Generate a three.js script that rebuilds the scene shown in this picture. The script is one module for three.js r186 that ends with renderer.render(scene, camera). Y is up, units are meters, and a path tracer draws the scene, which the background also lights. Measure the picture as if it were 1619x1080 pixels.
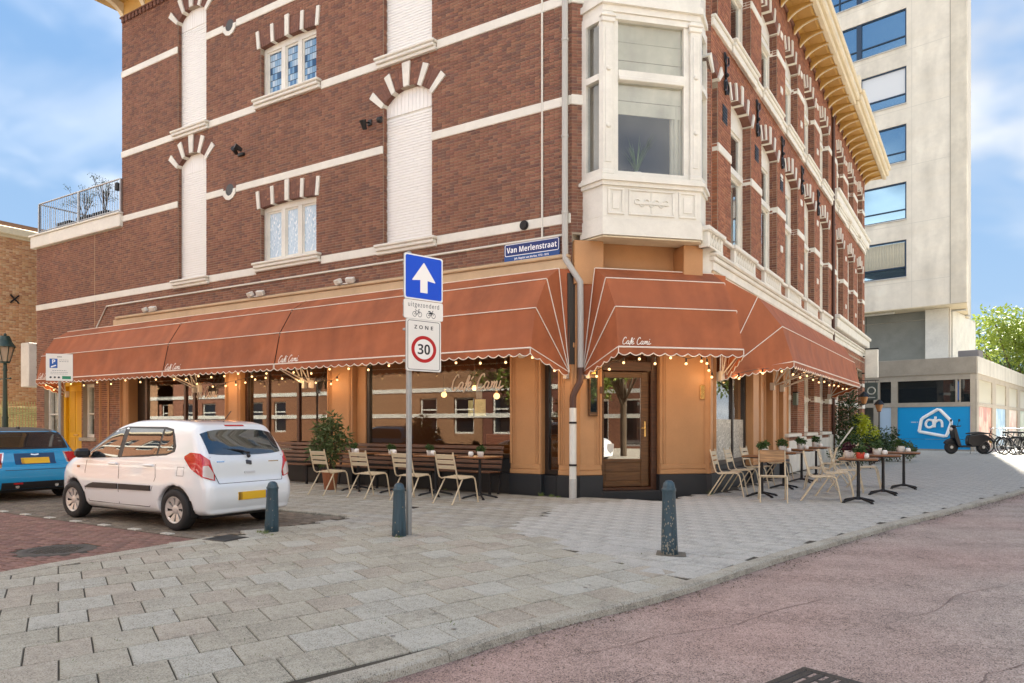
import * as THREE from 'three';
import { mergeGeometries } from 'three/addons/utils/BufferGeometryUtils.js';
import { ImprovedNoise } from 'three/addons/math/ImprovedNoise.js';

// ---------------------------------------------------------------- camera, sky, sun, exposure
const scene = new THREE.Scene();
const EYE = new THREE.Vector3(4.644, 1.45, 12.878);
const camera = new THREE.PerspectiveCamera(49.95, 1619 / 1080, 0.1, 600);
camera.position.copy(EYE);
camera.lookAt(EYE.x - 0.5354858, EYE.y, EYE.z - 0.8445442);
camera.setViewOffset(1619, 1080, 0, -130, 1619, 1080);          // the lens is shifted up, so that verticals stay vertical
scene.add(camera);

const renderer = new THREE.WebGLRenderer({ antialias: true });
renderer.toneMapping = THREE.LinearToneMapping;
renderer.toneMappingExposure = 5.7;
renderer.shadowMap.enabled = true;

const SUN = new THREE.Vector3(-0.028, 0.74, -0.70).normalize();   // high behind the tall tower: the street corner lies in open shade
const sun = new THREE.DirectionalLight(new THREE.Color(1, 0.92, 0.80), 5);
sun.position.copy(SUN).multiplyScalar(120);
sun.castShadow = true; sun.shadow.radius = 1.2;
Object.assign(sun.shadow.camera, { left: -60, right: 60, top: 60, bottom: -60, near: 1, far: 300 });
sun.shadow.mapSize.set(4096, 4096);
scene.add(sun, sun.target);

const noise = new ImprovedNoise();
const fbm = (x, y, z, n = 5) => { let s = 0, a = 0.5; for (let i = 0; i < n; i++) { s += a * noise.noise(x, y, z); x = x * 2.03 + 7.1; y = y * 2.03 + 3.7; z = z * 2.03 + 1.3; a *= 0.5; } return s; };
const sstep = (a, b, x) => { const t = Math.min(1, Math.max(0, (x - a) / (b - a))); return t * t * (3 - 2 * t); };
const lerp = (a, b, t) => a + (b - a) * t;
{
  const SKY = [71.2, 19.4, 13.3, 40.2], W = 2048, H = 1024, d = new Float32Array(W * H * 4);
  for (let r = 0; r < H; r++) {
    const el = ((r + 0.5) / H - 0.5) * Math.PI, y = Math.sin(el), c = Math.cos(el);
    for (let q = 0; q < W; q++) {
      const o = (r * W + q) * 4; d[o + 3] = 1;
      if (y < -0.02) { d[o] = 0.16; d[o + 1] = 0.15; d[o + 2] = 0.14; continue; }
      const az = ((q + 0.5) / W - 0.5) * 2 * Math.PI, x = c * Math.cos(az), z = c * Math.sin(az), cx = c * Math.cos(az + 0.2), cz = c * Math.sin(az + 0.2), yy = Math.max(y, 0);
      const t = Math.pow(yy, 0.55);
      let R = lerp(0.105, 0.020, t), G = lerp(0.140, 0.064, t), B = lerp(0.172, 0.148, t);
      const k = 1.5 / (yy + 0.30), px = cx * k, pz = cz * k;
      const wx = fbm(px * 1.3 + 5, 2.2, pz * 1.3, 3) * 0.22, wz = fbm(px * 1.3, 8.2, pz * 1.3 + 9, 3) * 0.22;
      const n = fbm(px * 1.05 + wx + SKY[0], 0.5, pz * 1.05 + wz + SKY[1], 7), big = fbm(px * 0.42 + SKY[2], 5.5, pz * 0.42 + SKY[3], 2);
      let den = sstep(-0.08, 0.40, n * 1.1 + big * 0.8 + 0.03);
      const wisp = sstep(0.0, 0.55, fbm(px * 0.9 + wx * 2 + 3, 3.3, pz * 2.2 + wz, 6) + 0.10) * 0.26;
      den = Math.max(den, wisp * (1 - den));
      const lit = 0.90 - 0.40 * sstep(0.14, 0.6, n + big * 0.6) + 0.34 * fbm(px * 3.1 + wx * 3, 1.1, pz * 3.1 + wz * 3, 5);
      const e = 0.165 + 0.66 * (0.5 - 0.5 * (x * SUN.x + yy * SUN.y + z * SUN.z));  // clouds shaped brighter behind the camera to fill the shaded facades
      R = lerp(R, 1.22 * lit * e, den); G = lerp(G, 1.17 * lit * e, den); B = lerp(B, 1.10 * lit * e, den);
      d[o] = R; d[o + 1] = G; d[o + 2] = B;
    }
  }
  const t = new THREE.DataTexture(d, W, H, THREE.RGBAFormat, THREE.FloatType);
  t.mapping = THREE.EquirectangularReflectionMapping; t.magFilter = THREE.LinearFilter; t.needsUpdate = true;
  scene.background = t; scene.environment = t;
}

// ---------------------------------------------------------------- helpers
let seed = 20240517;
const rnd = () => { seed = (seed + 0x6d2b79f5) | 0; let t = Math.imul(seed ^ (seed >>> 15), 1 | seed); t = (t + Math.imul(t ^ (t >>> 7), 61 | t)) ^ t; return ((t ^ (t >>> 14)) >>> 0) / 4294967296; };
const rr = (a, b) => a + (b - a) * rnd();
const pick = (a) => a[Math.floor(rnd() * a.length)];
const V = (x, y, z) => new THREE.Vector3(x, y, z);
const PI = Math.PI;
// geometry without index, with uv in metres taken from the face's main direction
function boxUV(g, ou = 0, ov = 0) {
  if (g.index) g = g.toNonIndexed();
  for (const k of Object.keys(g.attributes)) if (!['position', 'normal', 'uv'].includes(k)) g.deleteAttribute(k);
  const p = g.attributes.position, n = p.count, uv = new Float32Array(n * 2);
  if (!g.attributes.normal) g.computeVertexNormals();
  const a = V(0, 0, 0), b = V(0, 0, 0), c = V(0, 0, 0);
  for (let i = 0; i < n; i += 3) {
    a.fromBufferAttribute(p, i); b.fromBufferAttribute(p, i + 1); c.fromBufferAttribute(p, i + 2);
    b.sub(a); c.sub(a); b.cross(c);
    const ax = Math.abs(b.x), ay = Math.abs(b.y), az = Math.abs(b.z);
    for (let k = i; k < i + 3; k++) {
      const X = p.getX(k), Y = p.getY(k), Z = p.getZ(k);
      uv[k * 2] = (ax >= ay && ax >= az ? -Z : X) + ou;
      uv[k * 2 + 1] = (ay >= ax && ay >= az ? -Z : Y) + ov;
    }
  }
  g.setAttribute('uv', new THREE.BufferAttribute(uv, 2));
  return g;
}
const flat = (g) => (g.index ? g.toNonIndexed() : g);
// faces of a convex solid about its centre, each turned outwards
function convex(faces, ctr) {
  const pos = [], nor = [];
  for (const f of faces) {
    const n = new THREE.Vector3().subVectors(f[1], f[0]).cross(new THREE.Vector3().subVectors(f[2], f[0])).normalize();
    let q = f;
    const m = f.reduce((s, v) => s.add(v), V(0, 0, 0)).multiplyScalar(1 / f.length).sub(ctr);
    if (n.dot(m) < 0) { n.negate(); q = [...f].reverse(); }
    for (let i = 1; i < q.length - 1; i++) for (const v of [q[0], q[i], q[i + 1]]) { pos.push(v.x, v.y, v.z); nor.push(n.x, n.y, n.z); }
  }
  const g = new THREE.BufferGeometry();
  g.setAttribute('position', new THREE.Float32BufferAttribute(pos, 3)); g.setAttribute('normal', new THREE.Float32BufferAttribute(nor, 3));
  return boxUV(g);
}
// box from corner to corner; b chamfers the edges
function box(x0, x1, y0, y1, z0, z1, b = 0) {
  if (!b) {
    const g = new THREE.BoxGeometry(Math.abs(x1 - x0), Math.abs(y1 - y0), Math.abs(z1 - z0)); g.translate((x0 + x1) / 2, (y0 + y1) / 2, (z0 + z1) / 2);
    return boxUV(g);
  }
  const c = [(x0 + x1) / 2, (y0 + y1) / 2, (z0 + z1) / 2], h = [Math.abs(x1 - x0) / 2, Math.abs(y1 - y0) / 2, Math.abs(z1 - z0) / 2];
  b = Math.min(b, ...h.map((v) => v * 0.9));
  const P = (s, full) => V(...[0, 1, 2].map((i) => c[i] + s[i] * (i === full ? h[i] : h[i] - b)));
  const F = [];
  for (let a = 0; a < 3; a++) { const p = (a + 1) % 3, q = (a + 2) % 3;
    for (const s of [-1, 1]) { const k = (i, j) => { const t = [0, 0, 0]; t[a] = s; t[p] = i; t[q] = j; return P(t, a); }; F.push([k(-1, -1), k(1, -1), k(1, 1), k(-1, 1)]); }
    for (const i of [-1, 1]) for (const j of [-1, 1]) { const k = (u, full) => { const t = [0, 0, 0]; t[a] = u; t[p] = i; t[q] = j; return P(t, full); }; F.push([k(-1, p), k(1, p), k(1, q), k(-1, q)]); }
  }
  for (const x of [-1, 1]) for (const y of [-1, 1]) for (const z of [-1, 1]) F.push([0, 1, 2].map((i) => P([x, y, z], i)));
  return convex(F, V(...c));
}
function tube(pts, r, seg = 8, closed = false, tension = 0) {       // pts: arrays; straight runs with softened corners
  const v = pts.map((p) => V(...p));
  const path = new THREE.CurvePath();
  if (v.length === 2) path.add(new THREE.LineCurve3(v[0], v[1]));
  else {
    let prev = v[0];
    for (let i = 1; i < v.length - 1; i++) {
      const a = v[i - 1], b = v[i], c = v[i + 1], k = tension || Math.min(a.distanceTo(b), b.distanceTo(c)) * 0.35;
      const p = b.clone().add(a.clone().sub(b).setLength(Math.min(k, a.distanceTo(b) * 0.49))), q = b.clone().add(c.clone().sub(b).setLength(Math.min(k, b.distanceTo(c) * 0.49)));
      path.add(new THREE.LineCurve3(prev, p)); path.add(new THREE.QuadraticBezierCurve3(p, b, q)); prev = q;
    }
    path.add(new THREE.LineCurve3(prev, v[v.length - 1]));
  }
  const n = v.length === 2 ? 1 : (v.length - 1) * 7;
  const g = flat(new THREE.TubeGeometry(path, n, r, seg, closed));
  const caps = [];
  if (!closed) for (const [at, s] of [[0, -1], [1, 1]]) {
    const c = path.getPointAt(at), t = path.getTangentAt(at).multiplyScalar(s), d = new THREE.CircleGeometry(r, seg);
    d.applyQuaternion(new THREE.Quaternion().setFromUnitVectors(V(0, 0, 1), t)); d.translate(c.x, c.y, c.z); caps.push(flat(d));
  }
  return mergeGeometries([g, ...caps]);
}
const spline = (pts, r, n = 24, seg = 8, closed = false) => flat(new THREE.TubeGeometry(new THREE.CatmullRomCurve3(pts.map((p) => V(...p)), closed), n, r, seg, closed));
const cyl = (r0, r1, h, x, y, z, seg = 20) => { const g = new THREE.CylinderGeometry(r1, r0, h, seg); g.translate(x, y + h / 2, z); return flat(g); };
const lathe = (pts, seg = 24) => flat(new THREE.LatheGeometry(pts.map((p) => new THREE.Vector2(...p)), seg));
const sphere = (r, x, y, z, w = 14, h = 10) => { const g = new THREE.SphereGeometry(r, w, h); g.translate(x, y, z); return flat(g); };
const poly = (pts) => { const s = new THREE.Shape(); pts.forEach((p, i) => (i ? s.lineTo(...p) : s.moveTo(...p))); return s; };
const extrude = (shape, depth, bevel = 0, seg = 12) => flat(new THREE.ExtrudeGeometry(shape, { depth, bevelEnabled: bevel > 0, bevelSize: bevel, bevelThickness: bevel, bevelSegments: 2, bevelOffset: -bevel, curveSegments: seg }));
const move = (g, x, y, z, ry = 0, rx = 0, rz = 0) => { if (rx) g.rotateX(rx); if (rz) g.rotateZ(rz); if (ry) g.rotateY(ry); g.translate(x, y, z); return g; };
function quads(list) {                                            // list of [a,b,c,d] arrays -> one surface
  const pos = [], uv = [];
  for (const q of list) for (const i of q.length === 3 ? [0, 1, 2] : [0, 1, 2, 0, 2, 3]) pos.push(...q[i]);
  const g = new THREE.BufferGeometry(); g.setAttribute('position', new THREE.Float32BufferAttribute(pos, 3)); g.computeVertexNormals();
  return boxUV(g);
}
const names = new Map();
const numbered = (n) => { const k = names.get(n) ?? 0; names.set(n, k + 1); return k ? n + '_' + String(k).padStart(3, '0') : n; };
function tagged(o, label, category, group) { o.userData.label = label; o.userData.category = category; if (group) o.userData.group = group; return o; }
function thing(name, label, category, [x, y, z] = [0, 0, 0], turn = 0, group) {
  const o = new THREE.Group(); o.name = numbered(name); scene.add(o); o.position.set(x, y, z); o.rotation.y = turn;
  return tagged(o, label, category, group);
}
const norm3 = (g) => { g = flat(g); for (const k of Object.keys(g.attributes)) if (!['position', 'normal', 'uv'].includes(k)) g.deleteAttribute(k); if (!g.attributes.uv) g = boxUV(g); return g; };
const merged = (gs) => { gs = (Array.isArray(gs) ? gs : [gs]).map(norm3); return gs.length === 1 ? gs[0] : mergeGeometries(gs); };
function mesh(name, geos, mat, parent, frame) {
  const m = new THREE.Mesh(geos.isBufferGeometry ? norm3(geos) : merged(geos), mat); m.name = name; m.castShadow = m.receiveShadow = true;
  if (frame) { m.position.set(...frame.o); m.rotation.y = frame.r; }
  parent.add(m); return m;
}
function solo(name, geos, mat, label, category, group) { const m = mesh(numbered(name), geos, mat, scene); return tagged(m, label, category, group); }
function setting(name, geos, mat) { const m = mesh(numbered(name), geos, mat, scene); m.userData.kind = 'structure'; return m; }
function copyOf(src, [x, y, z], turn, label, group) {
  const c = src.clone(); c.name = numbered(src.name.replace(/_\d{3}$/, '')); scene.add(c); c.position.set(x, y, z); c.rotation.set(0, turn, 0); c.userData = { ...src.userData, label };
  if (group) c.userData.group = group;
  return c;
}
const FL = { o: [0, 0, 0], r: 0 }, FC = { o: [-2.12, 0, 0], r: PI / 4 }, FR = { o: [0, 0, -2.12], r: PI / 2 };   // facade frames: x along, y up, z outwards
const inFrame = (f, x, y, z) => V(x, y, z).applyAxisAngle(V(0, 1, 0), f.r).add(V(...f.o));
// many alike pieces: the nearest `limit` are meshes of their own, the others one instanced part
const camD = (p) => p.distanceTo(EYE);
function pieces(parent, name, list, geos, mats, limit, restMat) {    // list: {m: Matrix4, c: Color}
  const p = V(0, 0, 0);
  for (const e of list) { p.setFromMatrixPosition(e.m); parent.updateMatrixWorld(); e.d = camD(p.applyMatrix4(parent.matrixWorld)) + (e.bias ?? 0); }
  list.sort((a, b) => a.d - b.d);
  const near = list.slice(0, limit), far = list.slice(limit);
  near.forEach((e, i) => {
    const o = new THREE.Mesh(pick(e.geos ?? geos), mats[(e.k ?? Math.floor(rnd() * 97)) % mats.length]);
    o.name = numbered(name); o.castShadow = o.receiveShadow = true; e.m.decompose(o.position, o.quaternion, o.scale); parent.add(o);
  });
  if (far.length) {
    const im = new THREE.InstancedMesh(geos[0], restMat, far.length); im.name = numbered(name); im.userData.kind = 'stuff'; im.castShadow = im.receiveShadow = true;
    far.forEach((e, i) => { im.setMatrixAt(i, e.m); im.setColorAt(i, e.c); });
    parent.add(im);
  }
}

// ---------------------------------------------------------------- textures and materials
function dataTex(n, fn, srgb, rx = 1, ry = rx) {
  const d = new Uint8Array(n * n * 4);
  for (let y = 0; y < n; y++) for (let x = 0; x < n; x++) { const c = fn(x / n, y / n, x, y), o = (y * n + x) * 4; for (let k = 0; k < 3; k++) d[o + k] = Math.max(0, Math.min(255, (c.length ? c[k] : c) * 255)); d[o + 3] = 255; }
  const t = new THREE.DataTexture(d, n, n); t.wrapS = t.wrapT = THREE.RepeatWrapping; t.magFilter = THREE.LinearFilter; t.minFilter = THREE.LinearMipmapLinearFilter; t.generateMipmaps = true;
  if (srgb) t.colorSpace = THREE.SRGBColorSpace; t.repeat.set(rx, ry); t.needsUpdate = true; return t;
}
// tileable noise from four blended corners
const tile = (f) => (u, v) => { const a = f(u, v), b = f(u - 1, v), c = f(u, v - 1), d = f(u - 1, v - 1); return lerp(lerp(a, b, u), lerp(c, d, u), v); };
const hash = (x, y) => { let h = Math.imul(x | 0, 374761393) + Math.imul(y | 0, 668265263); h = Math.imul(h ^ (h >>> 13), 1274126177); return ((h ^ (h >>> 16)) >>> 0) / 4294967296; };
const cloudT = tile((u, v) => fbm(u * 4, v * 4, 1.7, 5)), fineT = tile((u, v) => fbm(u * 24, v * 24, 4.1, 3)), streakT = tile((u, v) => fbm(u * 9, v * 1.3, 6.3, 4));
const speck = (x, y, s) => { const a = hash(x, y); return (a - 0.5) * s; };
const T = {
  asphalt: dataTex(512, (u, v, x, y) => { const q = hash(x >> 1, y >> 1), b = 0.87 + cloudT(u, v) * 0.26 + fineT(u, v) * 0.26 + (q - 0.5) * 0.42 + (q > 0.955 ? 0.25 : 0) - (q < 0.06 ? 0.26 : 0); return [b, b * 0.985, b * 0.97]; }, true, 1 / 1.7),
  asphaltB: dataTex(256, (u, v, x, y) => 0.5 + (hash(x >> 1, y >> 1) - 0.5) * 0.9, false, 1 / 0.85),
  stone: dataTex(512, (u, v, x, y) => { const q = hash(x >> 1, (y >> 1) + 99), b = 0.91 + cloudT(u, v) * 0.28 + fineT(u, v) * 0.18 + (q - 0.5) * 0.26 + (q > 0.96 ? 0.16 : 0) - (q < 0.04 ? 0.2 : 0); return [b, b * 0.99, b * 0.97]; }, true, 1 / 1.5),
  plaster: dataTex(256, (u, v, x, y) => { const b = 0.93 + cloudT(u, v) * 0.14 + fineT(u, v) * 0.05 + speck(x, y, 0.03); return [b, b, b * 0.985]; }, true, 1 / 2.2),
  grime: dataTex(512, (u, v, x, y) => { const b = 0.95 + cloudT(u, v) * 0.14 + streakT(u, v) * 0.16 + fineT(u, v) * 0.06 + speck(x, y, 0.03), w = streakT(v, u); return [b, b * (0.99 - Math.max(0, w) * 0.02), b * (0.97 - Math.max(0, w) * 0.05)]; }, true, 1 / 6),
  bump: dataTex(256, (u, v, x, y) => 0.5 + fineT(u, v) * 0.5 + speck(x, y, 0.35), false, 1 / 0.6),
  brickC: dataTex(256, (u, v, x, y) => { const b = 0.92 + cloudT(u, v) * 0.30 + fineT(u, v) * 0.3 + speck(x >> 1, y >> 1, 0.16); return [b, b * 0.98, b * 0.97]; }, true, 1 / 0.5),
  fabric: dataTex(512, (u, v, x, y) => { const b = 0.92 + cloudT(u, v) * 0.22 + streakT(u, v) * 0.19 + fineT(u, v) * 0.06 + ((x + y) % 2 ? 0.015 : -0.015); return [b, b * 0.985, b * 0.97]; }, true, 1 / 2.7),
  wood: dataTex(256, (u, v, x, y) => { const w = tile((a, b) => fbm(a * 3, b * 26, 2.2, 4))(u, v), b = 0.85 + w * 0.55 + speck(x, y, 0.05); return [b, b * 0.96, b * 0.9]; }, true, 1 / 0.9),
  rough: dataTex(128, (u, v) => 0.75 + cloudT(u, v) * 0.4, false, 1 / 0.8),
};
const lin = (r, g, b) => new THREE.Color().setRGB(r, g, b);
const mat = (r, g, b, rough = 0.7, o = {}) => new THREE.MeshStandardMaterial({ color: lin(r, g, b), roughness: rough, ...o });
const phys = (r, g, b, rough, o) => new THREE.MeshPhysicalMaterial({ color: lin(r, g, b), roughness: rough, ...o });
const M = {
  mortar: mat(0.42, 0.35, 0.275, 0.95, { map: T.plaster }),
  white: mat(0.84, 0.815, 0.755, 0.55, { map: T.plaster, bumpMap: T.bump, bumpScale: 0.0008 }),
  whiteWood: mat(0.84, 0.82, 0.765, 0.4, { map: T.plaster }),
  whiteBrick: mat(0.85, 0.84, 0.81, 0.45),
  gold: mat(0.62, 0.38, 0.11, 0.6, { map: T.plaster }),
  cream: mat(0.80, 0.70, 0.52, 0.5, { map: T.plaster }),
  ochre: mat(0.53, 0.278, 0.122, 0.48, { map: T.grime, bumpMap: T.bump, bumpScale: 0.0006 }),
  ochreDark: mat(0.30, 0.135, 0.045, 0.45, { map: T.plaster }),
  beige: mat(0.62, 0.45, 0.28, 0.6, { map: T.plaster }),
  plinth: mat(0.018, 0.021, 0.026, 0.45, { map: T.plaster }),
  brownWood: mat(0.085, 0.032, 0.014, 0.35, { map: T.wood }),
  doorWood: mat(0.16, 0.075, 0.025, 0.35, { map: T.wood }),
  benchWood: mat(0.145, 0.062, 0.030, 0.45, { map: T.wood }),
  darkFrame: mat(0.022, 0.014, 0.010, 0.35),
  black: mat(0.012, 0.012, 0.013, 0.5),
  iron: mat(0.02, 0.02, 0.022, 0.4, { metalness: 0.5 }),
  steel: mat(0.45, 0.46, 0.47, 0.38, { metalness: 0.8 }),
  galv: mat(0.42, 0.43, 0.44, 0.5, { metalness: 0.6, map: T.plaster }),
  brass: mat(0.75, 0.52, 0.2, 0.25, { metalness: 1 }),
  glass: phys(0.93, 0.95, 0.95, 0.0, { transmission: 1, thickness: 0, ior: 1.55 }),
  doorGlass: phys(0.93, 0.95, 0.95, 0.0, { transmission: 1, thickness: 0, ior: 2.4 }),
  glassClear: phys(0.90, 0.92, 0.93, 0.0, { transmission: 1, thickness: 0, ior: 1.5 }),
  skyGlass: mat(0.26, 0.40, 0.50, 0.03, { metalness: 0.85 }),
  darkGlass: phys(0.012, 0.016, 0.019, 0.03, { ior: 2.0, specularIntensity: 1 }),
  awning: mat(0.40, 0.118, 0.042, 0.75, { map: T.fabric, side: THREE.DoubleSide }),
  piping: mat(0.80, 0.72, 0.62, 0.6),
  zinc: mat(0.56, 0.55, 0.53, 0.5, { map: T.plaster }),
  rust: mat(0.09, 0.04, 0.028, 0.6, { map: T.plaster }),
  asphaltRed: mat(1, 1, 1, 0.9, { map: T.asphalt, bumpMap: T.asphaltB, bumpScale: 0.004, vertexColors: true }),
  kerb: mat(0.47, 0.44, 0.37, 0.85, { map: T.stone, bumpMap: T.bump, bumpScale: 0.002 }),
  joint: mat(0.075, 0.066, 0.05, 1, { map: T.stone }),
  concrete: mat(0.80, 0.755, 0.67, 0.85, { map: T.grime }),
  leaf: phys(0.055, 0.10, 0.022, 0.6, { side: THREE.DoubleSide }),
  bark: mat(0.10, 0.075, 0.05, 0.9, { map: T.wood }),
};
function canvasTex(w, h, draw) {
  const c = document.createElement('canvas'); c.width = w; c.height = h; const x = c.getContext('2d'); draw(x, w, h);
  const t = new THREE.CanvasTexture(c); t.colorSpace = THREE.SRGBColorSpace; t.anisotropy = 8; return t;
}
function plate(w, h) { return new THREE.PlaneGeometry(w, h); }
// hand-drawn script lettering: strokes of the name over door, awnings and windows
function scriptName(x, w, h, colour, lw) {
  x.clearRect(0, 0, w, h); x.strokeStyle = colour; x.lineWidth = lw; x.lineCap = x.lineJoin = 'round';
  const S = (s, ox, pts) => {
    const at = (p) => [(ox + p[0] + (60 - p[1]) * 0.25) * s + 0.2 * h, p[1] * s + 0.04 * h];
    x.beginPath();
    pts.forEach((p, k) => { const [X, Y] = at(p); if (!k) return x.moveTo(X, Y); const [A, B] = at(pts[k - 1]); x.quadraticCurveTo(A, B, (A + X) / 2, (B + Y) / 2); if (k === pts.length - 1) x.lineTo(X, Y); });
    x.stroke();
  };
  const s = h / 110;
  const C = [[34, 22], [30, 8], [20, 8], [8, 24], [0, 50], [0, 76], [8, 92], [20, 94], [36, 82], [44, 72]];
  const a = [[26, 56], [16, 48], [4, 56], [0, 74], [4, 90], [14, 90], [26, 72], [28, 50], [24, 80], [28, 92], [40, 84]];
  const f = [[0, 84], [14, 60], [24, 24], [20, 10], [12, 22], [8, 60], [4, 94], [0, 104]];
  const e = [[0, 78], [16, 70], [20, 54], [12, 48], [2, 60], [0, 80], [8, 92], [20, 90], [32, 78]];
  const m = [[0, 52], [4, 52], [0, 92], [6, 62], [16, 48], [20, 56], [16, 92], [22, 62], [32, 48], [36, 56], [32, 84], [36, 92], [46, 84]];
  const i_ = [[4, 50], [0, 82], [4, 92], [16, 84], [26, 76]];
  S(s, 0, C); S(s, 46, a); S(s, 86, f); S(s, 106, e); S(s, 118, [[6, 34], [14, 22]]); S(s, 94, [[-4, 56], [22, 52]]);
  S(s, 172, C); S(s, 218, a); S(s, 262, m); S(s, 314, i_); S(s, 318, [[2, 30], [3, 28]]);
}
// ---------------------------------------------------------------- brickwork
const BR = { L: 0.218, H: 0.0535, step: 0.0655 };
const brickTones = [[0.305, 0.145, 0.092], [0.275, 0.126, 0.082], [0.235, 0.108, 0.076], [0.325, 0.160, 0.102], [0.285, 0.134, 0.088], [0.195, 0.098, 0.076]];
const brickMats = brickTones.map((c) => mat(...c.map((v) => v * 0.95), 0.85, { map: T.brickC }));
const brickRest = mat(1, 1, 1, 0.85, { map: T.brickC });
const orangeTones = [[0.40, 0.165, 0.090], [0.35, 0.140, 0.078], [0.31, 0.122, 0.070], [0.43, 0.185, 0.100]];
const whiteTones = [[0.85, 0.84, 0.81], [0.845, 0.835, 0.80], [0.855, 0.845, 0.815]];
const tanTones = [[0.66, 0.39, 0.20], [0.60, 0.31, 0.15], [0.70, 0.46, 0.27], [0.50, 0.25, 0.13], [0.64, 0.34, 0.17]];
const unitBrick = [0, 1, 2].map((k) => { const g = box(-0.5, 0.5, -0.5, 0.5, -0.5, 0.5); const uv = g.attributes.uv; for (let i = 0; i < uv.count; i++) uv.setXY(i, uv.getX(i) * 0.22 + k * 0.31, uv.getY(i) * 0.06 + k * 0.17); return g; });
const toneColor = (tones, f = 1) => { const c = pick(tones), k = (tones === whiteTones ? 1 : tones === brickTones ? rr(0.94, 1.12) : rr(0.86, 1.04)) * f, j = tones === whiteTones ? 1 : rr(0.96, 1.04); return lin(c[0] * k, c[1] * k * j, c[2] * k); };
// bricks in cross bond over u0..u1, v0..v1 on the plane z = w (facing +z) of a frame, outside the holes [u0,u1,v0,v1] (or outside a test)
function brickField(list, frame, u0, u1, v0, v1, w, holes, tones, side) {
  const fm = new THREE.Matrix4().makeRotationY(frame.r).setPosition(...frame.o);
  let row = Math.round(v0 / BR.step);
  for (; (row + 1) * BR.step <= v1 + 0.02; row++) {
    const y = (row + 0.5) * BR.step; if (y - BR.H / 2 < v0 - 0.001) continue;
    const head = row % 2, Lb = head ? BR.L / 2 : BR.L, pitch = head ? (BR.L + 0.01) / 2 : BR.L + 0.01, off = head ? 0 : (row % 4 === 2 ? pitch / 2 : 0);
    const hs = holes.filter((h) => y + BR.H / 2 > h[2] && y - BR.H / 2 < h[3]).sort((a, b) => a[0] - b[0]);
    const spans = []; let a = u0;
    for (const h of hs) { if (h[0] > a) spans.push([a, h[0]]); a = Math.max(a, h[1]); }
    if (a < u1) spans.push([a, u1]);
    for (const [p, q] of spans) for (let i = Math.floor((p - off) / pitch); i * pitch + off < q; i++) {
      const b0 = Math.max(p, i * pitch + off), b1 = Math.min(q, i * pitch + off + Lb); if (b1 - b0 < 0.03) continue;
      const m = new THREE.Matrix4().compose(V((b0 + b1) / 2, y, w + rr(-0.0025, 0.0025)), new THREE.Quaternion(), V(b1 - b0 + (tones === whiteTones ? 0.007 : -0.001), BR.H, 0.022));
      list.push({ m: m.premultiply(fm), c: toneColor(tones, tones === whiteTones ? 1 : 1 + 0.26 * fbm((b0 + frame.o[2]) * 0.33, y * 0.45, 7.7, 3) + 0.16 * fbm(b0 * 1.6, y * 0.22, 2.1, 2)), k: Math.floor(rnd() * tones.length) });
    }
  }
}
// the stone or mortar body behind: slabs that leave the openings free
function slabs(u0, u1, v0, v1, w0, w1, holes) {
  const ys = [...new Set([v0, v1, ...holes.flatMap((h) => [h[2], h[3]])])].filter((y) => y >= v0 && y <= v1).sort((a, b) => a - b), out = [];
  for (let i = 0; i < ys.length - 1; i++) {
    const m = (ys[i] + ys[i + 1]) / 2; let a = u0;
    for (const h of holes.filter((h) => m > h[2] && m < h[3]).sort((p, q) => p[0] - q[0])) { if (h[0] > a) out.push(box(a, h[0], ys[i], ys[i + 1], w0, w1)); a = Math.max(a, h[1]); }
    if (a < u1) out.push(box(a, u1, ys[i], ys[i + 1], w0, w1));
  }
  return out;
}
// segmental arch over an opening: brick ring with white stones; returns its parts
function archParts(parent, frame, u0, u1, yS, rise, t, wBack, stones, sw, flare = 0.05, tone = M.archBrick) {
  const c = (u1 - u0) / 2, R = (c * c + rise * rise) / (2 * rise), uc = (u0 + u1) / 2, yc = yS + rise - R, half = Math.asin(c / R) + flare;
  const seg = (a0, a1, r0, r1, z0, z1) => { const P = (a, r, z) => V(uc + Math.sin(a) * r, yc + Math.cos(a) * r, z); const q = [P(a0, r0, z0), P(a1, r0, z0), P(a1, r1, z0), P(a0, r1, z0)], k = q.map((v) => v.clone().setZ(z1)); return convex([q, k, [q[0], q[1], k[1], k[0]], [q[1], q[2], k[2], k[1]], [q[2], q[3], k[3], k[2]], [q[3], q[0], k[0], k[3]]], q.reduce((s, v) => s.add(v), V(0, 0, 0)).add(k.reduce((s, v) => s.add(v), V(0, 0, 0))).multiplyScalar(1 / 8)); };
  const g = [], n = Math.max(8, Math.round((2 * half * R) / 0.075)), da = (2 * half) / n;
  for (let i = 0; i < n; i++) g.push(seg(-half + i * da + 0.006 / R, -half + (i + 1) * da - 0.006 / R, R, R + t, wBack, rr(0.006, 0.012)));
  for (let i = 0; i < n; i++) g.push(seg(-half + i * da, -half + (i + 1) * da, R + 0.006, R + t - 0.006, wBack, 0.003));
  const a = mesh('arch', g, M.archBrick, parent, frame);
  for (let i = 0; i < stones; i++) {
    const f = stones === 1 ? 0 : -1 + (2 * i) / (stones - 1), mid = f * (half - sw / 2 / R), key = stones % 2 && i === (stones - 1) / 2, h = sw / 2 / R * (key ? 1.35 : 1);
    mesh('voussoir', [seg(mid - h, mid + h, R - 0.012, R + t + (key ? 0.08 : 0.02), wBack - 0.01, 0.045)], M.white, a);
  }
  return a;
}
M.archBrick = mat(0.20, 0.094, 0.068, 0.8, { map: T.brickC });

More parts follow.
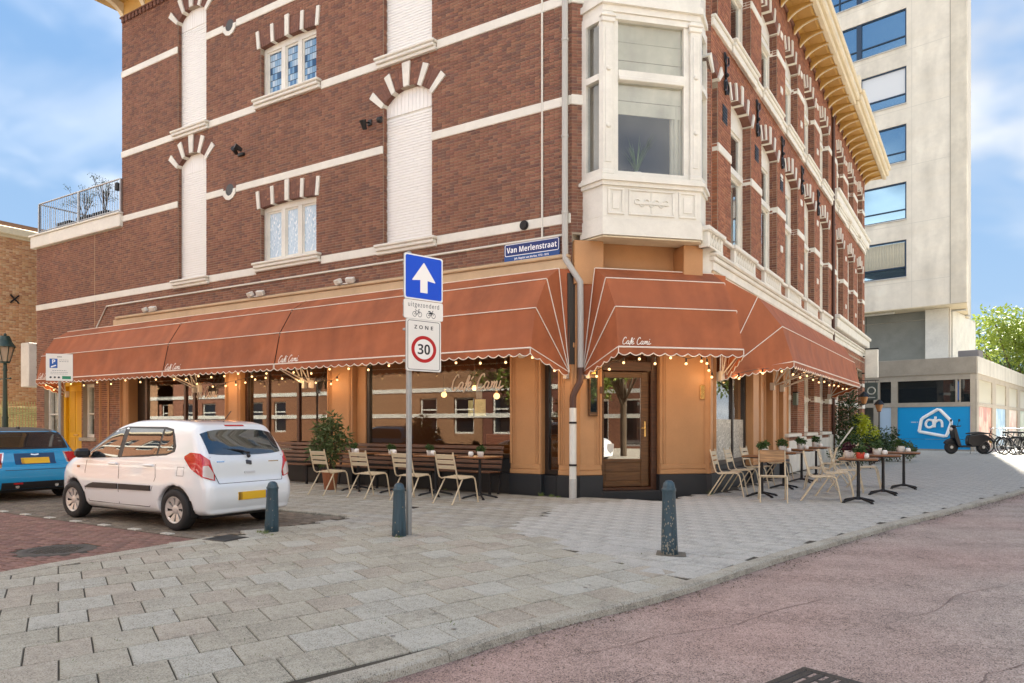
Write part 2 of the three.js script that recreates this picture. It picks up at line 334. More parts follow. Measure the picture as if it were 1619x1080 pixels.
// ---------------------------------------------------------------- the corner building
const B = new THREE.Group(); B.name = 'corner_building'; scene.add(B);
tagged(B, 'tall brown brick corner building with white stone bands and café on its ground floor', 'building');
const HOLES_L = [];
const blind = [[-15.09, -13.75, 5.62, 8.95, 0.30], [-15.09, -13.75, 9.98, 13.15, 0.30], [-7.09, -5.64, 5.62, 8.86, 0.32], [-7.09, -5.64, 9.98, 13.15, 0.32]];
const winL = [[-11.43, -9.32, 5.72, 7.17], [-11.43, -9.32, 10.05, 11.42]];
for (const b of blind) HOLES_L.push([b[0], b[1], b[2], b[3] + b[4] - 0.02]);
for (const w of winL) HOLES_L.push([w[0], w[1], w[2], w[3] + 0.14]);
const shopHole = [-19.4, -2.12, -1, 4.55];
const wallL = mesh('wall', slabs(-18, -2.12, 4.5, 14.4, -0.38, -0.001, HOLES_L), M.mortar, B);
{
  const list = [], hs = HOLES_L.map((h) => [h[0] - 0.005, h[1] + 0.005, h[2], h[3]]);
  brickField(list, FL, -18, -2.12, 4.56, 14.1, -0.003, hs, brickTones);
  for (const h of HOLES_L) {                                         // brick reveals of the left jambs
    const f = { o: [h[0], 0, 0], r: PI / 2 };
    brickField(list, f, 0.012, 0.105, h[2] + 0.02, h[3] - 0.3, 0.004, [], brickTones);
  }
  pieces(wallL, 'brick', list, unitBrick, brickMats, 300, brickRest);
}
// white glazed brick in the two columns of blind windows
for (const b of blind) {
  const p = mesh('blind_window', [box(b[0], b[1], b[2], b[3] + b[4], -0.36, -0.142)], M.white, B), list = [];
  brickField(list, FL, b[0], b[1], b[2], b[3] - 0.25, -0.134, [], whiteTones);
  const n = 13, w = (b[1] - b[0]) / n;                                // upright bricks under the arch
  for (let i = 0; i < n; i++) { const h = b[4] + 0.42; list.push({ m: new THREE.Matrix4().compose(V(b[0] + (i + 0.5) * w, b[3] - 0.25 + 0.02 + h / 2, -0.134 + rr(-0.002, 0.002)), new THREE.Quaternion(), V(w - 0.008, h, 0.022)), c: toneColor(whiteTones), k: 0 }); }
  const rest = mat(1, 1, 1, 0.45);
  pieces(p, 'white_brick', list, unitBrick, [M.whiteBrick], 60, rest);
  archParts(B, FL, b[0], b[1], b[3], b[4], 0.46, -0.142, 5, 0.115);
}
// bands: each runs between the things that interrupt it
const band = (name, u0, u1, y, h, d, frame) => mesh(name, [box(u0, u1, y - h / 2, y + h / 2, -0.05, d, 0.012)], M.white, B, frame);
for (const [y, h, spans] of [
  [5.52, 0.20, [[-23.4, -15.24], [-13.6, -11.6], [-9.14, -7.24], [-5.49, -2.14]]],
  [7.86, 0.19, [[-18.02, -15.09], [-13.75, -12.98], [-12.42, -7.09], [-5.64, -2.14]]],
  [9.87, 0.20, [[-18.02, -15.24], [-13.6, -11.6], [-9.14, -7.24], [-5.49, -2.14]]],
  [12.38, 0.20, [[-18.02, -15.09], [-13.75, -12.98], [-12.42, -7.09], [-5.64, -2.14]]]]) for (const [a, b] of spans) band('stone_band', a, b, y, h, 0.03, FL);
const sillAt = (u0, u1, y, frame) => mesh('stone_sill', [box(u0, u1, y - 0.13, y - 0.05, -0.05, 0.09, 0.012), box(u0 + 0.02, u1 - 0.02, y - 0.05, y + 0.03, -0.05, 0.14, 0.014), box(u0 - 0.02, u1 + 0.02, y + 0.03, y + 0.10, -0.34, 0.17, 0.02)], M.white, B, frame);
for (const b of blind) sillAt(b[0] - 0.15, b[1] + 0.15, b[2] - 0.10, FL);
for (const w of winL) sillAt(w[0] - 0.17, w[1] + 0.17, w[2] - 0.11, FL);
// windows with three leaded lights
M.leadLight = mat(0.9, 0.9, 0.9, 0.12, { metalness: 0.2, map: canvasTex(256, 256, (x, w, h) => { for (let r = 0; r < 8; r++) for (let c = 0; c < 5; c++) { x.fillStyle = pick(['#7fa6c6', '#a9c3d6', '#5b84ab', '#8fb0c9', '#3f5f80', '#c4d4de']); x.fillRect(c * w / 5, r * h / 8, w / 5 + 1, h / 8 + 1); } x.strokeStyle = '#31363c'; x.lineWidth = 3; for (let r = 0; r <= 8; r++) { x.beginPath(); x.moveTo(0, r * h / 8); x.lineTo(w, r * h / 8); x.stroke(); } for (let c = 0; c <= 5; c++) { x.beginPath(); x.moveTo(c * w / 5, 0); x.lineTo(c * w / 5, h); x.stroke(); } }) });
M.lace = mat(0.86, 0.90, 0.93, 0.3, { map: canvasTex(256, 256, (x, w, h) => { x.fillStyle = '#c9dbe8'; x.fillRect(0, 0, w, h); for (let i = 0; i < 260; i++) { x.fillStyle = pick(['#ffffff', '#e9f2f8', '#a9c4d8', '#bcd2e2']); const r = 2 + rnd() * 7; x.beginPath(); x.arc(rnd() * w, rnd() * h, r, 0, 7); x.fill(); } }) });
const unitUV = (g, u0, u1, v0, v1) => { const p = g.attributes.position, uv = g.attributes.uv; for (let i = 0; i < p.count; i++) uv.setXY(i, (p.getX(i) - u0) / (u1 - u0), (p.getY(i) - v0) / (v1 - v0)); return g; };
winL.forEach((w, k) => {
  const [u0, u1, v0, v1] = w, z0 = -0.24, z1 = -0.13, f = 0.11, g = [box(u0, u0 + f, v0, v1 + 0.1, z0, z1), box(u1 - f, u1, v0, v1 + 0.1, z0, z1), box(u0 + f, u1 - f, v0, v0 + 0.09, z0, z1), box(u0 + f, u1 - f, v1 - 0.1, v1 + 0.1, z0, z1)];
  const W = (u1 - u0 - 2 * f) / 3;
  for (let i = 1; i < 3; i++) g.push(box(u0 + f + W * i - 0.07, u0 + f + W * i + 0.07, v0 + 0.09, v1 - 0.1, z0 + 0.002, z1 - 0.004));
  const win = mesh('window', g, M.whiteWood, B);
  for (let i = 0; i < 3; i++) {
    const a = u0 + f + W * i + (i ? 0.07 : 0), b = u0 + f + W * (i + 1) - (i < 2 ? 0.07 : 0);
    mesh('window_sash', [box(a, a + 0.05, v0 + 0.09, v1 - 0.1, -0.205, -0.165), box(b - 0.05, b, v0 + 0.09, v1 - 0.1, -0.205, -0.165), box(a + 0.05, b - 0.05, v0 + 0.09, v0 + 0.14, -0.205, -0.165), box(a + 0.05, b - 0.05, v1 - 0.15, v1 - 0.1, -0.205, -0.165)], M.whiteWood, win);
    mesh('window_pane', [unitUV(box(a + 0.05, b - 0.05, v0 + 0.14, v1 - 0.15, -0.195, -0.185), a + 0.05, b - 0.05, v0, v1)], k ? M.leadLight : M.lace, win);
  }
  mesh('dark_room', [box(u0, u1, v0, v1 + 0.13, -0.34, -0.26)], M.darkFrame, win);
  archParts(B, FL, u0 - 0.02, u1 + 0.02, v1, 0.06, 0.44, -0.142, 5, 0.105, 0.008);
});
// two small round vents at the bands
for (const y of [7.86, 12.38]) {
  const g = [], ring = [];
  for (let i = 0; i < 12; i++) { const a = (i / 12) * PI * 2, b = ((i + 1) / 12) * PI * 2, m = (a + b) / 2, lower = Math.sin(m) < 0.1; const P = (t, r, z) => V(-12.7 + Math.cos(t) * r, y + 0.02 + Math.sin(t) * r, z); const q = [P(a, 0.17, -0.2), P(b, 0.17, -0.2), P(b, 0.29, -0.2), P(a, 0.29, -0.2)], k = q.map((v) => v.clone().setZ(lower ? 0.04 : 0.012)); (lower ? ring : g).push(convex([q, k, [q[0], q[1], k[1], k[0]], [q[1], q[2], k[2], k[1]], [q[2], q[3], k[3], k[2]], [q[3], q[0], k[0], k[3]]], P(m, 0.23, -0.09))); }
  const v = mesh('round_vent', g, M.archBrick, B); mesh('vent_lip', ring, M.white, v); mesh('vent_hole_shade', [move(new THREE.CircleGeometry(0.17, 20), -12.7, y + 0.02, 0.0115)], M.darkFrame, v);  // flat dark disc on the wall, painted as the shaded hole of the vent
}
// fascia over the awnings, conduits, small fittings
mesh('fascia', [box(-18.35, -2.14, 4.50, 4.72, -0.3, 0.10, 0.015), box(-18.2, -2.14, 4.722, 4.80, -0.3, 0.14, 0.02)], M.beige, B);
mesh('conduit', [tube([[-19.5, 4.5, 0.03], [-19.5, 5.2, 0.03], [-2.3, 5.2, 0.03]], 0.025, 6), tube([[-2.78, 5.2, 0.03], [-2.78, 14, 0.03]], 0.022, 6)], M.white, B);
const fixture = (x, y, name, label, g, m, cat, group) => solo(name, g, m, label, cat, group);
fixture(0, 0, 'wall_spotlight', 'black twin spotlight on the brick wall left of the upper arched blind window', [box(-12.28, -12.05, 8.69, 8.77, 0.012, 0.09, 0.01), move(cyl(0.05, 0.08, 0.2, 0, 0, 0, 12), -12.22, 8.74, 0.16, 0.5, 1.2), move(cyl(0.05, 0.08, 0.2, 0, 0, 0, 12), -12.0, 8.78, 0.16, -0.3, 1.2)], M.black, 'spotlight');
solo('security_camera', [box(-7.55, -7.43, 8.50, 8.64, 0.012, 0.05, 0.01), tube([[-7.49, 8.57, 0.05], [-7.49, 8.54, 0.12], [-7.53, 8.52, 0.2]], 0.02, 6), move(cyl(0.05, 0.085, 0.22, 0, -0.11, 0, 14), -7.50, 8.46, 0.22, 0.2, 0.5)], M.black, 'black bullet camera on the brick wall, the left one of the pair', 'camera');
solo('security_camera', [box(-7.2, -7.1, 8.50, 8.64, 0.012, 0.05, 0.01), tube([[-7.15, 8.57, 0.05], [-7.1, 8.52, 0.16], [-7.0, 8.48, 0.22]], 0.02, 6), sphere(0.075, -6.98, 8.45, 0.25)], M.black, 'black dome camera at the edge of the white blind window', 'camera');
solo('security_camera', [box(-12.5, -12.38, 13.3, 13.42, 0.012, 0.06, 0.01), move(cyl(0.06, 0.07, 0.26, 0, -0.13, 0, 12), -12.3, 13.38, 0.2, 0.6, 1.2)], M.black, 'small black camera high on the wall beside the upper round vent', 'camera');
solo('wall_vent', [move(cyl(0.1, 0.1, 0.03, 0, 0, 0, 18), -3.2, 5.52, 0.03, 0, PI / 2), move(cyl(0.075, 0.075, 0.02, 0, 0, 0, 18), -3.2, 5.52, 0.058, 0, PI / 2)], M.iron, 'round dark vent cover on the white band left of the drainpipe', 'vent cover');
for (const [x, l] of [[-16.3, 'leftmost white floodlight pair on the beige fascia above the left awning'], [-11.45, 'white floodlight pair on the fascia above the seam of two awnings'], [-8.2, 'white floodlight pair on the fascia above the long awning']]) {
  const t = thing('floodlight', l, 'floodlight', [x, 4.86, 0.1], 0, 'floodlights along the fascia');
  mesh('bracket', [box(-0.28, 0.28, -0.06, -0.03, -0.1, 0.06)], M.steel, t);
  for (const s of [-1, 1]) mesh('lamp_head', [move(box(-0.11, 0.11, -0.06, 0.06, -0.05, 0.07, 0.015), s * 0.2, 0.03, 0.05, s * 0.3, 0.5)], M.white, t);
}
// cornice of the left wing at the eaves
{
  const y = 14.1, c = mesh('cornice', [box(-18.6, -2.12, y + 0.55, y + 0.75, -0.4, 0.95, 0.03), box(-18.6, -2.12, y + 0.75, y + 1.05, -0.4, 1.15, 0.05)], M.cream, B);
  mesh('soffit', [box(-18.5, -2.12, y + 0.50, y + 0.548, -0.36, 0.92)], M.gold, c);
  mesh('frieze', [box(-18, -2.12, y + 0.06, y + 0.5, -0.36, 0.03)], M.gold, c);
  for (let i = 0; i < 26; i++) mesh('corbel_brick', [box(-17.95 + i * 0.19, -17.83 + i * 0.19, y - 0.12, y + 0.02, -0.02, 0.06)], M.archBrick, c);
  mesh('corbel_course', [box(-18.02, -2.12, y + 0.02, y + 0.058, -0.3, 0.08)], M.archBrick, c);
  for (let i = 0; i < 8; i++) { const s = new THREE.Shape(); s.moveTo(0, 0); s.lineTo(0, -0.42); s.quadraticCurveTo(0.12, -0.1, 0.8, -0.06); s.lineTo(0.8, 0); const x = -17.95 + i * 1.15; mesh('bracket', [move(extrude(s, 0.16), x + 0.08, y + 0.5, 0.03, -PI / 2)], M.cream, c); }
}
mesh('roof', [box(-18, -2.12, 14.4, 15.2, -9, -0.39), box(-18, -0.9, 0, 4.4, -12, -11.7), box(-0.4, -9.5, 13.55, 14.2, -26.5, -2.2), box(-17.99, -17.7, 5.5, 14.4, -12, -0.4)], M.black, B);
// ---------------------------------------------------------------- right wing: openings, windows, trim (u runs away from the corner)
const UE = 24.5, uW = [];
for (let i = 0; i < 5; i++) uW.push([1.44 + 2.75 * i, 3.19 + 2.75 * i]);
for (const u of [16.05, 19.0, 21.95]) uW.push([u, u + 1.75]);
const RH = [[0.06, 0.48, 5.42, 8.85], [0.06, 0.48, 9.98, 12.35]];
for (const [a, b] of uW) RH.push([a, b, 5.42, 8.9], [a, b, 9.98, 12.4]);
for (const [a, b] of uW.slice(2)) RH.push([a, b, 1.15, 3.95]);
const wallR = mesh('wall', [...slabs(0, UE, 4.4, 13.3, -0.38, -0.001, RH), ...slabs(7.35, UE, 0.35, 4.4, -0.38, -0.001, RH)], M.mortar, B, FR);
{
  const list = [], hs = RH.map((h) => [h[0] - 0.004, h[1] + 0.004, h[2], h[3]]), Id = { o: [0, 0, 0], r: 0 };
  brickField(list, Id, 0, UE, 4.4, 13.3, -0.003, hs, orangeTones);
  brickField(list, Id, 7.35, UE, 0.4, 4.4, -0.003, hs, orangeTones);
  for (const h of RH) brickField(list, { o: [h[1], 0, 0], r: -PI / 2 }, -0.24, -0.010, h[2] + 0.02, h[3] - 0.25, 0.004, [], brickTones);   // reveals that face the camera
  for (const e of list) e.bias = 3;
  pieces(wallR, 'brick', list, unitBrick, orangeTones.map((c) => mat(...c, 0.85, { map: T.brickC })), 300, brickRest);
}
const clearWindow = (u0, u1, v0, v1, trans, frame, parent, arch = 0, curtain = true) => {
  const f = 0.17, z0 = -0.30, z1 = -0.20, g = [box(u0, u0 + f, v0, v1 + arch, z0, z1), box(u1 - f, u1, v0, v1 + arch, z0, z1), box(u0 + f, u1 - f, v0, v0 + 0.12, z0, z1 + 0.02), box(u0 + f, u1 - f, v1 - 0.12, v1 + arch, z0, z1), box(u0 + f, u1 - f, trans - 0.07, trans + 0.07, z0, z1 + 0.05)];
  const w = mesh('window', g, M.whiteWood, parent, frame);
  const P = [[v0 + 0.12, trans - 0.07], [trans + 0.07, v1 - 0.12]];
  P.forEach(([a, b], i) => {
    mesh('sash', [box(u0 + f, u0 + f + 0.06, a, b, -0.285, -0.235), box(u1 - f - 0.06, u1 - f, a, b, -0.285, -0.235), box(u0 + f + 0.06, u1 - f - 0.06, a, a + 0.07, -0.285, -0.235), box(u0 + f + 0.06, u1 - f - 0.06, b - 0.06, b, -0.285, -0.235)], M.whiteWood, w);
    mesh('window_pane', [box(u0 + f + 0.06, u1 - f - 0.06, a + 0.07, b - 0.06, -0.266, -0.258)], M.glassClear, w);
  });
  if (curtain) mesh('curtain', [box(u0 + 0.12, u1 - 0.12, v0 + 0.1, trans - 0.1, -0.42, -0.40)], M.curtain, w);
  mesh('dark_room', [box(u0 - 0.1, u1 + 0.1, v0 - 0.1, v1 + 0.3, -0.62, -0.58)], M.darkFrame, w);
  return w;
};
M.curtain = mat(0.74, 0.73, 0.66, 0.9, { map: T.fabric });
for (const [i, [a, b]] of [[0.06, 0.48], ...uW].entries()) {
  clearWindow(a, b, 5.45, 8.45, 7.33, FR, B, 0.45);
  clearWindow(a, b, 10.0, 12.0, 11.62, FR, B, 0.42, i % 3 !== 1);
  if (i) { archParts(B, FR, a, b, 8.68, 0.2, 0.34, -0.30, 5, 0.085, 0.03); archParts(B, FR, a, b, 12.18, 0.2, 0.34, -0.30, 5, 0.085, 0.03); }
  else for (const y of [8.62, 12.12]) archParts(B, FR, 0.06, b, y + 0.12, 0.08, 0.34, -0.30, 2, 0.085, 0.1);
  if (i > 2) clearWindow(a, b, 1.18, 3.7, 2.25, FR, B, 0.25);
}
// bands jogging round the piers, string courses, balustrade
const edges = [[0.48, 1.44], ...uW.slice(0, -1).map((w, i) => [w[1], uW[i + 1][0]]), [uW[7][1], UE]];
const brk = 15.0;
for (const [a, b] of edges) for (const [y, h, min] of [[7.33, 0.18, 0], [11.65, 0.18, 0], [2.28, 0.2, 9], [3.3, 0.16, 9]]) if (a >= min) mesh('stone_band', [box(a - 0.015, b, y - h / 2, y + h / 2, -0.26, 0.03, 0.012)], M.white, B, FR);
for (const [a, b] of edges.slice(2)) for (const y of [6.35, 8.35, 10.8, 12.35]) mesh('accent_stone', [box((a + b) / 2 - 0.12, (a + b) / 2 + 0.12, y - 0.09, y + 0.09, -0.02, 0.03, 0.01)], M.white, B, FR);
const course = (y, pairs, big) => {
  mesh('string_course', [box(0, UE, y - 0.11, y + 0.05, -0.05, 0.07, 0.012), box(0, UE, y + 0.05, y + 0.12, -0.05, 0.11, 0.015)], M.white, B, FR);
  for (const [a, b] of pairs) mesh('stone_sill', [box(a - 0.14, b + 0.14, y - 0.16, y + 0.0, 0.071, 0.12, 0.012), box(a - 0.14, b + 0.14, y + 0.0, y + 0.09, 0.071, 0.16, 0.016), box(a - 0.17, b + 0.17, y + 0.092, y + 0.16, -0.2, 0.20, 0.02)], M.white, B, FR);
};
course(9.80, uW);
mesh('lower_cornice', [box(-0.05, UE + 0.05, 4.80, 4.90, -0.05, 0.11, 0.02), box(-0.05, UE + 0.1, 4.90, 4.99, -0.05, 0.165, 0.03), box(0, UE, 4.62, 4.80, -0.05, 0.06, 0.01)], M.white, B, FR);
mesh('end_cornice', [box(brk, UE + 0.1, 5.1, 5.45, 0.0, 0.22, 0.03), box(brk, UE + 0.12, 5.45, 5.6, 0.0, 0.30, 0.03), box(brk, UE + 0.1, 9.95, 10.25, 0.0, 0.21, 0.03), box(brk, UE + 0.12, 10.25, 10.38, 0.0, 0.29, 0.03)], M.white, B, FR);
mesh('downpipe', [tube([[brk - 0.12, 0.4, 0.07], [brk - 0.12, 13.2, 0.07]], 0.055, 8)], M.rust, B, FR);
for (const [a, b] of [[-0.45, 0.48], ...uW.slice(0, 5)]) {
  const bal = mesh('balustrade', [box(a - 0.1, b + 0.1, 5.32, 5.42, -0.1, 0.16, 0.02), box(a, b, 5.0, 5.05, -0.1, 0.12, 0.01), box(a - 0.04, a + 0.1, 5.0, 5.32, -0.1, 0.10, 0.01), box(b - 0.1, b + 0.04, 5.0, 5.32, -0.1, 0.10, 0.01), box(a + 0.1, b - 0.1, 5.05, 5.32, -0.1, -0.02)], M.white, B, FR);
  const n = Math.max(3, Math.round((b - a - 0.2) / 0.19)), w = (b - a - 0.2) / n;
  for (let i = 0; i < n; i++) mesh('baluster', [move(lathe([[0.03, 0], [0.055, 0.02], [0.05, 0.05], [0.068, 0.11], [0.035, 0.18], [0.045, 0.24], [0.055, 0.265]], 10), a + 0.1 + (i + 0.5) * w, 5.053, 0.055)], M.white, bal);
}
mesh('rail', edges.slice(0, 5).map(([a, b]) => box(a + 0.101, b - 0.101, 5.33, 5.41, -0.05, 0.10, 0.015)), M.white, B, FR);
// cornice of the right wing
{
  const y = 13.3, c = mesh('cornice', [box(-0.6, brk, y + 0.06, y + 0.20, 0.66, 0.84, 0.03), box(-0.6, brk, y + 0.20, y + 0.46, 0.70, 0.96, 0.05), box(-0.6, brk, y + 0.46, y + 0.62, -0.3, 1.04, 0.04), box(brk, UE + 0.5, y + 0.06, y + 0.20, 0.74, 0.92, 0.03), box(brk, UE + 0.5, y + 0.20, y + 0.46, 0.78, 1.04, 0.05), box(brk, UE + 0.5, y + 0.46, y + 0.62, -0.3, 1.12, 0.04), box(brk - 0.25, brk + 0.2, y + 0.62, y + 1.1, 0.5, 1.0, 0.06)], M.cream, B, FR);
  mesh('soffit', [box(-0.6, UE + 0.4, y + 0.10, y + 0.16, -0.36, 0.73)], M.gold, c);
  mesh('corbel_course', [box(0, UE + 0.05, y - 0.05, y + 0.03, -0.3, 0.08, 0.02)], M.archBrick, c);
  mesh('frieze', [box(0, UE + 0.02, y + 0.03, y + 0.1, -0.36, 0.05)], M.gold, c);
  for (let u = 0.2; u < UE + 0.2; u += 0.86) {
    const s = new THREE.Shape(); s.moveTo(0, 0); s.lineTo(0, -0.36); s.quadraticCurveTo(0.16, -0.10, 0.68, -0.05); s.lineTo(0.68, 0);
    const k = mesh('bracket', [move(extrude(s, 0.12), u + 0.06, y + 0.1, 0.05, -PI / 2)], M.gold, c);
    const e = []; for (let i = 0; i <= 6; i++) { const t = i / 6, q = 1 - t; e.push([u, y + 0.1 + q * q * -0.36 + 2 * q * t * -0.10 + t * t * -0.05 - 0.01, 0.05 + 2 * q * t * 0.16 + t * t * 0.68]); }
    mesh('bracket_edge', [tube(e, 0.026, 5)], M.cream, k);
    if (u < 20) mesh('soffit_panel', [box(u + 0.2, u + 0.72, y + 0.075, y + 0.098, 0.2, 0.6, 0.01)], M.goldDark ??= mat(0.50, 0.28, 0.075, 0.6, { map: T.plaster }), k);
  }
}
// iron wall anchors and dark plaques on the piers
edges.slice(0, 6).forEach(([a, b], i) => {
  const u = (a + b) / 2, y = 9.02;
  mesh('wall_anchor', [box(u - 0.025, u + 0.025, y - 0.42, y + 0.42, 0.01, 0.06, 0.008), spline([[u, y + 0.2, 0.05], [u + 0.16, y + 0.3, 0.05], [u + 0.14, y + 0.44, 0.05], [u + 0.03, y + 0.4, 0.05]], 0.02, 16, 5), spline([[u, y + 0.2, 0.05], [u - 0.16, y + 0.3, 0.05], [u - 0.14, y + 0.44, 0.05], [u - 0.03, y + 0.4, 0.05]], 0.02, 16, 5), spline([[u, y - 0.1, 0.05], [u + 0.16, y - 0.2, 0.05], [u + 0.14, y - 0.36, 0.05], [u + 0.03, y - 0.32, 0.05]], 0.02, 16, 5), spline([[u, y - 0.1, 0.05], [u - 0.16, y - 0.2, 0.05], [u - 0.14, y - 0.36, 0.05], [u - 0.03, y - 0.32, 0.05]], 0.02, 16, 5), sphere(0.05, u, y, 0.06, 8, 6)], M.iron, B, FR);
  if (i < 3) { const p = mesh('vent_grille', [box(u - 0.17, u + 0.17, 7.98, 8.36, 0.0, 0.02, 0.006)], M.iron, B, FR); for (let k = 0; k < 5; k++) mesh('grille_bar', [box(u - 0.14, u + 0.14, 8.02 + k * 0.07, 8.05 + k * 0.07, 0.02, 0.03)], M.black, p); }
});
// stone plinth of the right wing beyond the shop front
mesh('stone_plinth', [...edges.slice(3).map(([a, b]) => box(Math.max(a, 7.4), b, 0, 1.05, -0.05, 0.08, 0.02)), ...uW.slice(2).map(([a, b]) => box(Math.max(a, 7.36) - 0.02, b + 0.02, 0, 0.95, -0.28, 0.05, 0.015)), ...uW.slice(2).map(([a, b]) => box(a - 0.05, b + 0.05, 1.06, 1.16, -0.25, 0.12, 0.02))], M.white, B, FR);

// ---------------------------------------------------------------- chamfered corner upstairs: brick, and the white bay window
const wallC = mesh('wall', [box(0, 3.0, 5.2, 14.4, -0.38, -0.001), box(0.0, 3.0, 4.4, 5.2, -0.9, -0.75)], M.mortar, B, FC);
{
  const list = [];
  brickField(list, { o: [0, 0, 0], r: 0 }, 0.0, 0.36, 5.2, 14, -0.003, [], brickTones);
  brickField(list, { o: [0, 0, 0], r: 0 }, 2.8, 3.0, 5.2, 14, -0.003, [], brickTones);
  pieces(wallC, 'brick', list, unitBrick, brickMats, 0, brickRest);
}
for (const y of [7.86, 9.87, 12.38]) mesh('stone_band', [box(-0.02, 0.3, y - 0.1, y + 0.1, -0.05, 0.035, 0.012)], M.white, B, FC);
const bayPlan = [[0.2, 0], [0.465, 0.5], [2.515, 0.5], [2.92, 0]];
const grow = (o) => [[0.2 - o * 0.9, -0.05], [0.465 - o * 0.45, 0.5 + o], [2.515 + o * 0.45, 0.5 + o], [2.92 + o * 0.9, -0.05]];
const slab = (y0, y1, o, b = 0) => move(extrude(poly(grow(o).map(([u, w]) => [u, -w])), y1 - y0, b), 0, y0, 0, 0, -PI / 2).scale(1, 1, 1);
const bay = mesh('bay_window', [slab(5.10, 5.42, 0.02), slab(5.425, 5.46, -0.005), slab(5.46, 6.05, 0), slab(6.05, 6.13, 0.05), slab(6.13, 6.2, 0.10), slab(6.2, 6.26, 0.05)], M.whiteWood, B, FC);
mesh('bay_frieze', [slab(9.42, 9.55, 0.0), slab(9.55, 9.68, 0.06), slab(9.68, 10.25, 0.0), slab(10.25, 10.35, 0.08), slab(10.35, 10.45, 0.14), slab(10.45, 13, 0.0)], M.whiteWood, bay);
for (const u of [0.465, 2.515]) {                                      // corner posts with capitals and rosettes
  const s = u < 1 ? 1 : -1, p = [box(u, u + s * 0.22, 6.262, 9.418, 0.28, 0.5, 0.01), box(u - s * 0.03, u + s * 0.25, 9.2, 9.30, 0.25, 0.53, 0.015), box(u - s * 0.045, u + s * 0.265, 9.30, 9.36, 0.23, 0.55, 0.015), box(u - s * 0.02, u + s * 0.24, 6.27, 6.36, 0.26, 0.52, 0.012), box(u + s * 0.05, u + s * 0.17, 6.5, 9.1, 0.49, 0.515, 0.008)];
  const m = mesh('corner_post', p, M.whiteWood, bay);
  for (const y of [7.2, 8.3]) mesh('rosette', [move(cyl(0.055, 0.035, 0.035, 0, 0, 0, 14), u + s * 0.11, y, 0.512, 0, PI / 2)], M.whiteWood, bay);
}
mesh('frame', [box(0.685, 2.295, 6.262, 6.36, 0.32, 0.46), box(0.685, 0.80, 6.36, 9.3, 0.32, 0.44), box(2.18, 2.295, 6.36, 9.3, 0.32, 0.44), box(0.685, 2.295, 9.3, 9.418, 0.32, 0.47), box(0.80, 2.18, 8.12, 8.20, 0.32, 0.50, 0.01), box(0.80, 2.18, 8.20, 8.32, 0.32, 0.47)], M.whiteWood, bay);
mesh('window_pane', [box(0.80, 2.18, 6.36, 8.12, 0.365, 0.373)], M.glassClear, bay);
mesh('window_pane', [box(0.80, 2.18, 8.32, 9.3, 0.365, 0.373)], M.glassClear, bay);
M.blind = mat(0.66, 0.64, 0.52, 0.9, { map: T.fabric });
mesh('roman_blind', [box(0.8, 2.18, 8.32, 8.57, 0.31, 0.325), box(0.8, 2.18, 8.58, 8.93, 0.315, 0.33), box(0.8, 2.18, 8.94, 9.3, 0.31, 0.325)], M.blind, bay);
mesh('roman_blind', [box(0.8, 2.18, 7.52, 7.78, 0.31, 0.325), box(0.8, 2.18, 7.79, 8.12, 0.315, 0.33)], M.blind, bay);
mesh('curtain', [...[0, 1, 2, 3].map((i) => move(cyl(0.05, 0.05, 1.9, 0, 0, 0, 10), 2.02 + i * 0.055, 6.3, 0.24 + (i % 2) * 0.04))], M.blind, bay);
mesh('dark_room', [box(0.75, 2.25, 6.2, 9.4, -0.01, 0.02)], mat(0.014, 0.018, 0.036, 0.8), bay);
const bayPlant = () => { const p = inFrame(FC, 1.28, 6.27, 0.20), t = thing('window_plant', 'spiky green houseplant behind the glass of the white bay window', 'houseplant', [p.x, p.y, p.z]); mesh('pot', [cyl(0.09, 0.11, 0.16, 0, 0, 0, 14)], M.white, t); const q = []; for (let i = 0; i < 34; i++) { const a = rnd() * PI * 2, l = rr(0.5, 1.0), s = rr(0.15, 0.45), P = (f) => [Math.cos(a) * s * f, 0.15 + l * f * (1.15 - 0.35 * f), Math.sin(a) * s * f * 0.35], w = [-Math.sin(a) * 0.014, 0, Math.cos(a) * 0.014]; for (let k = 0; k < 4; k++) { const A = P(k / 4), E = P((k + 1) / 4), g = 1 - k / 4, h = 1 - (k + 1) / 4; q.push([[A[0] - w[0] * g, A[1], A[2] - w[2] * g], [E[0] - w[0] * h, E[1], E[2] - w[2] * h], [E[0] + w[0] * h, E[1], E[2] + w[2] * h], [A[0] + w[0] * g, A[1], A[2] + w[2] * g]]); } } mesh('leaves', [quads(q)], phys(0.10, 0.16, 0.06, 0.5, { side: THREE.DoubleSide }), t); };
bayPlant();
for (const s of [0, 1]) {                                             // narrow lights in the two slanting sides
  const [a, b] = s ? [bayPlan[2], bayPlan[3]] : [bayPlan[0], bayPlan[1]], dx = b[0] - a[0], dz = b[1] - a[1], L = Math.hypot(dx, dz), f = { o: [a[0], 0, a[1]], r: -Math.atan2(dz, dx) };
  const side = mesh('side_light', [box(0, 0.12, 6.262, 9.418, -0.12, 0.0), box(L - 0.1, L, 6.262, 9.418, -0.12, -0.002), box(0.12, L - 0.1, 6.262, 6.38, -0.12, -0.004), box(0.12, L - 0.1, 9.25, 9.418, -0.12, -0.004), box(0.12, L - 0.1, 8.1, 8.22, -0.12, 0.02)], M.whiteWood, bay, f);
  mesh('window_pane', [box(0.12, L - 0.1, 6.38, 9.25, -0.07, -0.062)], M.glassClear, bay, f);
}
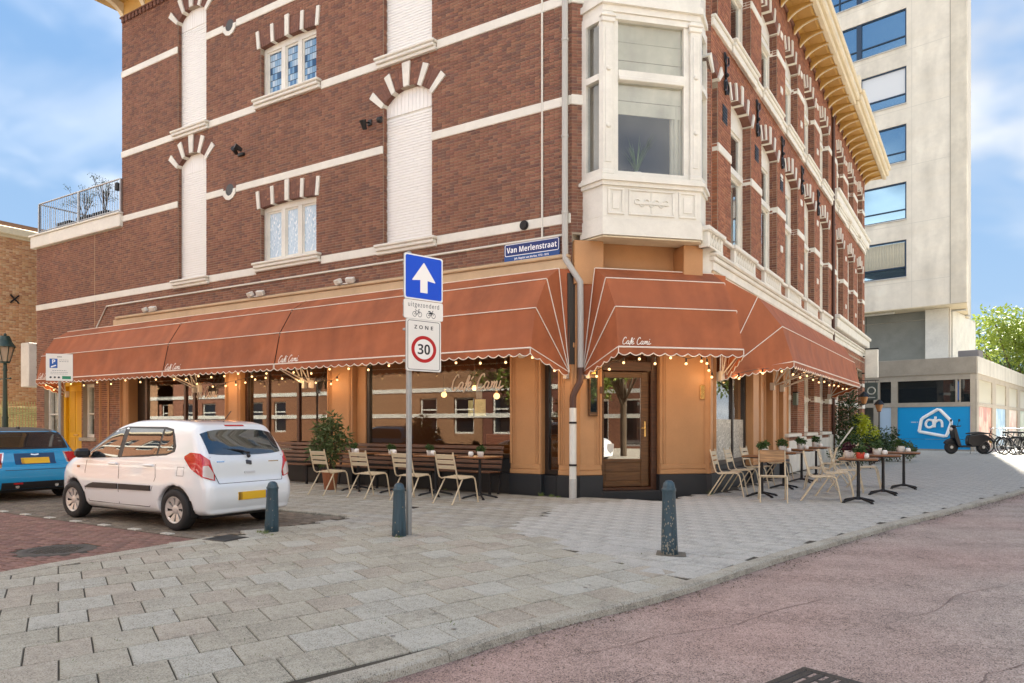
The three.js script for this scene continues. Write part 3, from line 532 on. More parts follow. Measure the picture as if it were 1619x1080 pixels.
// carved panels under the window
for (const [a, b] of [[0.56, 0.90], [0.99, 1.95], [2.04, 2.42]]) {
  const g = [box(a, b, 5.50, 5.54, 0.5, 0.525, 0.008), box(a, b, 5.97, 6.01, 0.5, 0.525, 0.008), box(a, a + 0.05, 5.54, 5.97, 0.5, 0.525, 0.008), box(b - 0.05, b, 5.54, 5.97, 0.5, 0.525, 0.008)];
  if (b - a > 0.6) { const c = (a + b) / 2; g.push(box(c - 0.012, c + 0.012, 5.54, 5.97, 0.5, 0.515), box(a + 0.12, b - 0.12, 5.72, 5.78, 0.5, 0.52, 0.01)); for (let i = -3; i <= 3; i++) g.push(move(new THREE.TorusGeometry(0.05, 0.012, 5, 14), c + i * 0.10, 5.75 + (i % 2 ? 0.02 : -0.02), 0.51)); }
  else g.push(box(a + 0.10, b - 0.10, 5.60, 5.91, 0.5, 0.515, 0.01));
  mesh('carved_panel', g, M.whiteWood, bay);
}
mesh('soffit', [move(extrude(poly(grow(-0.02).map(([u, w]) => [u, -w])), 0.03), 0, 5.06, 0, 0, -PI / 2)], M.cream, bay);
// piers under the bay
mesh('bay_pier', [box(0.02, 0.62, 4.2, 5.06, -0.3, 0.12, 0.01)], M.ochre, B, FC);
mesh('bay_pier', [box(2.30, 2.72, 4.2, 5.06, -0.3, 0.2, 0.01)], M.ochre, B, FC);
mesh('bay_recess', [box(0.0, 3.0, 4.2, 5.21, -0.40, -0.301)], M.ochre, B, FC);
mesh('bay_pier_end', [box(2.72, 3.0, 4.3, 5.2, -0.3, 0.02)], M.white, B, FC);
// ---------------------------------------------------------------- café shop front
const pilaster = (u0, u1, frame, d = 0.0, top = 4.5, back = -0.34) => {
  const p = mesh('pilaster', [box(u0, u1, 0.42, top, back, d, 0.008)], M.ochre, B, frame), w = u1 - u0;
  const g = [box(u0 + 0.0, u1 - 0.0, 0.425, 0.52, d, d + 0.03, 0.01), box(u0 + 0.02, u1 - 0.02, 0.525, 0.62, d, d + 0.018, 0.008), box(u0 + 0.05, u1 - 0.05, 2.95, 3.05, d, d + 0.03, 0.01)];
  if (w > 0.35) for (const [a, b, e] of [[0.0, 0.045, 0.030], [0.075, 0.10, 0.018], [0.125, 0.14, 0.010]]) { g.push(box(u0 + a, u0 + b, 0.63, 2.94, d, d + e, 0.008)); g.push(box(u1 - b, u1 - a, 0.63, 2.94, d, d + e, 0.008)); }
  mesh('moulding', g, M.ochre, p);
  mesh('plinth', [box(u0 - 0.02, u1 + 0.02, -0.15, 0.42, back, d + 0.05, 0.012)], M.plinth, p);
  return p;
};
// left wing
for (const [a, b] of [[-19.30, -18.72], [-18.10, -17.62], [-12.90, -12.26], [-8.92, -8.06], [-3.56, -2.82], [-2.42, -2.0]]) pilaster(a, b, FL);
pilaster(-8.058, -7.76, FL, -0.12);
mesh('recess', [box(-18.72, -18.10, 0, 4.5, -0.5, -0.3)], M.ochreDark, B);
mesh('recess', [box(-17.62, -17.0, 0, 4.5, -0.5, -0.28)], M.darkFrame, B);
const shopWindow = (u0, u1, v0, v1, mull, frame, z = -0.2, wood = M.darkFrame, low) => {
  const f = 0.09, g = [box(u0, u0 + f, v0, v1, z - 0.06, z + 0.05, 0.006), box(u1 - f, u1, v0, v1, z - 0.06, z + 0.05, 0.006), box(u0 + f, u1 - f, v0, v0 + f, z - 0.06, z + 0.07, 0.006), box(u0 + f, u1 - f, v1 - 0.14, v1, z - 0.06, z + 0.05, 0.006)];
  for (const m of mull) g.push(box(m - 0.045, m + 0.045, v0 + f, v1 - 0.14, z - 0.06, z + 0.045, 0.006));
  const w = mesh('shop_window', g, wood, B, frame), xs = [u0 + f, ...mull.flatMap((m) => [m - 0.045, m + 0.045]), u1 - f];
  for (let i = 0; i < xs.length; i += 2) mesh('window_pane', [box(xs[i], xs[i + 1], v0 + f, v1 - 0.14, z - 0.01, z)], M.glass, w);
  if (low !== undefined) mesh('base_panel', [box(u0, u1, low, v0, z - 0.10, z + 0.04, 0.01), box(u0, u1, -0.15, low, z - 0.1, z + 0.12, 0.01)], M.plinth, w);
  mesh('transom_panel', [box(u0, u1, v1, 4.5, z - 0.06, z + 0.04, 0.01)], M.darkFrame, w);
  return w;
};
const swA = shopWindow(-17.0, -12.90, 0.62, 3.2, [-15.0, -14.55], FL, -0.2, M.brownWood, 0.42);
const swB = shopWindow(-12.26, -8.92, 0.62, 3.2, [-11.35, -10.17], FL, -0.2, M.brownWood, 0.42);
const swC = shopWindow(-7.76, -3.56, 0.72, 3.2, [], FL, -0.2, M.darkFrame, 0.42);
shopWindow(-2.82, -2.42, 0.42, 3.2, [], FL, -0.2, M.darkFrame, 0.40);
// chamfered corner with the door
pilaster(-0.02, 0.62, FC); pilaster(1.86, 2.98, FC);
{
  const d = mesh('door_frame', [box(0.62, 0.67, 0.05, 3.2, -0.34, -0.14, 0.008), box(1.73, 1.86, 0.05, 3.2, -0.34, -0.12, 0.012), box(0.67, 1.73, 2.52, 2.72, -0.34, -0.12, 0.012), box(0.67, 1.73, 3.05, 3.2, -0.34, -0.14, 0.01), box(0.62, 1.86, 3.2, 4.5, -0.34, -0.2)], M.brownWood, B, FC);
  mesh('doorstep', [box(0.62, 1.86, -0.1, 0.10, -0.4, 0.05, 0.015)], M.plinth, d);
  mesh('threshold', [box(0.67, 1.73, 0.10, 0.16, -0.34, -0.1, 0.01)], M.brownWood, d);
  mesh('fanlight', [box(0.67, 1.73, 2.722, 3.048, -0.27, -0.262)], M.glass, d);
  const leaf = mesh('door', [box(0.68, 0.75, 0.17, 2.51, -0.28, -0.22, 0.008), box(1.55, 1.72, 0.17, 2.51, -0.28, -0.22, 0.008), box(0.75, 1.55, 2.39, 2.51, -0.28, -0.22, 0.008), box(0.75, 1.55, 0.17, 0.27, -0.28, -0.22, 0.008), box(0.75, 1.55, 0.66, 0.73, -0.28, -0.22, 0.008), box(0.75, 1.55, 0.27, 0.66, -0.27, -0.24)], M.doorWood, B, FC);
  mesh('door_glass', [box(0.75, 1.55, 0.73, 2.39, -0.256, -0.248)], M.doorGlass, leaf);
  mesh('kick_board', [box(0.78, 1.52, 0.29, 0.45, -0.24, -0.228, 0.006), box(0.78, 1.52, 0.475, 0.64, -0.24, -0.228, 0.006)], M.doorWood, leaf);
  mesh('door_handle', [box(1.615, 1.655, 1.18, 1.50, -0.22, -0.205, 0.006), tube([[1.635, 1.36, -0.21], [1.635, 1.36, -0.155], [1.53, 1.36, -0.155]], 0.012, 6)], M.brass, leaf);
  const sh = new THREE.Shape(); sh.moveTo(-0.07, 0.09); sh.lineTo(0.07, 0.09); sh.lineTo(0.07, 0); sh.quadraticCurveTo(0.06, -0.07, 0, -0.1); sh.quadraticCurveTo(-0.06, -0.07, -0.07, 0);
  mesh('shield_sticker', [move(extrude(sh, 0.002), 0.90, 0.95, -0.247)], M.white, leaf);
}
// right wing
shopWindow(0.30, 3.30, 0.55, 3.2, [2.2], FR, -0.2, M.darkFrame, 0.42);
M.lace2 = mat(0.90, 0.89, 0.85, 0.5, { map: canvasTex(256, 128, (x, w, h) => { x.fillStyle = '#bdbab2'; x.fillRect(0, 0, w, h); for (let i = 0; i < 200; i++) { x.strokeStyle = pick(['#f4f2ec', '#8e8a82', '#d8d4ca']); x.lineWidth = 1.5; x.beginPath(); x.arc(rnd() * w, rnd() * h, 3 + rnd() * 9, 0, 5); x.stroke(); } }) });
mesh('window_film', [unitUV(box(0.39, 3.21, 0.64, 1.55, -0.197, -0.192), 0.39, 3.21, 0.64, 1.55)], M.lace2, B, FR);
for (const [a, b, d] of [[-0.1, 0.30, 0], [3.30, 4.1, 0], [4.5, 5.0, -0.1], [5.35, 6.0, 0], [6.6, 7.3, 0]]) pilaster(a, b, FR, d);
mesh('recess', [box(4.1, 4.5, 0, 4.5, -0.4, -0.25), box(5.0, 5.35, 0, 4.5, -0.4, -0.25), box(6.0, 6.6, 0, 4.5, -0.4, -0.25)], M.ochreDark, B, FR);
mesh('fascia', [box(0, 7.35, 4.4, 4.62, -0.3, 0.05, 0.015)], M.beige, B, FR);
// dim room behind the glass
const roomPlan = [[-19, 0.4], [-2.45, 0.4], [-0.75, 2.2], [-0.75, 7], [-19, 7]];
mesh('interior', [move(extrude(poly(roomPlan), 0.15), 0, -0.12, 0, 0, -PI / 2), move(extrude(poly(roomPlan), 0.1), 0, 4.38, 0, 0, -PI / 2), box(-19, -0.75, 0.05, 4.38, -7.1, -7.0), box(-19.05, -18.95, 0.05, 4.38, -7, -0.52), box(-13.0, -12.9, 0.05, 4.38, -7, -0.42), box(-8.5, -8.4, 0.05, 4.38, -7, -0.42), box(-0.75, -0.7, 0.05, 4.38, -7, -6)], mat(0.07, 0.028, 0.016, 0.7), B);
mesh('counter', [box(-12, -9, 0.05, 1.15, -4.2, -3.6, 0.02), box(-7.2, -4.4, 0.05, 1.15, -5, -4.4, 0.02), box(-7.2, -4.4, 1.6, 1.64, -6.95, -6.6), box(-7.2, -4.4, 2.1, 2.14, -6.95, -6.6)], M.doorWood, B);
// lettering on the glass
const nameTex = (col) => canvasTex(512, 128, (x, w, h) => scriptName(x, w, h, col, 9));
const letterMat = new THREE.MeshStandardMaterial({ color: lin(0.72, 0.62, 0.52), roughness: 0.6, map: nameTex('#ffffff'), transparent: true, alphaTest: 0.35, side: THREE.DoubleSide });
const awnLetter = new THREE.MeshStandardMaterial({ color: lin(0.82, 0.75, 0.66), roughness: 0.7, map: nameTex('#ffffff'), transparent: true, alphaTest: 0.35, side: THREE.DoubleSide });
const lettering = (x, y, z, w, h, parent, frame, ry = 0, rx = 0, m = letterMat) => mesh('lettering', [move(plate(w, h), x, y, z, ry, rx)], m, parent, frame);
lettering(-4.42, 2.36, -0.193, 1.75, 0.44, swC); lettering(-14.0, 2.36, -0.193, 1.55, 0.42, swA);
// paper menus and a hanging scroll inside the glass, pendant lamps further in
const paper = mat(0.80, 0.76, 0.55, 0.8, { map: canvasTex(128, 160, (x, w, h) => { x.fillStyle = '#f3ecc8'; x.fillRect(0, 0, w, h); x.strokeStyle = '#8a8452'; for (let i = 0; i < 12; i++) { x.lineWidth = 2; x.beginPath(); x.moveTo(14, 16 + i * 11); x.lineTo(60 + rnd() * 54, 16 + i * 11); x.stroke(); } }) });
const pp = (name, a, b, c, d, m, l) => solo(name, [unitUV(box(a, b, c, d, -0.226, -0.222), a, b, c, d)], m, l, 'menu sheet');
pp('menu_sheet', -4.62, -4.34, 1.62, 1.98, paper, 'square cream menu sheet behind the large café window glass');
pp('menu_sheet', -4.80, -4.68, 1.62, 1.96, paper, 'narrow cream menu strip beside the square sheet in the window');
solo('hanging_scroll', [unitUV(box(-4.6, -4.44, 2.0, 2.32, -0.24, -0.235), -4.6, -4.44, 2.0, 2.32)], mat(0.30, 0.32, 0.32, 0.8, { map: T.fabric }), 'grey hanging strip above the menu sheet in the café window', 'scroll');
M.bulb = new THREE.MeshStandardMaterial({ color: lin(1, 0.8, 0.5), emissive: lin(1, 0.56, 0.22), emissiveIntensity: 0.5 });
const bulbLight = (parent, x, y, z, i = 0.042) => { const l = new THREE.PointLight(new THREE.Color(1, 0.6, 0.28), i, 9, 2); l.position.set(x, y, z); l.castShadow = true; l.shadow.radius = 1; parent.add(l); };
[[-4.9, 2.1, -1.5], [-4.05, 2.15, -1.7], [-6.6, 2.4, -3], [-7.0, 2.2, -2.2], [-10.5, 2.3, -2], [-14.5, 2.2, -2.2]].forEach(([x, y, z], i) => {
  const t = thing('pendant_lamp', ['glowing pendant lamp left of the grey scroll inside the large window', 'glowing pendant lamp near the right edge inside the large window', 'small glowing pendant deep inside the large window', 'glowing pendant near the left edge inside the large window', 'glowing pendant lamp inside the window behind the potted shrub', 'glowing pendant lamp inside the leftmost café window'][i], 'pendant lamp', [x, y, z]);
  mesh('lamp_bulb', [sphere(0.075, 0, 0, 0)], M.bulb, t); mesh('cord', [cyl(0.008, 0.008, 2.2, 0, 0.1, 0, 6)], M.black, t); mesh('socket', [cyl(0.03, 0.025, 0.08, 0, 0.06, 0, 10)], M.brass, t);
  bulbLight(t, 0, 0, 0, 0.4);
});
mesh('corner_gap_shade', [box(-0.10, 0.27, 2.62, 4.42, 0.0, 0.05)], M.darkFrame, B, FC);  // dark panel before the pilaster, painted as the shaded gap behind the drainpipe
// fittings on the shop front
const onC = (x, y, z) => { const p = inFrame(FC, x, y, z); return [p.x, p.y, p.z]; };
{
  const t = thing('menu_case', 'narrow brown menu case on the orange pilaster left of the door', 'menu case', onC(0.42, 1.62, 0.0), FC.r);
  mesh('case', [box(-0.09, 0.09, -0.02, 0.98, 0, 0.10, 0.012)], M.doorWood, t); mesh('case_glass', [box(-0.065, 0.065, 0.06, 0.74, 0.10, 0.106)], M.darkGlass, t); mesh('case_lamp', [box(-0.06, 0.06, 0.80, 0.90, 0.10, 0.13, 0.01)], M.brass, t); mesh('case_roof', [box(-0.11, 0.11, 0.98, 1.02, 0, 0.14, 0.01)], M.brownWood, t);
}
solo('door_bell', [move(box(-0.03, 0.03, 0, 0.14, 0, 0.03, 0.006), ...onC(0.60, 2.05, 0.02), FC.r)], M.rust, 'small dark bell plate between the menu case and the door', 'door bell');
solo('wall_sensor', [box(-3.32, -3.20, 2.80, 2.98, 0.005, 0.09, 0.015)], M.white, 'small white sensor box high on the pilaster beside the large window', 'sensor');
solo('letter_plate', [move(box(-0.05, 0.05, 0, 0.30, 0, 0.03, 0.006), ...onC(2.80, 1.95, 0.005), FC.r)], M.brass, 'small brass plate on the pilaster right of the door', 'plate');
// drainpipe down the corner
{
  const g = thing('drainpipe', 'pale zinc drainpipe down the building corner left of the white bay', 'drainpipe');
  mesh('upper_pipe', [tube([[-2.22, 14.5, 0.10], [-2.22, 4.62, 0.10], ...[[0.13, 4.3, 0.16], [0.13, 2.5, 0.16]].map((p) => onC(...p))], 0.062, 10)], M.zinc, g);
  mesh('middle_pipe', [tube([onC(0.13, 2.55, 0.16), onC(0.13, 2.3, 0.16), onC(-0.02, 2.0, 0.13), onC(-0.02, 1.75, 0.13)], 0.066, 10)], M.rust, g);
  mesh('lower_pipe', [tube([onC(-0.02, 1.76, 0.13), onC(-0.02, 0.36, 0.13)], 0.072, 10)], M.white, g);
  mesh('standpipe', [tube([onC(-0.02, 0.37, 0.13), onC(-0.02, -0.02, 0.13)], 0.076, 10)], M.zinc, g);
  for (const y of [1.45, 0.62]) mesh('pipe_clip', [move(cyl(0.08, 0.08, 0.04, 0, 0, 0, 14), ...onC(-0.02, y, 0.13))], M.iron, g);
  for (const y of [12.9, 11.4, 9.0, 7.1, 5.6]) mesh('pipe_joint', [move(cyl(0.07, 0.07, 0.05, 0, 0, 0, 14), -2.22, y, 0.10)], M.zinc, g);
}
// ---------------------------------------------------------------- awnings
const PROF = [[0.12, 4.52], [0.55, 4.25], [0.93, 3.64], [1.10, 2.87]];   // [projection, height] of the hoops
const PIV = [0.10, 2.46];
function awning(label, frame, u0, u1, opt = {}) {
  const t = thing('awning', label, 'awning', frame.o, frame.r);
  const inset = opt.inset ?? [0.26, 0.26, 0.26, 0.26], L = opt.left ?? true, R = opt.right ?? true;
  const iR = opt.insetR ?? inset, at = (s, i) => (s < 0 ? u0 + (L ? inset[i] : 0.012) : u1 - (R ? iR[i] : 0.012));
  const C = (s, i) => [at(s, i), PROF[i][1], PROF[i][0]], n = Math.max(4, Math.round((u1 - u0) / 0.35));
  const grid = (P, nu, nv, amp) => {                                  // cloth between hoops: sags a little and puckers
    const pos = [], ind = [];
    for (let i = 0; i <= nu; i++) for (let k = 0; k <= nv; k++) {
      const f = i / nu, g = k / nv, p = P(f, g), e = Math.sin(g * PI) * Math.min(1, Math.sin(f * PI) * 6), w = amp * e * (1 + 0.7 * noise.noise(p[0] * 1.3 + u0, g * 2.2, 3.3) + 0.45 * noise.noise(p[0] * 5.1, g * 3.1 + u0, 8.1) * (0.4 + g)) + 0.012 * e * noise.noise(p[0] * 2.6 + g * 4, g * 1.5, 5.5 + u0);
      pos.push(p[0], p[1] - w * 0.75, p[2] - w * 0.85);
    }
    for (let i = 0; i < nu; i++) for (let k = 0; k < nv; k++) { const a = i * (nv + 1) + k, b = a + nv + 1; ind.push(a, a + 1, b, b, a + 1, b + 1); }
    const g = new THREE.BufferGeometry(); g.setAttribute('position', new THREE.Float32BufferAttribute(pos, 3)); g.setIndex(ind); g.computeVertexNormals(); return boxUV(g, u0 * 0.7, u0);
  };
  const nu = Math.round((u1 - u0) / 0.11);
  mesh('canopy', [0, 1, 2].map((i) => grid((f, g) => { const a = [lerp(at(-1, i), at(1, i), f), PROF[i][1], PROF[i][0]], b = [lerp(at(-1, i + 1), at(1, i + 1), f), PROF[i + 1][1], PROF[i + 1][0]]; return [0, 1, 2].map((q) => lerp(a[q], b[q], g)); }, nu, 8, [0.012, 0.022, 0.026][i])), M.awning, t);
  const pip = [];
  for (let i = 0; i < 4; i++) pip.push(tube([C(-1, i), C(1, i)].map((p) => [p[0], p[1] + 0.004, p[2] + 0.006]), i === 3 ? 0.017 : 0.011, 5));
  for (const s of [-1, 1]) {
    const piv = [s < 0 ? u0 + (L ? 0.0 : 0.03) : u1 - (R ? 0.0 : 0.03), PIV[1], PIV[0]], end = s < 0 ? L : R;
    if (end) {
      const q = []; for (let i = 0; i < 3; i++) q.push([C(s, i), C(s, i + 1), piv]); q.push([C(s, 0), piv, [piv[0], 4.5, 0.06]]);
      mesh('cheek', [quads(q)], M.awning, t);
      for (let i = 0; i < 4; i++) pip.push(tube([piv, C(s, i)].map((p) => [p[0] + s * 0.008, p[1] + 0.002, p[2] + 0.004]), 0.011, 5));
    }
    const arms = [];
    for (let i = 1; i < 4; i++) arms.push(tube([[piv[0] - s * 0.09, piv[1], piv[2]], [C(s, i)[0] - s * 0.03, C(s, i)[1] - 0.02, C(s, i)[2] - 0.02]], 0.016, 6));
    arms.push(box(piv[0] - s * 0.13, piv[0] - s * 0.05, piv[1] - 0.12, piv[1] + 0.08, 0.0, 0.12, 0.01));
    mesh('hoop_arms', arms, M.armPaint ??= mat(0.62, 0.57, 0.50, 0.5), t);
  }
  for (const um of opt.mid ?? []) { const arms = []; for (let i = 1; i < 4; i++) for (const q of [-0.25, 0.25]) arms.push(tube([[um, PIV[1], PIV[0]], [um + q * 1.2, PROF[i][1] - 0.03, PROF[i][0] - 0.03]], 0.014, 6)); arms.push(box(um - 0.05, um + 0.05, PIV[1] - 0.12, PIV[1] + 0.08, 0, 0.12, 0.01)); mesh('hoop_arms', arms, M.armPaint ??= mat(0.62, 0.57, 0.50, 0.5), t); }
  // scalloped valance along the front and down the cheeks
  const scal = (a, b, name, wave = 0.24) => {
    const Ln = Math.hypot(b[0] - a[0], b[1] - a[1], b[2] - a[2]), m = Math.max(2, Math.round(Ln / wave)), q = [], edge = [];
    const P = (f) => [0, 1, 2].map((j) => lerp(a[j], b[j], f));
    const drop = (f) => 0.13 + 0.05 * Math.abs(Math.sin(f * m * PI)) - 0.03;
    const N = m * 8;
    for (let k = 0; k < N; k++) { const p = P(k / N), r = P((k + 1) / N); q.push([[p[0], p[1] - drop(k / N), p[2]], [r[0], r[1] - drop((k + 1) / N), r[2]], r, p]); }
    for (let k = 0; k <= N; k++) { const p = P(k / N); edge.push([p[0], p[1] - drop(k / N), p[2]]); }
    const v = mesh(name, [quads(q)], M.awning, t);
    const bits = []; for (let k = 0; k < N; k++) bits.push(tube([edge[k], edge[k + 1]], 0.010, 4));
    mesh('valance_edge', bits, M.piping, v);
    return v;
  };
  const f3 = [C(-1, 3), C(1, 3)].map((p) => [p[0], p[1], p[2] + 0.012]);
  scal(f3[0], f3[1], 'valance');
  if (L) scal([u0 + 0.0, PIV[1] + 0.05, PIV[0] + 0.05], f3[0], 'valance'); if (R) scal(f3[1], [u1, PIV[1] + 0.05, PIV[0] + 0.05], 'valance');
  for (const [s, en] of [[-1, L], [1, R]]) pip.push(tube([[f3[s < 0 ? 0 : 1][0], PROF[3][1], PROF[3][0] + 0.014], [f3[s < 0 ? 0 : 1][0], PROF[3][1] - 0.12, PROF[3][0] + 0.014]], 0.010, 5));
  mesh('piping', pip, M.piping, t);
  if (opt.name !== undefined) { const h = opt.small ? 0.18 : 0.22, w = h * 4, a = Math.atan2(PROF[3][0] - PROF[2][0], PROF[2][1] - PROF[3][1]); lettering(at(-1, 3) + opt.name + w / 2, 2.99, 1.092, w, h, t, undefined, 0, -a, awnLetter); }
  return t;
}
awning('leftmost rust brown café awning on the side street, behind the parking sign', FL, -21.3, -14.10, { right: false, name: 0.12 });
awning('middle rust brown awning of the side street front, between two seams', FL, -14.09, -9.57, { left: false, right: false, name: 0.06 });
awning('long rust brown awning over the large café window beside the street sign pole', FL, -9.56, -2.13, { left: false, name: 0.10, inset: [0.22, 0.25, 0.27, 0.28] });
awning('rust brown awning over the corner door with white script lettering', FC, 0.20, 3.30, { inset: [0.24, 0.31, 0.36, 0.35], insetR: [0.33, 0.30, 0.25, 0.2], name: 0.06, small: true });
awning('rust brown awning along the main road side over the terrace tables', FR, 0.30, 14.1, { inset: [0.06, 1.30, 1.95, 2.30], insetR: [0.1, 0.2, 0.25, 0.28], mid: [5.15, 6.3] });
// ---------------------------------------------------------------- light strings: each awning has one, with its bulbs
function lightString(label, frame, pts, n) {
  const t = thing('light_string', label, 'string lights', frame.o, frame.r);
  const c = new THREE.CatmullRomCurve3(pts.map((p) => V(...p)), false, 'catmullrom', 0.1);
  mesh('cable', [flat(new THREE.TubeGeometry(c, 50, 0.006, 4))], M.black, t);
  for (let i = 0; i < n; i++) {
    const p = c.getPointAt((i + 0.5) / n), dy = rr(0.03, 0.07);
    mesh('light_bulb', [sphere(0.025, p.x, p.y - dy - 0.05, p.z, 10, 8)], M.bulb, t);
    mesh('bulb_socket', [cyl(0.016, 0.018, dy + 0.02, p.x, p.y - dy - 0.02, p.z, 6)], M.black, t);
    bulbLight(t, p.x, p.y - dy - 0.05, p.z);
  }
}
const zf = 1.0, yf = 2.80;
const drape = (u0, u1, y, z, k) => { const o = []; for (let i = 0; i <= k; i++) { o.push([lerp(u0, u1, i / k), y, z]); if (i < k) o.push([lerp(u0, u1, (i + 0.5) / k), y - 0.09, z]); } return o; };
lightString('string of warm bulbs under the leftmost awning edge', FL, [[-21.0, 2.5, 0.25], ...drape(-20.9, -14.2, yf, zf, 4)], 10);
lightString('string of warm bulbs under the middle awning of the side street', FL, drape(-14.0, -9.7, yf, zf, 3), 8);
lightString('string of warm bulbs along the inner wall behind the middle awning', FL, [[-13.8, 2.7, 0.5], [-12.9, 2.55, 0.2], [-12.2, 2.6, 0.25], [-10.6, 2.72, 0.5], [-9.4, 2.6, 0.2], [-8.6, 2.5, 0.15], [-8.0, 2.62, 0.5]], 12);
lightString('string of warm bulbs under the long awning beside the sign pole', FL, [...drape(-9.3, -2.45, yf, zf, 4), [-2.3, 2.62, 0.6], [-2.16, 2.46, 0.2]], 13);
lightString('string of warm bulbs under the corner door awning', FC, [[0.32, 2.44, 0.2], [0.62, 2.62, 0.7], ...drape(0.95, 2.35, yf - 0.02, zf, 2), [2.7, 2.6, 0.5], [2.95, 2.42, 0.2]], 11);
lightString('string of warm bulbs under the main road awning above the terrace', FR, [[0.35, 2.44, 0.2], [1.2, 2.62, 0.6], ...drape(2.6, 12.0, yf - 0.04, zf - 0.02, 4)], 14);
// ---------------------------------------------------------------- ground, road, kerbs, paving
setting('ground', [box(-220, 220, -0.5, -0.11, -260, 120)], mat(0.20, 0.19, 0.17, 0.95, { map: T.stone }));
const KERB = [[0.55, 14.0], [1.05, 12.2], [1.42, 10.8], [1.666, 9.849], [1.809, 9.219], [1.904, 8.634], [2.054, 7.99], [2.277, 7.316], [2.454, 6.607], [2.612, 5.799], [2.824, 4.637], [3.163, 3.11], [3.675, 0.887], [4.245, -1.301], [5.499, -6.453], [7.4, -14.5], [9.6, -26], [11.2, -45]];
const kc = new THREE.CatmullRomCurve3(KERB.map(([x, z]) => V(x, 0, z))), KL = kc.getLength();
const kAt = (s) => { const t = Math.min(1, Math.max(0, s / KL)), p = kc.getPointAt(t), d = kc.getTangentAt(t); return { p, d, n: V(-d.z, 0, d.x) }; };   // n points to the road side
const kx = []; for (let i = 0; i <= 300; i++) kx.push(kc.getPointAt(i / 300));
const kerbX = (z) => { for (let i = 1; i < kx.length; i++) if (kx[i].z <= z) { const a = kx[i - 1], b = kx[i]; return lerp(a.x, b.x, (z - a.z) / (b.z - a.z || 1)); } return 11.2; };
{
  const pos = [], col = [], nz = 260, nx = 34, P = (i, j) => { const z = 40 - 90 * (i / nz), x = lerp(0.3, 12.5, j / nx); return [x, z]; };
  const C = (x, z) => {                                               // worn red asphalt: redder by the kerb, greyer where wheels polish it
    const k = kerbX(Math.max(-44, Math.min(13.9, z))), e = x - k, n = fbm(x * 0.5, 3.1, z * 0.35, 4), n2 = fbm(x * 1.9 + 4, 1.2, z * 1.3, 3);
    const g = Math.min(1, Math.max(0, 0.18 + e * 0.17 + n * 0.9 - 0.028 * (z - 4))), dirt = 1 - 0.30 * sstep(0.22, 0.0, e + n2 * 0.12) + n2 * 0.14;
    return [lerp(0.52, 0.52, g) * dirt, lerp(0.362, 0.460, g) * dirt, lerp(0.310, 0.405, g) * dirt];
  };
  for (let i = 0; i < nz; i++) for (let j = 0; j < nx; j++) {
    const q = [P(i, j), P(i, j + 1), P(i + 1, j + 1), P(i + 1, j)];
    for (const k of [0, 1, 2, 0, 2, 3]) { pos.push(q[k][0], -0.06, q[k][1]); col.push(...C(...q[k])); }
  }
  const g = new THREE.BufferGeometry(); g.setAttribute('position', new THREE.Float32BufferAttribute(pos, 3)); g.computeVertexNormals(); boxUV(g); g.setAttribute('color', new THREE.Float32BufferAttribute(col, 3));
  const r = new THREE.Mesh(g, M.asphaltRed); r.name = 'road'; r.userData.kind = 'structure'; r.receiveShadow = true; scene.add(r);
  // tar-filled cracks and a worn painted line
  const cracks = [];
  for (const pts of [[[2.3, 8.9], [2.6, 8.3], [2.75, 7.9], [3.1, 7.4], [3.25, 6.8], [3.5, 6.2]], [[4.1, 6.6], [4.35, 6.1], [4.5, 5.3], [4.9, 4.6]], [[2.6, 9.6], [2.9, 9.1], [3.0, 8.7]], [[4.6, 8.2], [4.7, 7.6], [4.95, 7.2], [5.1, 6.4]]]) {
    for (let i = 0; i < pts.length - 1; i++) for (let k = 0; k < 8; k++) {
      const f = k / 8, h = (k + 1) / 8, a = [lerp(pts[i][0], pts[i + 1][0], f), lerp(pts[i][1], pts[i + 1][1], f)], b = [lerp(pts[i][0], pts[i + 1][0], h), lerp(pts[i][1], pts[i + 1][1], h)];
      const w = 0.0015 + 0.0035 * hash(i * 9 + k, 5), ja = 0.02 * (hash(k, i) - 0.5), jb = 0.02 * (hash(k + 1, i) - 0.5);
      cracks.push([[a[0] + ja - w, -0.056, a[1]], [b[0] + jb - w, -0.056, b[1]], [b[0] + jb + w, -0.056, b[1]], [a[0] + ja + w, -0.056, a[1]]]);
    }
  }
  mesh('crack', [quads(cracks)], mat(0.20, 0.14, 0.12, 0.95), r);
  mesh('road_marking', [quads([[[4.95, -0.055, 9.2], [5.05, -0.055, 7.3], [5.4, -0.055, 7.3], [5.4, -0.055, 9.2]]])], mat(0.62, 0.66, 0.68, 0.7, { map: T.stone }), r);
}
const kerb = new THREE.Group(); kerb.name = 'kerb'; kerb.userData.kind = 'structure'; scene.add(kerb);
for (let s = 0.5; s < KL - 3; s += s < 16 ? 0.9 : 1.0) {
  const e = s + (s < 16 ? 0.893 : 0.993), n = 2, pts = [0, 1, 2].map((i) => kAt(lerp(s, e, i / n))), F = [];
  const y = 0.006 + rr(-0.003, 0.003);
  const L = (k, o, h) => V(pts[k].p.x + pts[k].n.x * o, h, pts[k].p.z + pts[k].n.z * o), geos = [];
  for (let i = 0; i < n; i++) {
    const sec = (k) => [L(k, -0.135, -0.1), L(k, -0.135, y), L(k, -0.02, y), L(k, 0.0, y - 0.018), L(k, 0.02, -0.1)];
    const a = sec(i), b = sec(i + 1);
    geos.push(convex([a, b, ...a.map((v, j) => [v, a[(j + 1) % 5], b[(j + 1) % 5], b[j]])], [...a, ...b].reduce((q, v) => q.add(v), V(0, 0, 0)).multiplyScalar(0.1)));
  }
  mesh('kerb_stone', geos, M.kerb, kerb);
}
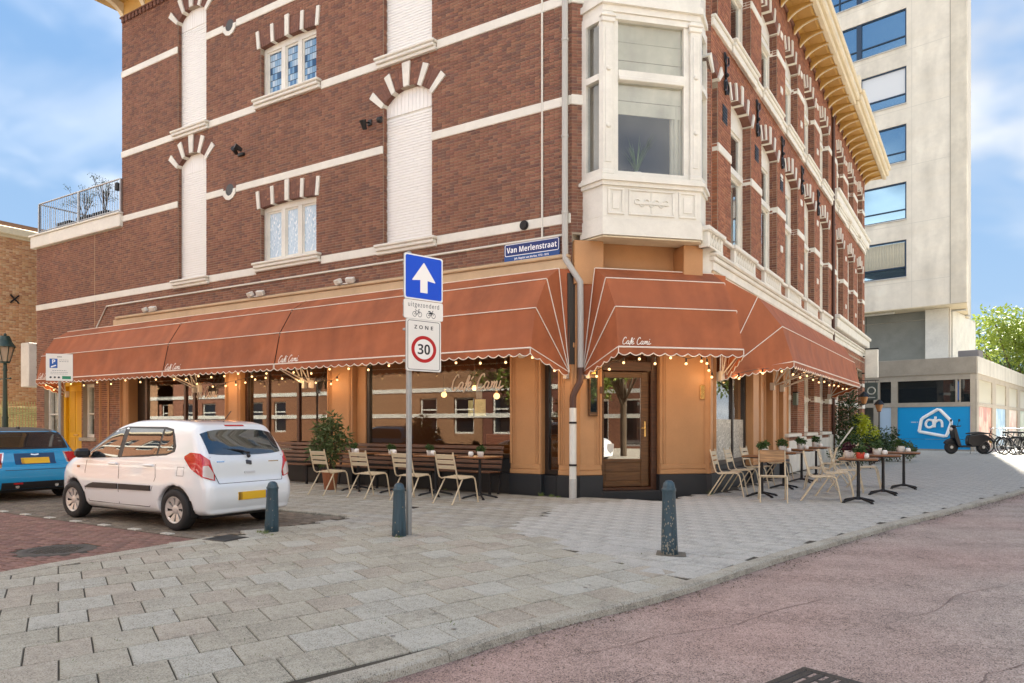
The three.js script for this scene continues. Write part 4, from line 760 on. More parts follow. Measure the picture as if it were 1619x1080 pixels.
// pavement body, with its joints showing between the slabs
const kin = []; for (let i = 0; i <= 120; i++) { const k = kAt((KL * i) / 120); kin.push([k.p.x + k.n.x * -0.12, k.p.z + k.n.z * -0.12]); }
const pavePoly = [...kin, [-0.3, -45], [-0.3, -0.3], [-27, -0.3], [-27, 4.4], [-3.55, 4.4], [-3.55, 7.0], [-3.40, 9.0], [-3.02, 11.2], [-2.5, 14]];
const pavement = setting('pavement', [move(extrude(poly(pavePoly.map(([x, z]) => [x, -z])), 0.10), 0, -0.108, 0, 0, -PI / 2)], M.joint);
const inside = (pts, x, z) => { let c = false; for (let i = 0, j = pts.length - 1; i < pts.length; j = i++) { const [xi, zi] = pts[i], [xj, zj] = pts[j]; if ((zi > z) !== (zj > z) && x < ((xj - xi) * (z - zi)) / (zj - zi) + xi) c = !c; } return c; };
const zoneB = [[-0.8, 4.6], [2.3, 6.42], [20, 6.42], [20, -45], [-0.4, -45], [-0.4, -1.2], [-1.6, 1.3]];
const zoneA = [[-3.6, 5.25], [-0.8, 4.6], [2.3, 6.42], [2.3, 14], [-3.6, 14]];
{
  const list = [], q0 = new THREE.Quaternion();
  const slabTone = (t) => { const c = pick(t), k = rr(0.96, 1.04); return lin(c[0] * k, c[1] * k, c[2] * k); };
  const tA = [[0.465, 0.440, 0.365], [0.45, 0.422, 0.348], [0.48, 0.458, 0.388], [0.46, 0.415, 0.345], [0.49, 0.478, 0.42]];
  const tB = [[0.535, 0.525, 0.485], [0.545, 0.535, 0.495], [0.53, 0.522, 0.487]], tC = [[0.42, 0.40, 0.345], [0.44, 0.42, 0.37], [0.40, 0.38, 0.325], [0.46, 0.45, 0.41]];
  const all = [...tA, ...tB, ...tC], mats = all.map((c) => mat(...c, 0.88, { map: T.stone, bumpMap: T.bump, bumpScale: 0.0025 }));
  // big slabs of the raised crossing, their rows along the road
  const r = V(Math.sin(0.297), 0, -Math.cos(0.297)), j = V(Math.sin(-1.12), 0, -Math.cos(-1.12)), LR = 0.385, LJ = 0.432, o = V(1.83, 0, 8.55);
  const skewed = [0, 1, 2, 3, 4, 5].map((k) => {
    const g = box(-0.5, 0.5, -0.06, 0.0, -0.5, 0.5, 0.011), p = g.attributes.position, uv = g.attributes.uv, bx = r.clone().multiplyScalar(LR - 0.007), bz = j.clone().multiplyScalar(-(LJ - 0.007));
    for (let i = 0; i < p.count; i++) { uv.setXY(i, p.getX(i) * 0.38 + k * 0.37, p.getZ(i) * 0.42 + k * 0.23); const a = p.getX(i), c = p.getZ(i); p.setXYZ(i, bx.x * a + bz.x * c, p.getY(i), bx.z * a + bz.z * c); }
    g.computeVertexNormals(); return g;
  });
  for (let b = -6; b < 22; b++) for (let a = -16; a < 22; a++) {
    const c = o.clone().addScaledVector(r, (a + (b % 2 ? 0.5 : 0)) * LR + LR / 2).addScaledVector(j, b * LJ + LJ / 2);
    if (!inside(zoneA, c.x, c.z + 0.2) || !inside(pavePoly, c.x, c.z) || c.x > kerbX(c.z) - 0.20) continue;
    const m = new THREE.Matrix4().makeRotationFromEuler(new THREE.Euler(rr(-0.004, 0.004), 0, rr(-0.004, 0.004))).setPosition(c.x, 0.001 + rr(-0.002, 0.002), c.z);
    const k = Math.floor(rnd() * tA.length); list.push({ m, c: slabTone([tA[k]]), k, bias: -6, geos: skewed });
  }
  const small = (zone, tones, base, y, skew) => {
    for (let b = -150; b < 40; b++) for (let a = -92; a < 60; a++) {
      const x = a * 0.302 + (b % 2 ? 0.151 : 0) + b * 0.302 * skew[0], z = b * 0.302 + a * 0.302 * skew[1];
      if (!zone(x, z) || !inside(pavePoly, x, z) || x - 0.148 > kerbX(z) - 0.07 || (z < 0.1 && x < -2.2) || (x < -0.12 && z < -2) || (x < 0.2 && z < 0.2 && x + z < -2.1)) continue;
      const wd = Math.min(0.296, kerbX(z) - 0.035 - x + 0.148) + (tones === tB ? 0.0055 : 0);
      const m = new THREE.Matrix4().makeRotationY(-skew[1]).multiply(new THREE.Matrix4().makeScale(wd, 1, tones === tB ? 0.3008 : 0.296)).setPosition(x - 0.148 + wd / 2, y + rr(-0.0015, 0.0015), z);
      const k = Math.floor(rnd() * tones.length); list.push({ m, c: slabTone([tones[k]]), k: base + k });
    }
  };
  small((x, z) => inside(zoneB, x, z), tB, tA.length, -0.001, [-0.10, 0.10]);
  small((x, z) => !inside(zoneB, x - 0.1, z - 0.1) && !inside(zoneA, x, z - 0.1), tC, tA.length + tB.length, -0.003, [0, 0]);
  // worn, slightly rounded rims
  const rim = [0, 1, 2, 3, 4, 5].map((k) => { const e = box(-0.5, 0.5, -0.06, 0.0, -0.5, 0.5, 0.004); const p = e.attributes.position, uv = e.attributes.uv, h = k * 0.31; for (let i = 0; i < uv.count; i++) uv.setXY(i, p.getX(i) * 0.38 + h, p.getZ(i) * 0.42 + h * 1.7); return e; });
  pieces(pavement, 'paving_slab', list, rim, mats, 300, mat(1, 1, 1, 0.88, { map: T.stone }));
}
// side street: red bricks in the lane, dull pavers in the parking bay, a flush kerb between lane and crossing
const lane = [[-3.62, 7.1], [-3.47, 9.0], [-3.09, 11.2], [-2.56, 14], [-45, 14], [-45, 7.1]];
const street = setting('street', [move(extrude(poly(lane.map(([x, z]) => [x, -z])), 0.08), 0, -0.116, 0, 0, -PI / 2)], M.joint);
{
  const list = [], tones = [[0.30, 0.165, 0.130], [0.27, 0.150, 0.120], [0.32, 0.185, 0.148], [0.25, 0.142, 0.117]];
  for (let b = 0; b < 66; b++) for (let a = -125; a < 5; a++) {
    const x = a * 0.205 - 1 + (b % 2 ? 0.1025 : 0), z = 7.17 + b * 0.102; if (x < -22 || !inside(lane, x + 0.1, z) || (b > 30 && x < -12)) continue;
    if (Math.hypot(x + 4.45, z - 8.48) < 0.44) continue;
    const k = Math.floor(rnd() * 4); list.push({ m: new THREE.Matrix4().makeRotationY(rr(-0.012, 0.012)).multiply(new THREE.Matrix4().makeScale(0.198, 1, 0.095)).setPosition(x, -0.028 + rr(-0.002, 0.002), z), c: toneColor([tones[k]]), k });
  }
  const g = [0, 1, 2].map((k) => { const e = box(-0.5, 0.5, -0.06, 0.0, -0.5, 0.5, 0.03); const p = e.attributes.position, uv = e.attributes.uv; for (let i = 0; i < uv.count; i++) uv.setXY(i, p.getX(i) * 0.2 + k * 0.3, p.getZ(i) * 0.1 + k * 0.17); return e; });
  pieces(street, 'street_brick', list, g, tones.map((c) => mat(...c, 0.85, { map: T.brickC })), 300, mat(1, 1, 1, 0.85, { map: T.brickC }));
  const bay = [[-3.56, 4.5], [-3.62, 7.098], [-45, 7.098], [-45, 4.5]], bl = [], tb = [[0.22, 0.19, 0.15], [0.245, 0.21, 0.165], [0.195, 0.17, 0.135], [0.265, 0.225, 0.175]];
  const pk = setting('parking_bay', [move(extrude(poly(bay.map(([x, z]) => [x, -z])), 0.08), 0, -0.114, 0, 0, -PI / 2)], M.joint);
  for (let b = 0; b < 26; b++) for (let a = -80; a < 0; a++) {
    const x = -3.7 + a * 0.205 + (b % 2 ? 0.1 : 0), z = 4.58 + b * 0.102; if (x > -3.66 || z > 7.07) continue;
    const k = Math.floor(rnd() * 4); bl.push({ m: new THREE.Matrix4().makeRotationY(rr(-0.012, 0.012)).multiply(new THREE.Matrix4().makeScale(0.198, 1, 0.095)).setPosition(x, -0.027 + rr(-0.003, 0.003), z), c: toneColor([tb[k]]), k });
  }
  pieces(pk, 'bay_paver', bl, g, tb.map((c) => mat(...c, 0.9, { map: T.brickC })), 300, mat(1, 1, 1, 0.9, { map: T.brickC }));
  for (let i = 0; i < 15; i++) mesh('marker_paver', [move(box(-0.1, 0.1, -0.05, 0, -0.047, 0.047, 0.004), -4.55 - i * 0.78, -0.020, 7.03)], mat(0.66, 0.65, 0.60, 0.7, { map: T.stone }), pk);
  for (let i = 0; i < 22; i++) mesh('kerb_stone', [box(-4.55 - i, -3.56 - i + 0.0, -0.1, 0.004, 4.38, 4.52, 0.012)], M.kerb, pk);
  const cross = [[-3.52, 7.0], [-3.37, 9.0], [-2.99, 11.2], [-2.47, 14]];
  for (let i = 0; i < 3; i++) for (let k = 0; k < 3; k++) { const f = k / 3, h = (k + 0.985) / 3, A = cross[i], E = cross[i + 1], a = [lerp(A[0], E[0], f), lerp(A[1], E[1], f)], b = [lerp(A[0], E[0], h), lerp(A[1], E[1], h)], P = [V(a[0] - 0.12, 0, a[1]), V(b[0] - 0.12, 0, b[1]), V(b[0] + 0.12, 0, b[1]), V(a[0] + 0.12, 0, a[1])], U = P.map((v) => v.clone().setY(0.004)), D = P.map((v) => v.clone().setY(-0.1)); mesh('kerb_stone', [convex([U, D, ...[0, 1, 2, 3].map((q) => [U[q], U[(q + 1) % 4], D[(q + 1) % 4], D[q]])], U.concat(D).reduce((s, v) => s.add(v), V(0, 0, 0)).multiplyScalar(1 / 8))], M.kerb, pk); }
}
// covers in the ground
const castIron = mat(0.09, 0.08, 0.07, 0.6, { metalness: 0.4, map: T.stone });
{
  const t = thing('manhole_cover', 'round worn manhole cover in the red brick lane', 'manhole cover', [-4.45, -0.03, 8.48]);
  mesh('ring', [lathe([[0.30, -0.02], [0.30, 0.004], [0.40, 0.004], [0.43, -0.02]], 32)], castIron, t); mesh('lid', [cyl(0.296, 0.296, 0.022, 0, -0.02, 0, 32)], castIron, t);
  const k = []; for (let i = -4; i <= 4; i++) for (let j = -4; j <= 4; j++) if (Math.hypot(i, j) < 4.2) k.push(box(i * 0.06 - 0.018, i * 0.06 + 0.018, 0.002, 0.007, j * 0.06 - 0.018, j * 0.06 + 0.018)); mesh('stud', k, castIron, t);
}
{
  const t = thing('storm_drain', 'square iron road drain grate in the red asphalt at the bottom of the picture', 'drain grate', [3.95, -0.06, 8.49], -0.31);
  mesh('frame', [box(-0.33, 0.33, -0.05, 0.008, -0.33, -0.28, 0.006), box(-0.33, 0.33, -0.05, 0.008, 0.28, 0.33, 0.006), box(-0.33, -0.28, -0.05, 0.008, -0.28, 0.28, 0.006), box(0.28, 0.33, -0.05, 0.008, -0.28, 0.28, 0.006)], castIron, t);
  mesh('pit', [box(-0.28, 0.28, -0.045, -0.035, -0.28, 0.28)], M.black, t);
  for (let i = 0; i < 8; i++) mesh('grate_bar', [box(-0.28 + i * 0.072, -0.235 + i * 0.072, -0.034, 0.006, -0.279, 0.279, 0.004)], castIron, t);
  mesh('cross_bar', [box(-0.279, 0.279, -0.03, 0.004, -0.02, 0.02), box(-0.279, 0.279, -0.03, 0.004, -0.18, -0.15), box(-0.279, 0.279, -0.03, 0.004, 0.15, 0.18)], castIron, t);
}
const cover = (label, x, z, r, w) => { const t = thing('drain_cover', label, 'drain cover', [x, 0.002, z], r); mesh('frame', [box(-w, w, -0.03, 0.006, -w, w, 0.006)], castIron, t); mesh('lid', [box(-w + 0.03, w - 0.03, 0, 0.010, -w + 0.03, w - 0.03, 0.005)], M.iron, t); };
cover('square dark drain cover at the corner of the parking bay by the left bollard', -3.36, 7.0, 0.1, 0.2);
cover('small dark valve cover in the pavement in front of the four chairs', -3.6, 3.1, 0.2, 0.09);

// grit and dead leaves lying along the kerb, weeds in the joints, trodden gum
{
  const pos = [], C = (p, a, l, w, y) => { const c = Math.cos(a), s = Math.sin(a), t = y + rr(0.002, 0.014); pos.push([[p[0] - c * l, y, p[1] - s * l], [p[0] - s * w, t, p[1] + c * w], [p[0] + c * l, y + 0.003, p[1] + s * l], [p[0] + s * w, y + 0.001, p[1] - c * w]]); };
  for (let i = 0; i < 2600; i++) { const k = kAt(rr(1.5, 26)), o = 0.025 + Math.pow(rnd(), 2.2) * 0.22, l = rr(0.003, 0.013); if (fbm(k.p.x * 1.2, 0, k.p.z * 1.2, 2) < -0.12) continue; C([k.p.x + k.n.x * o, k.p.z + k.n.z * o], rnd() * PI, l, l * rr(0.3, 0.7), -0.058); }
  const litter = solo('gutter_litter', [quads(pos)], mat(0.15, 0.115, 0.075, 0.95), 'brown grit and dead leaf bits gathered in the gutter along the kerb', 'litter'); litter.userData.kind = 'stuff';
  const q = [], tuft = (x, z, n, h) => { for (let i = 0; i < n; i++) { const a = rnd() * PI * 2, l = h * rr(0.4, 1), w = rr(0.002, 0.005), bx = x + rr(-0.04, 0.04), bz = z + rr(-0.04, 0.04), d = l * rr(0.3, 0.9); q.push([[bx - w, 0, bz], [bx + w, 0, bz], [bx + Math.cos(a) * d, l, bz + Math.sin(a) * d]]); } };
  for (const [x, z, n, h] of [[-2.75, 0.12, 60, 0.09], [-2.5, 0.14, 40, 0.07], [-2.3, 0.2, 26, 0.05], [-3.42, 6.42, 40, 0.05], [-3.28, 6.45, 40, 0.06], [-3.1, 6.5, 26, 0.04], [-3.52, 6.15, 30, 0.05], [-1.58, 5.76, 16, 0.04], [0.05, -1.95, 20, 0.12], [-0.55, -1.30, 14, 0.04], [-5.2, 0.1, 20, 0.05]]) tuft(x, z, n, h);
  for (let i = 0; i < 90; i++) tuft(rr(-3.2, 1.6), rr(5.2, 11), 3, 0.02);
  const w = solo('weeds', [quads(q)], phys(0.13, 0.18, 0.04, 0.7, { side: THREE.DoubleSide }), 'small weeds and moss in paving joints and at the foot of the walls', 'weeds'); w.userData.kind = 'stuff';
  const gum = []; for (let i = 0; i < 170; i++) { const x = rr(-3.2, 5), z = rr(-6, 10.5); if (x > kerbX(z) - 0.3 || x + z < -1) continue; const r = rr(0.008, 0.02), g = move(new THREE.CircleGeometry(r, 9), x, 0.0065, z, 0, -PI / 2); g.scale(1, 1, 1); gum.push(g); }
  const gm = mesh('gum_spot', gum, mat(0.24, 0.225, 0.20, 0.8), pavement); gm.userData.kind = 'stuff';
}
// ---------------------------------------------------------------- terrace furniture
const chairPaint = mat(0.60, 0.49, 0.33, 0.4), chairDark = mat(0.50, 0.40, 0.26, 0.45);
function makeChair() {
  const t = thing('terrace_chair', '', 'chair', [0, 0, 0], 0), r = 0.0135, w = 0.235, H = 0.475;
  for (const s of [-1, 1]) mesh('side_frame', [tube([[s * w, 0.0, 0.33], [s * w, H, 0.235], [s * w, H - 0.03, -0.21], [s * (w - 0.005), 0.93, -0.33]], r, 8, false, 0.075)], chairPaint, t);
  for (const s of [-1, 1]) mesh('leg', [tube([[s * (w - 0.01), H - 0.035, -0.08], [s * (w + 0.01), 0.0, -0.36]], r, 8), cyl(0.017, 0.017, 0.02, s * (w + 0.01), 0, -0.36, 8)], chairPaint, t);
  mesh('seat_rail', [tube([[-w, H - 0.02, -0.08], [w, H - 0.02, -0.08]], 0.010, 6), tube([[-w, H - 0.015, 0.17], [w, H - 0.015, 0.17]], 0.010, 6)], chairPaint, t);
  for (let i = 0; i < 5; i++) mesh('seat_slat', [move(box(-w + 0.008, w - 0.008, 0, 0.011, -0.039, 0.039, 0.004), 0, H + 0.004 - (4 - i) * 0.006, -0.145 + i * 0.083, 0, i === 4 ? 0.16 : 0.02)], chairPaint, t);
  for (const [y, h] of [[0.66, 0.07], [0.755, 0.07], [0.85, 0.08]]) mesh('back_slat', [move(box(-w + 0.012, w - 0.012, -h / 2, h / 2, -0.005, 0.005, 0.004), 0, y, -0.245 - (y - 0.6) * 0.25, 0, -0.25)], chairPaint, t);
  return t;
}
const chair0 = makeChair(); let chairUsed = false;
function chairAt(x, z, turn, label, group) { if (!chairUsed) { chairUsed = true; chair0.position.set(x, 0.003, z); chair0.rotation.y = turn; chair0.userData.label = label; chair0.userData.group = group; return chair0; } return copyOf(chair0, [x, 0.003, z], turn, label, group); }
const gL = 'terrace chairs along the side street';
chairAt(-6.62, 2.12, PI - 0.10, 'beige metal chair nearest the potted shrub, first of the side street row', gL);
chairAt(-5.50, 2.14, PI - 0.06, 'beige metal chair second from the potted shrub on the side street', gL);
chairAt(-4.47, 2.06, PI - 0.02, 'beige metal chair half hidden behind the traffic sign pole', gL);
chairAt(-3.42, 2.06, PI - 0.14, 'beige metal chair nearest the café corner, right of the sign pole', gL);
const gR = 'terrace chairs along the main road';
chairAt(0.42, -1.95, PI / 2 + 0.1, 'beige metal chair against the corner pilaster, facing the road', gR);
chairAt(0.40, -3.0, PI / 2, 'beige metal chair second along the café wall by the road', gR);
chairAt(0.40, -4.3, PI / 2 - 0.05, 'beige metal chair third along the café wall by the road', gR);
chairAt(0.40, -6.4, PI / 2, 'beige metal chair fourth along the café wall by the road', gR);
const woodChair = copyOf(chair0, [1.42, 0.003, -1.32], 0.28, 'beige metal chair with tan wooden back panel, facing the viewer before the wall row', gR);
for (const c of [...woodChair.children]) if (c.name === 'back_slat') woodChair.remove(c);
mesh('back_panel', [move(box(-0.225, 0.225, 0.66, 0.90, -0.007, 0.007, 0.005), 0, 0.075, -0.09, 0, -0.25)], mat(0.46, 0.27, 0.12, 0.5, { map: T.wood }), woodChair);
chairAt(1.72, -4.5, -PI / 2 + 0.1, 'beige metal chair facing the café wall across the second wall table', gR);
chairAt(1.65, -6.6, -PI / 2, 'beige metal chair facing the café wall across the third wall table', gR);
chairAt(1.62, -8.4, -PI / 2 - 0.1, 'beige metal chair facing the café wall across the farthest wall table', gR);
chairAt(2.18, -1.92, PI / 2 + 0.16, 'beige metal chair at the nearest roadside table, at its wall side', gR);
chairAt(2.24, -3.1, PI / 2 + 0.12, 'beige metal chair just behind the nearest roadside chair', gR);
chairAt(2.30, -4.1, PI / 2 + 0.1, 'beige metal chair at the middle roadside table', gR);
chairAt(2.48, -5.6, PI / 2 + 0.05, 'beige metal chair at the farthest roadside table', gR);
const tableWood = mat(0.30, 0.135, 0.055, 0.4, { map: T.wood });
function makeTable() {
  const t = thing('bistro_table', '', 'table');
  mesh('table_top', [box(-0.33, 0.33, 0.785, 0.815, -0.33, 0.33, 0.008)], tableWood, t);
  mesh('edge_band', [box(-0.31, 0.31, 0.772, 0.784, -0.31, 0.31)], M.iron, t);
  mesh('pole', [cyl(0.032, 0.028, 0.69, 0, 0.08, 0, 14), cyl(0.06, 0.034, 0.06, 0, 0.05, 0, 14), box(-0.2, 0.2, 0.755, 0.771, -0.02, 0.02), box(-0.02, 0.02, 0.752, 0.768, -0.2, 0.2)], M.iron, t);
  for (let i = 0; i < 4; i++) mesh('foot', [move(mergeGeometries([tube([[0.02, 0.085, 0], [0.16, 0.055, 0], [0.33, 0.02, 0]], 0.020, 7), cyl(0.032, 0.028, 0.022, 0.33, 0, 0, 10)].map(norm3)), 0, 0, 0, PI / 4 + i * PI / 2)], M.iron, t);
  return t;
}
const table0 = makeTable(); let tableUsed = false; const tops = [];
function tableAt(x, z, turn, label, group) { tops.push([x, z]); if (!tableUsed) { tableUsed = true; table0.position.set(x, 0.003, z); table0.rotation.y = turn; Object.assign(table0.userData, { label, group }); } else copyOf(table0, [x, 0.003, z], turn, label, group); }
const tL = 'bistro tables along the side street bench', tR = 'bistro tables on the main road terrace';
tableAt(-6.72, 1.2, 0.05, 'brown bistro table beside the potted shrub, leftmost by the bench', tL);
tableAt(-5.62, 1.2, -0.04, 'brown bistro table second from the left by the bench', tL);
tableAt(-4.58, 1.2, 0.03, 'brown bistro table behind the sign pole by the bench', tL);
tableAt(-3.5, 1.2, 0.02, 'brown bistro table nearest the café corner by the bench', tL);
tableAt(1.02, -2.15, 0.05, 'brown bistro table at the corner pilaster, nearest along the café wall', tR);
tableAt(0.98, -4.3, 0, 'brown bistro table second along the café wall by the road', tR);
tableAt(0.96, -6.4, 0, 'brown bistro table third along the café wall by the road', tR);
tableAt(0.95, -8.4, 0, 'brown bistro table farthest along the café wall by the road', tR);
tableAt(2.80, -1.95, 0.08, 'brown bistro table nearest the viewer in the roadside row, with a red pot', tR);
tableAt(3.02, -3.9, 0.05, 'brown bistro table in the middle of the roadside row', tR);
tableAt(3.26, -5.7, 0.05, 'brown bistro table at the far end of the roadside row', tR);
// foliage: leaf faces scattered through a set of lumps
function leaves(lumps, n, size, droop = 0.2, len = 1.9) {
  const pos = [], tot = lumps.reduce((s, l) => s + l[3] ** 2, 0);
  for (const [x, y, z, r, sy = 1] of lumps) {
    const k = Math.round((n * r * r) / tot);
    for (let i = 0; i < k; i++) {
      const a = rnd() * PI * 2, c = rr(-1, 1), s = Math.sqrt(1 - c * c), q = r * Math.pow(rnd(), 0.38) * (0.86 + 0.28 * noise.noise(x + s * Math.cos(a) * 2.1, c * 2.1 + y, z + s * Math.sin(a) * 2.1));
      const p = V(x + s * Math.cos(a) * q, y + c * q * sy, z + s * Math.sin(a) * q), d = V(s * Math.cos(a) + rr(-0.9, 0.9), c * 0.5 + rr(-0.9, 0.7) - droop, s * Math.sin(a) + rr(-0.9, 0.9)).normalize();
      const u = V(rr(-1, 1), rr(-1, 1), rr(-1, 1)).cross(d).normalize(), L = size * rr(0.6, 1.3), w = L / len / 2, m = p.clone().addScaledVector(d, L * 0.45), e = p.clone().addScaledVector(d, L);
      const A = m.clone().addScaledVector(u, w), C = m.clone().addScaledVector(u, -w);
      for (const v of [p, A, e, p, e, C]) pos.push(v.x, v.y, v.z);
    }
  }
  const g = new THREE.BufferGeometry(); g.setAttribute('position', new THREE.Float32BufferAttribute(pos, 3)); g.computeVertexNormals(); return boxUV(g);
}
const leafMat = (r, g, b, tr = 0.25) => phys(r, g, b, 0.55, { side: THREE.DoubleSide, transmission: tr, thickness: 0, ior: 1.3 });
const LM = { dark: leafMat(0.030, 0.060, 0.018, 0.1), mid: leafMat(0.055, 0.105, 0.025), olive: leafMat(0.10, 0.135, 0.045), lime: leafMat(0.48, 0.52, 0.035, 0.4), spring: leafMat(0.24, 0.31, 0.05, 0.4), red: leafMat(0.06, 0.015, 0.022, 0.1) };
const potWhite = mat(0.78, 0.76, 0.72, 0.35), potRed = mat(0.55, 0.06, 0.035, 0.4), soil = mat(0.03, 0.02, 0.012, 1);
function makeTablePlant(pm, lm, s = 1) {
  const t = thing('table_plant', '', 'potted plant');
  mesh('pot', [lathe([[0, 0], [0.055 * s, 0], [0.068 * s, 0.10 * s], [0.062 * s, 0.10 * s], [0.058 * s, 0.085 * s], [0, 0.085 * s]], 18)], pm, t);
  mesh('foliage', [leaves([[0, 0.15 * s, 0, 0.075 * s], [0.03 * s, 0.13 * s, 0.03 * s, 0.05 * s], [-0.04 * s, 0.14 * s, 0, 0.055 * s]], 260, 0.045 * s)], lm, t);
  return t;
}
const plant0 = makeTablePlant(potWhite, LM.mid); let pUsed = false;
const globe0 = (() => { const t = thing('candle_globe', '', 'candle holder'); mesh('globe', [lathe([[0, 0], [0.035, 0], [0.052, 0.035], [0.05, 0.075], [0.034, 0.098], [0.03, 0.094], [0.044, 0.07], [0, 0.02]], 18)], potWhite, t); mesh('candle', [cyl(0.02, 0.02, 0.03, 0, 0.024, 0, 10)], mat(0.8, 0.7, 0.5, 0.5), t); return t; })(); let gUsed = false;
const where = ['leftmost bench table by the potted shrub', 'second bench table from the left', 'bench table behind the sign pole', 'bench table nearest the café corner', 'nearest table along the road side wall', 'second table along the road side wall', 'third table along the road side wall', 'farthest table along the road side wall', 'nearest roadside table', 'middle roadside table', 'farthest roadside table'];
tops.forEach(([x, z], i) => {
  const y = 0.818, rt = i > 3, sx = [0, -0.04, -0.06, 0.10, 0.05, 0, 0, 0, 0.0, -0.1, -0.05][i];
  if (i !== 8) { const l = 'small green plant in a white pot on the ' + where[i], p = [x + sx, y, z + 0.12]; if (!pUsed) { pUsed = true; plant0.position.set(...p); Object.assign(plant0.userData, { label: l, group: 'white pots on the café tables' }); } else { const c = copyOf(plant0, p, i * 1.3, l, 'white pots on the café tables'); if (rt) c.scale.setScalar(1.35); } }
  const l = 'white candle globe on the ' + where[i], p = [x + sx + (i === 3 ? -0.17 : 0.15), y, z + 0.20]; if (!gUsed) { gUsed = true; globe0.position.set(...p); Object.assign(globe0.userData, { label: l, group: 'white candle globes on the café tables' }); } else copyOf(globe0, p, 0, l, 'white candle globes on the café tables');
});
{ const p = makeTablePlant(potRed, LM.mid, 1.15); p.position.set(2.86, 0.818, -1.72); p.userData.label = 'bright green plant in a red pot on the nearest roadside table'; }
{ const p = makeTablePlant(potWhite, LM.red, 1.3); p.position.set(2.62, 0.818, -2.12); p.userData.label = 'dark red leafy plant in a white pot on the nearest roadside table'; }
// slatted benches along the shop front
function bench(u0, u1, label) {
  const t = thing('slatted_bench', label, 'bench', [u0, 0, 0], 0, undefined), L = u1 - u0;
  for (let i = 0; i < 5; i++) mesh('seat_slat', [box(0, L, 0.45, 0.475, 0.28 + i * 0.088, 0.355 + i * 0.088, 0.006)], M.benchWood, t);
  for (let i = 0; i < 5; i++) mesh('back_slat', [move(box(0, L, -0.038, 0.038, -0.012, 0.012, 0.006), 0, 0.56 + i * 0.098, 0.245 - i * 0.022, 0, -0.2)], M.benchWood, t);
  const n = Math.max(2, Math.round(L / 1.5) + 1);
  for (let i = 0; i < n; i++) { const x = lerp(0.05, L - 0.05, i / (n - 1)); mesh('bench_leg', [box(x - 0.025, x + 0.025, 0, 0.448, 0.58, 0.63, 0.005), box(x - 0.025, x + 0.025, 0.40, 0.447, 0.22, 0.58), move(box(-0.025, 0.025, 0, 1.0, -0.02, 0.02, 0.005), x, 0.0, 0.30, 0, -0.17)], M.iron, t); }
}
bench(-10.9, -8.95, 'short brown slatted bench under the window behind the potted shrub'); bench(-8.3, -3.62, 'long brown slatted bench under the large café window');
// shrub in a terracotta pot
{
  const t = thing('potted_shrub', 'tall leafy shrub in a terracotta pot between the two café windows', 'potted plant', [-7.42, 0, 1.35]);
  mesh('pot', [lathe([[0, 0], [0.13, 0], [0.175, 0.36], [0.19, 0.36], [0.19, 0.43], [0.165, 0.43], [0.16, 0.38], [0, 0.38]], 24)], mat(0.36, 0.13, 0.06, 0.75, { map: T.plaster }), t);
  mesh('stem', [tube([[0, 0.38, 0], [0.03, 0.8, 0.02], [0.06, 1.3, 0]], 0.02, 6), tube([[0, 0.4, 0], [-0.12, 0.8, 0.05], [-0.2, 1.2, 0.1]], 0.014, 6), tube([[0, 0.4, 0], [0.15, 0.75, 0.06], [0.3, 1.1, 0.1]], 0.014, 6)], M.bark, t);
  mesh('foliage', [leaves([[0.02, 1.2, 0, 0.34], [-0.25, 0.95, 0.05, 0.25], [0.3, 1.0, 0.08, 0.26], [0.05, 0.78, 0.1, 0.27], [0.08, 1.5, 0, 0.22], [-0.2, 1.35, 0, 0.2], [-0.42, 0.8, 0.1, 0.14], [0.45, 1.22, 0, 0.14]], 1500, 0.14, 0.3, 3.6)], LM.olive, t);
}
// ---------------------------------------------------------------- bollards, signs, lamp
const bollPaint = mat(0.034, 0.074, 0.098, 0.4, { map: canvasTex(256, 512, (x, w, h) => { x.fillStyle = '#eef2f4'; x.fillRect(0, 0, w, h); for (let i = 0; i < 260; i++) { x.fillStyle = pick(['#c9d6dc', '#ffffff', '#8fa0a8', '#6c7a80']); x.globalAlpha = rr(0.05, 0.3); x.beginPath(); x.ellipse(rnd() * w, rnd() * h, rr(2, 16), rr(4, 40), 0, 0, 7); x.fill(); } x.globalAlpha = 1; }) });
const chipped = mat(0.27, 0.26, 0.22, 0.8, { map: T.stone });
const bollard = (x, z, tilt, label, chips, hgt) => {
  const t = thing('bollard', label, 'bollard', [x, 0, z]); t.rotation.z = tilt; t.scale.set(0.80, hgt / 0.876, 0.80);
  mesh('post', [lathe([[0.0, -0.05], [0.118, -0.05], [0.114, 0.12], [0.094, 0.62], [0.091, 0.74], [0.099, 0.745], [0.099, 0.775], [0.088, 0.782], [0.085, 0.80], [0.072, 0.84], [0.042, 0.868], [0, 0.876]], 28)], bollPaint, t);
  const g = []; for (let i = 0; i < chips; i++) { const a = rr(0.2, 2.6), y = Math.pow(rnd(), 2.4) * 0.66 + 0.008, R = (y < 0.12 ? lerp(0.1175, 0.114, y / 0.12) : lerp(0.114, 0.094, (y - 0.12) / 0.5)) + 0.0025, q = [], n = 7, s = rr(0.003, 0.012); for (let k = 0; k < n; k++) { const b = (k / n) * 2 * PI, d = s * rr(0.5, 1.3); q.push([a + Math.cos(b) * d / 0.1, y + Math.sin(b) * d * 1.5]); } const P = (v) => [Math.cos(v[0]) * (R - (v[1] - y) * 0.04), v[1], Math.sin(v[0]) * (R - (v[1] - y) * 0.04)]; for (let k = 1; k < n - 1; k++) g.push([P(q[0]), P(q[k + 1]), P(q[k])]); }
  mesh('paint_chips', [quads(g)], chipped, t);
};
bollard(-3.37, 6.28, -0.035, 'dark blue bollard behind the white hatchback, with a chipped foot', 26, 0.68);
bollard(-1.66, 5.66, 0.0, 'dark blue bollard standing against the traffic sign pole', 14, 0.69);
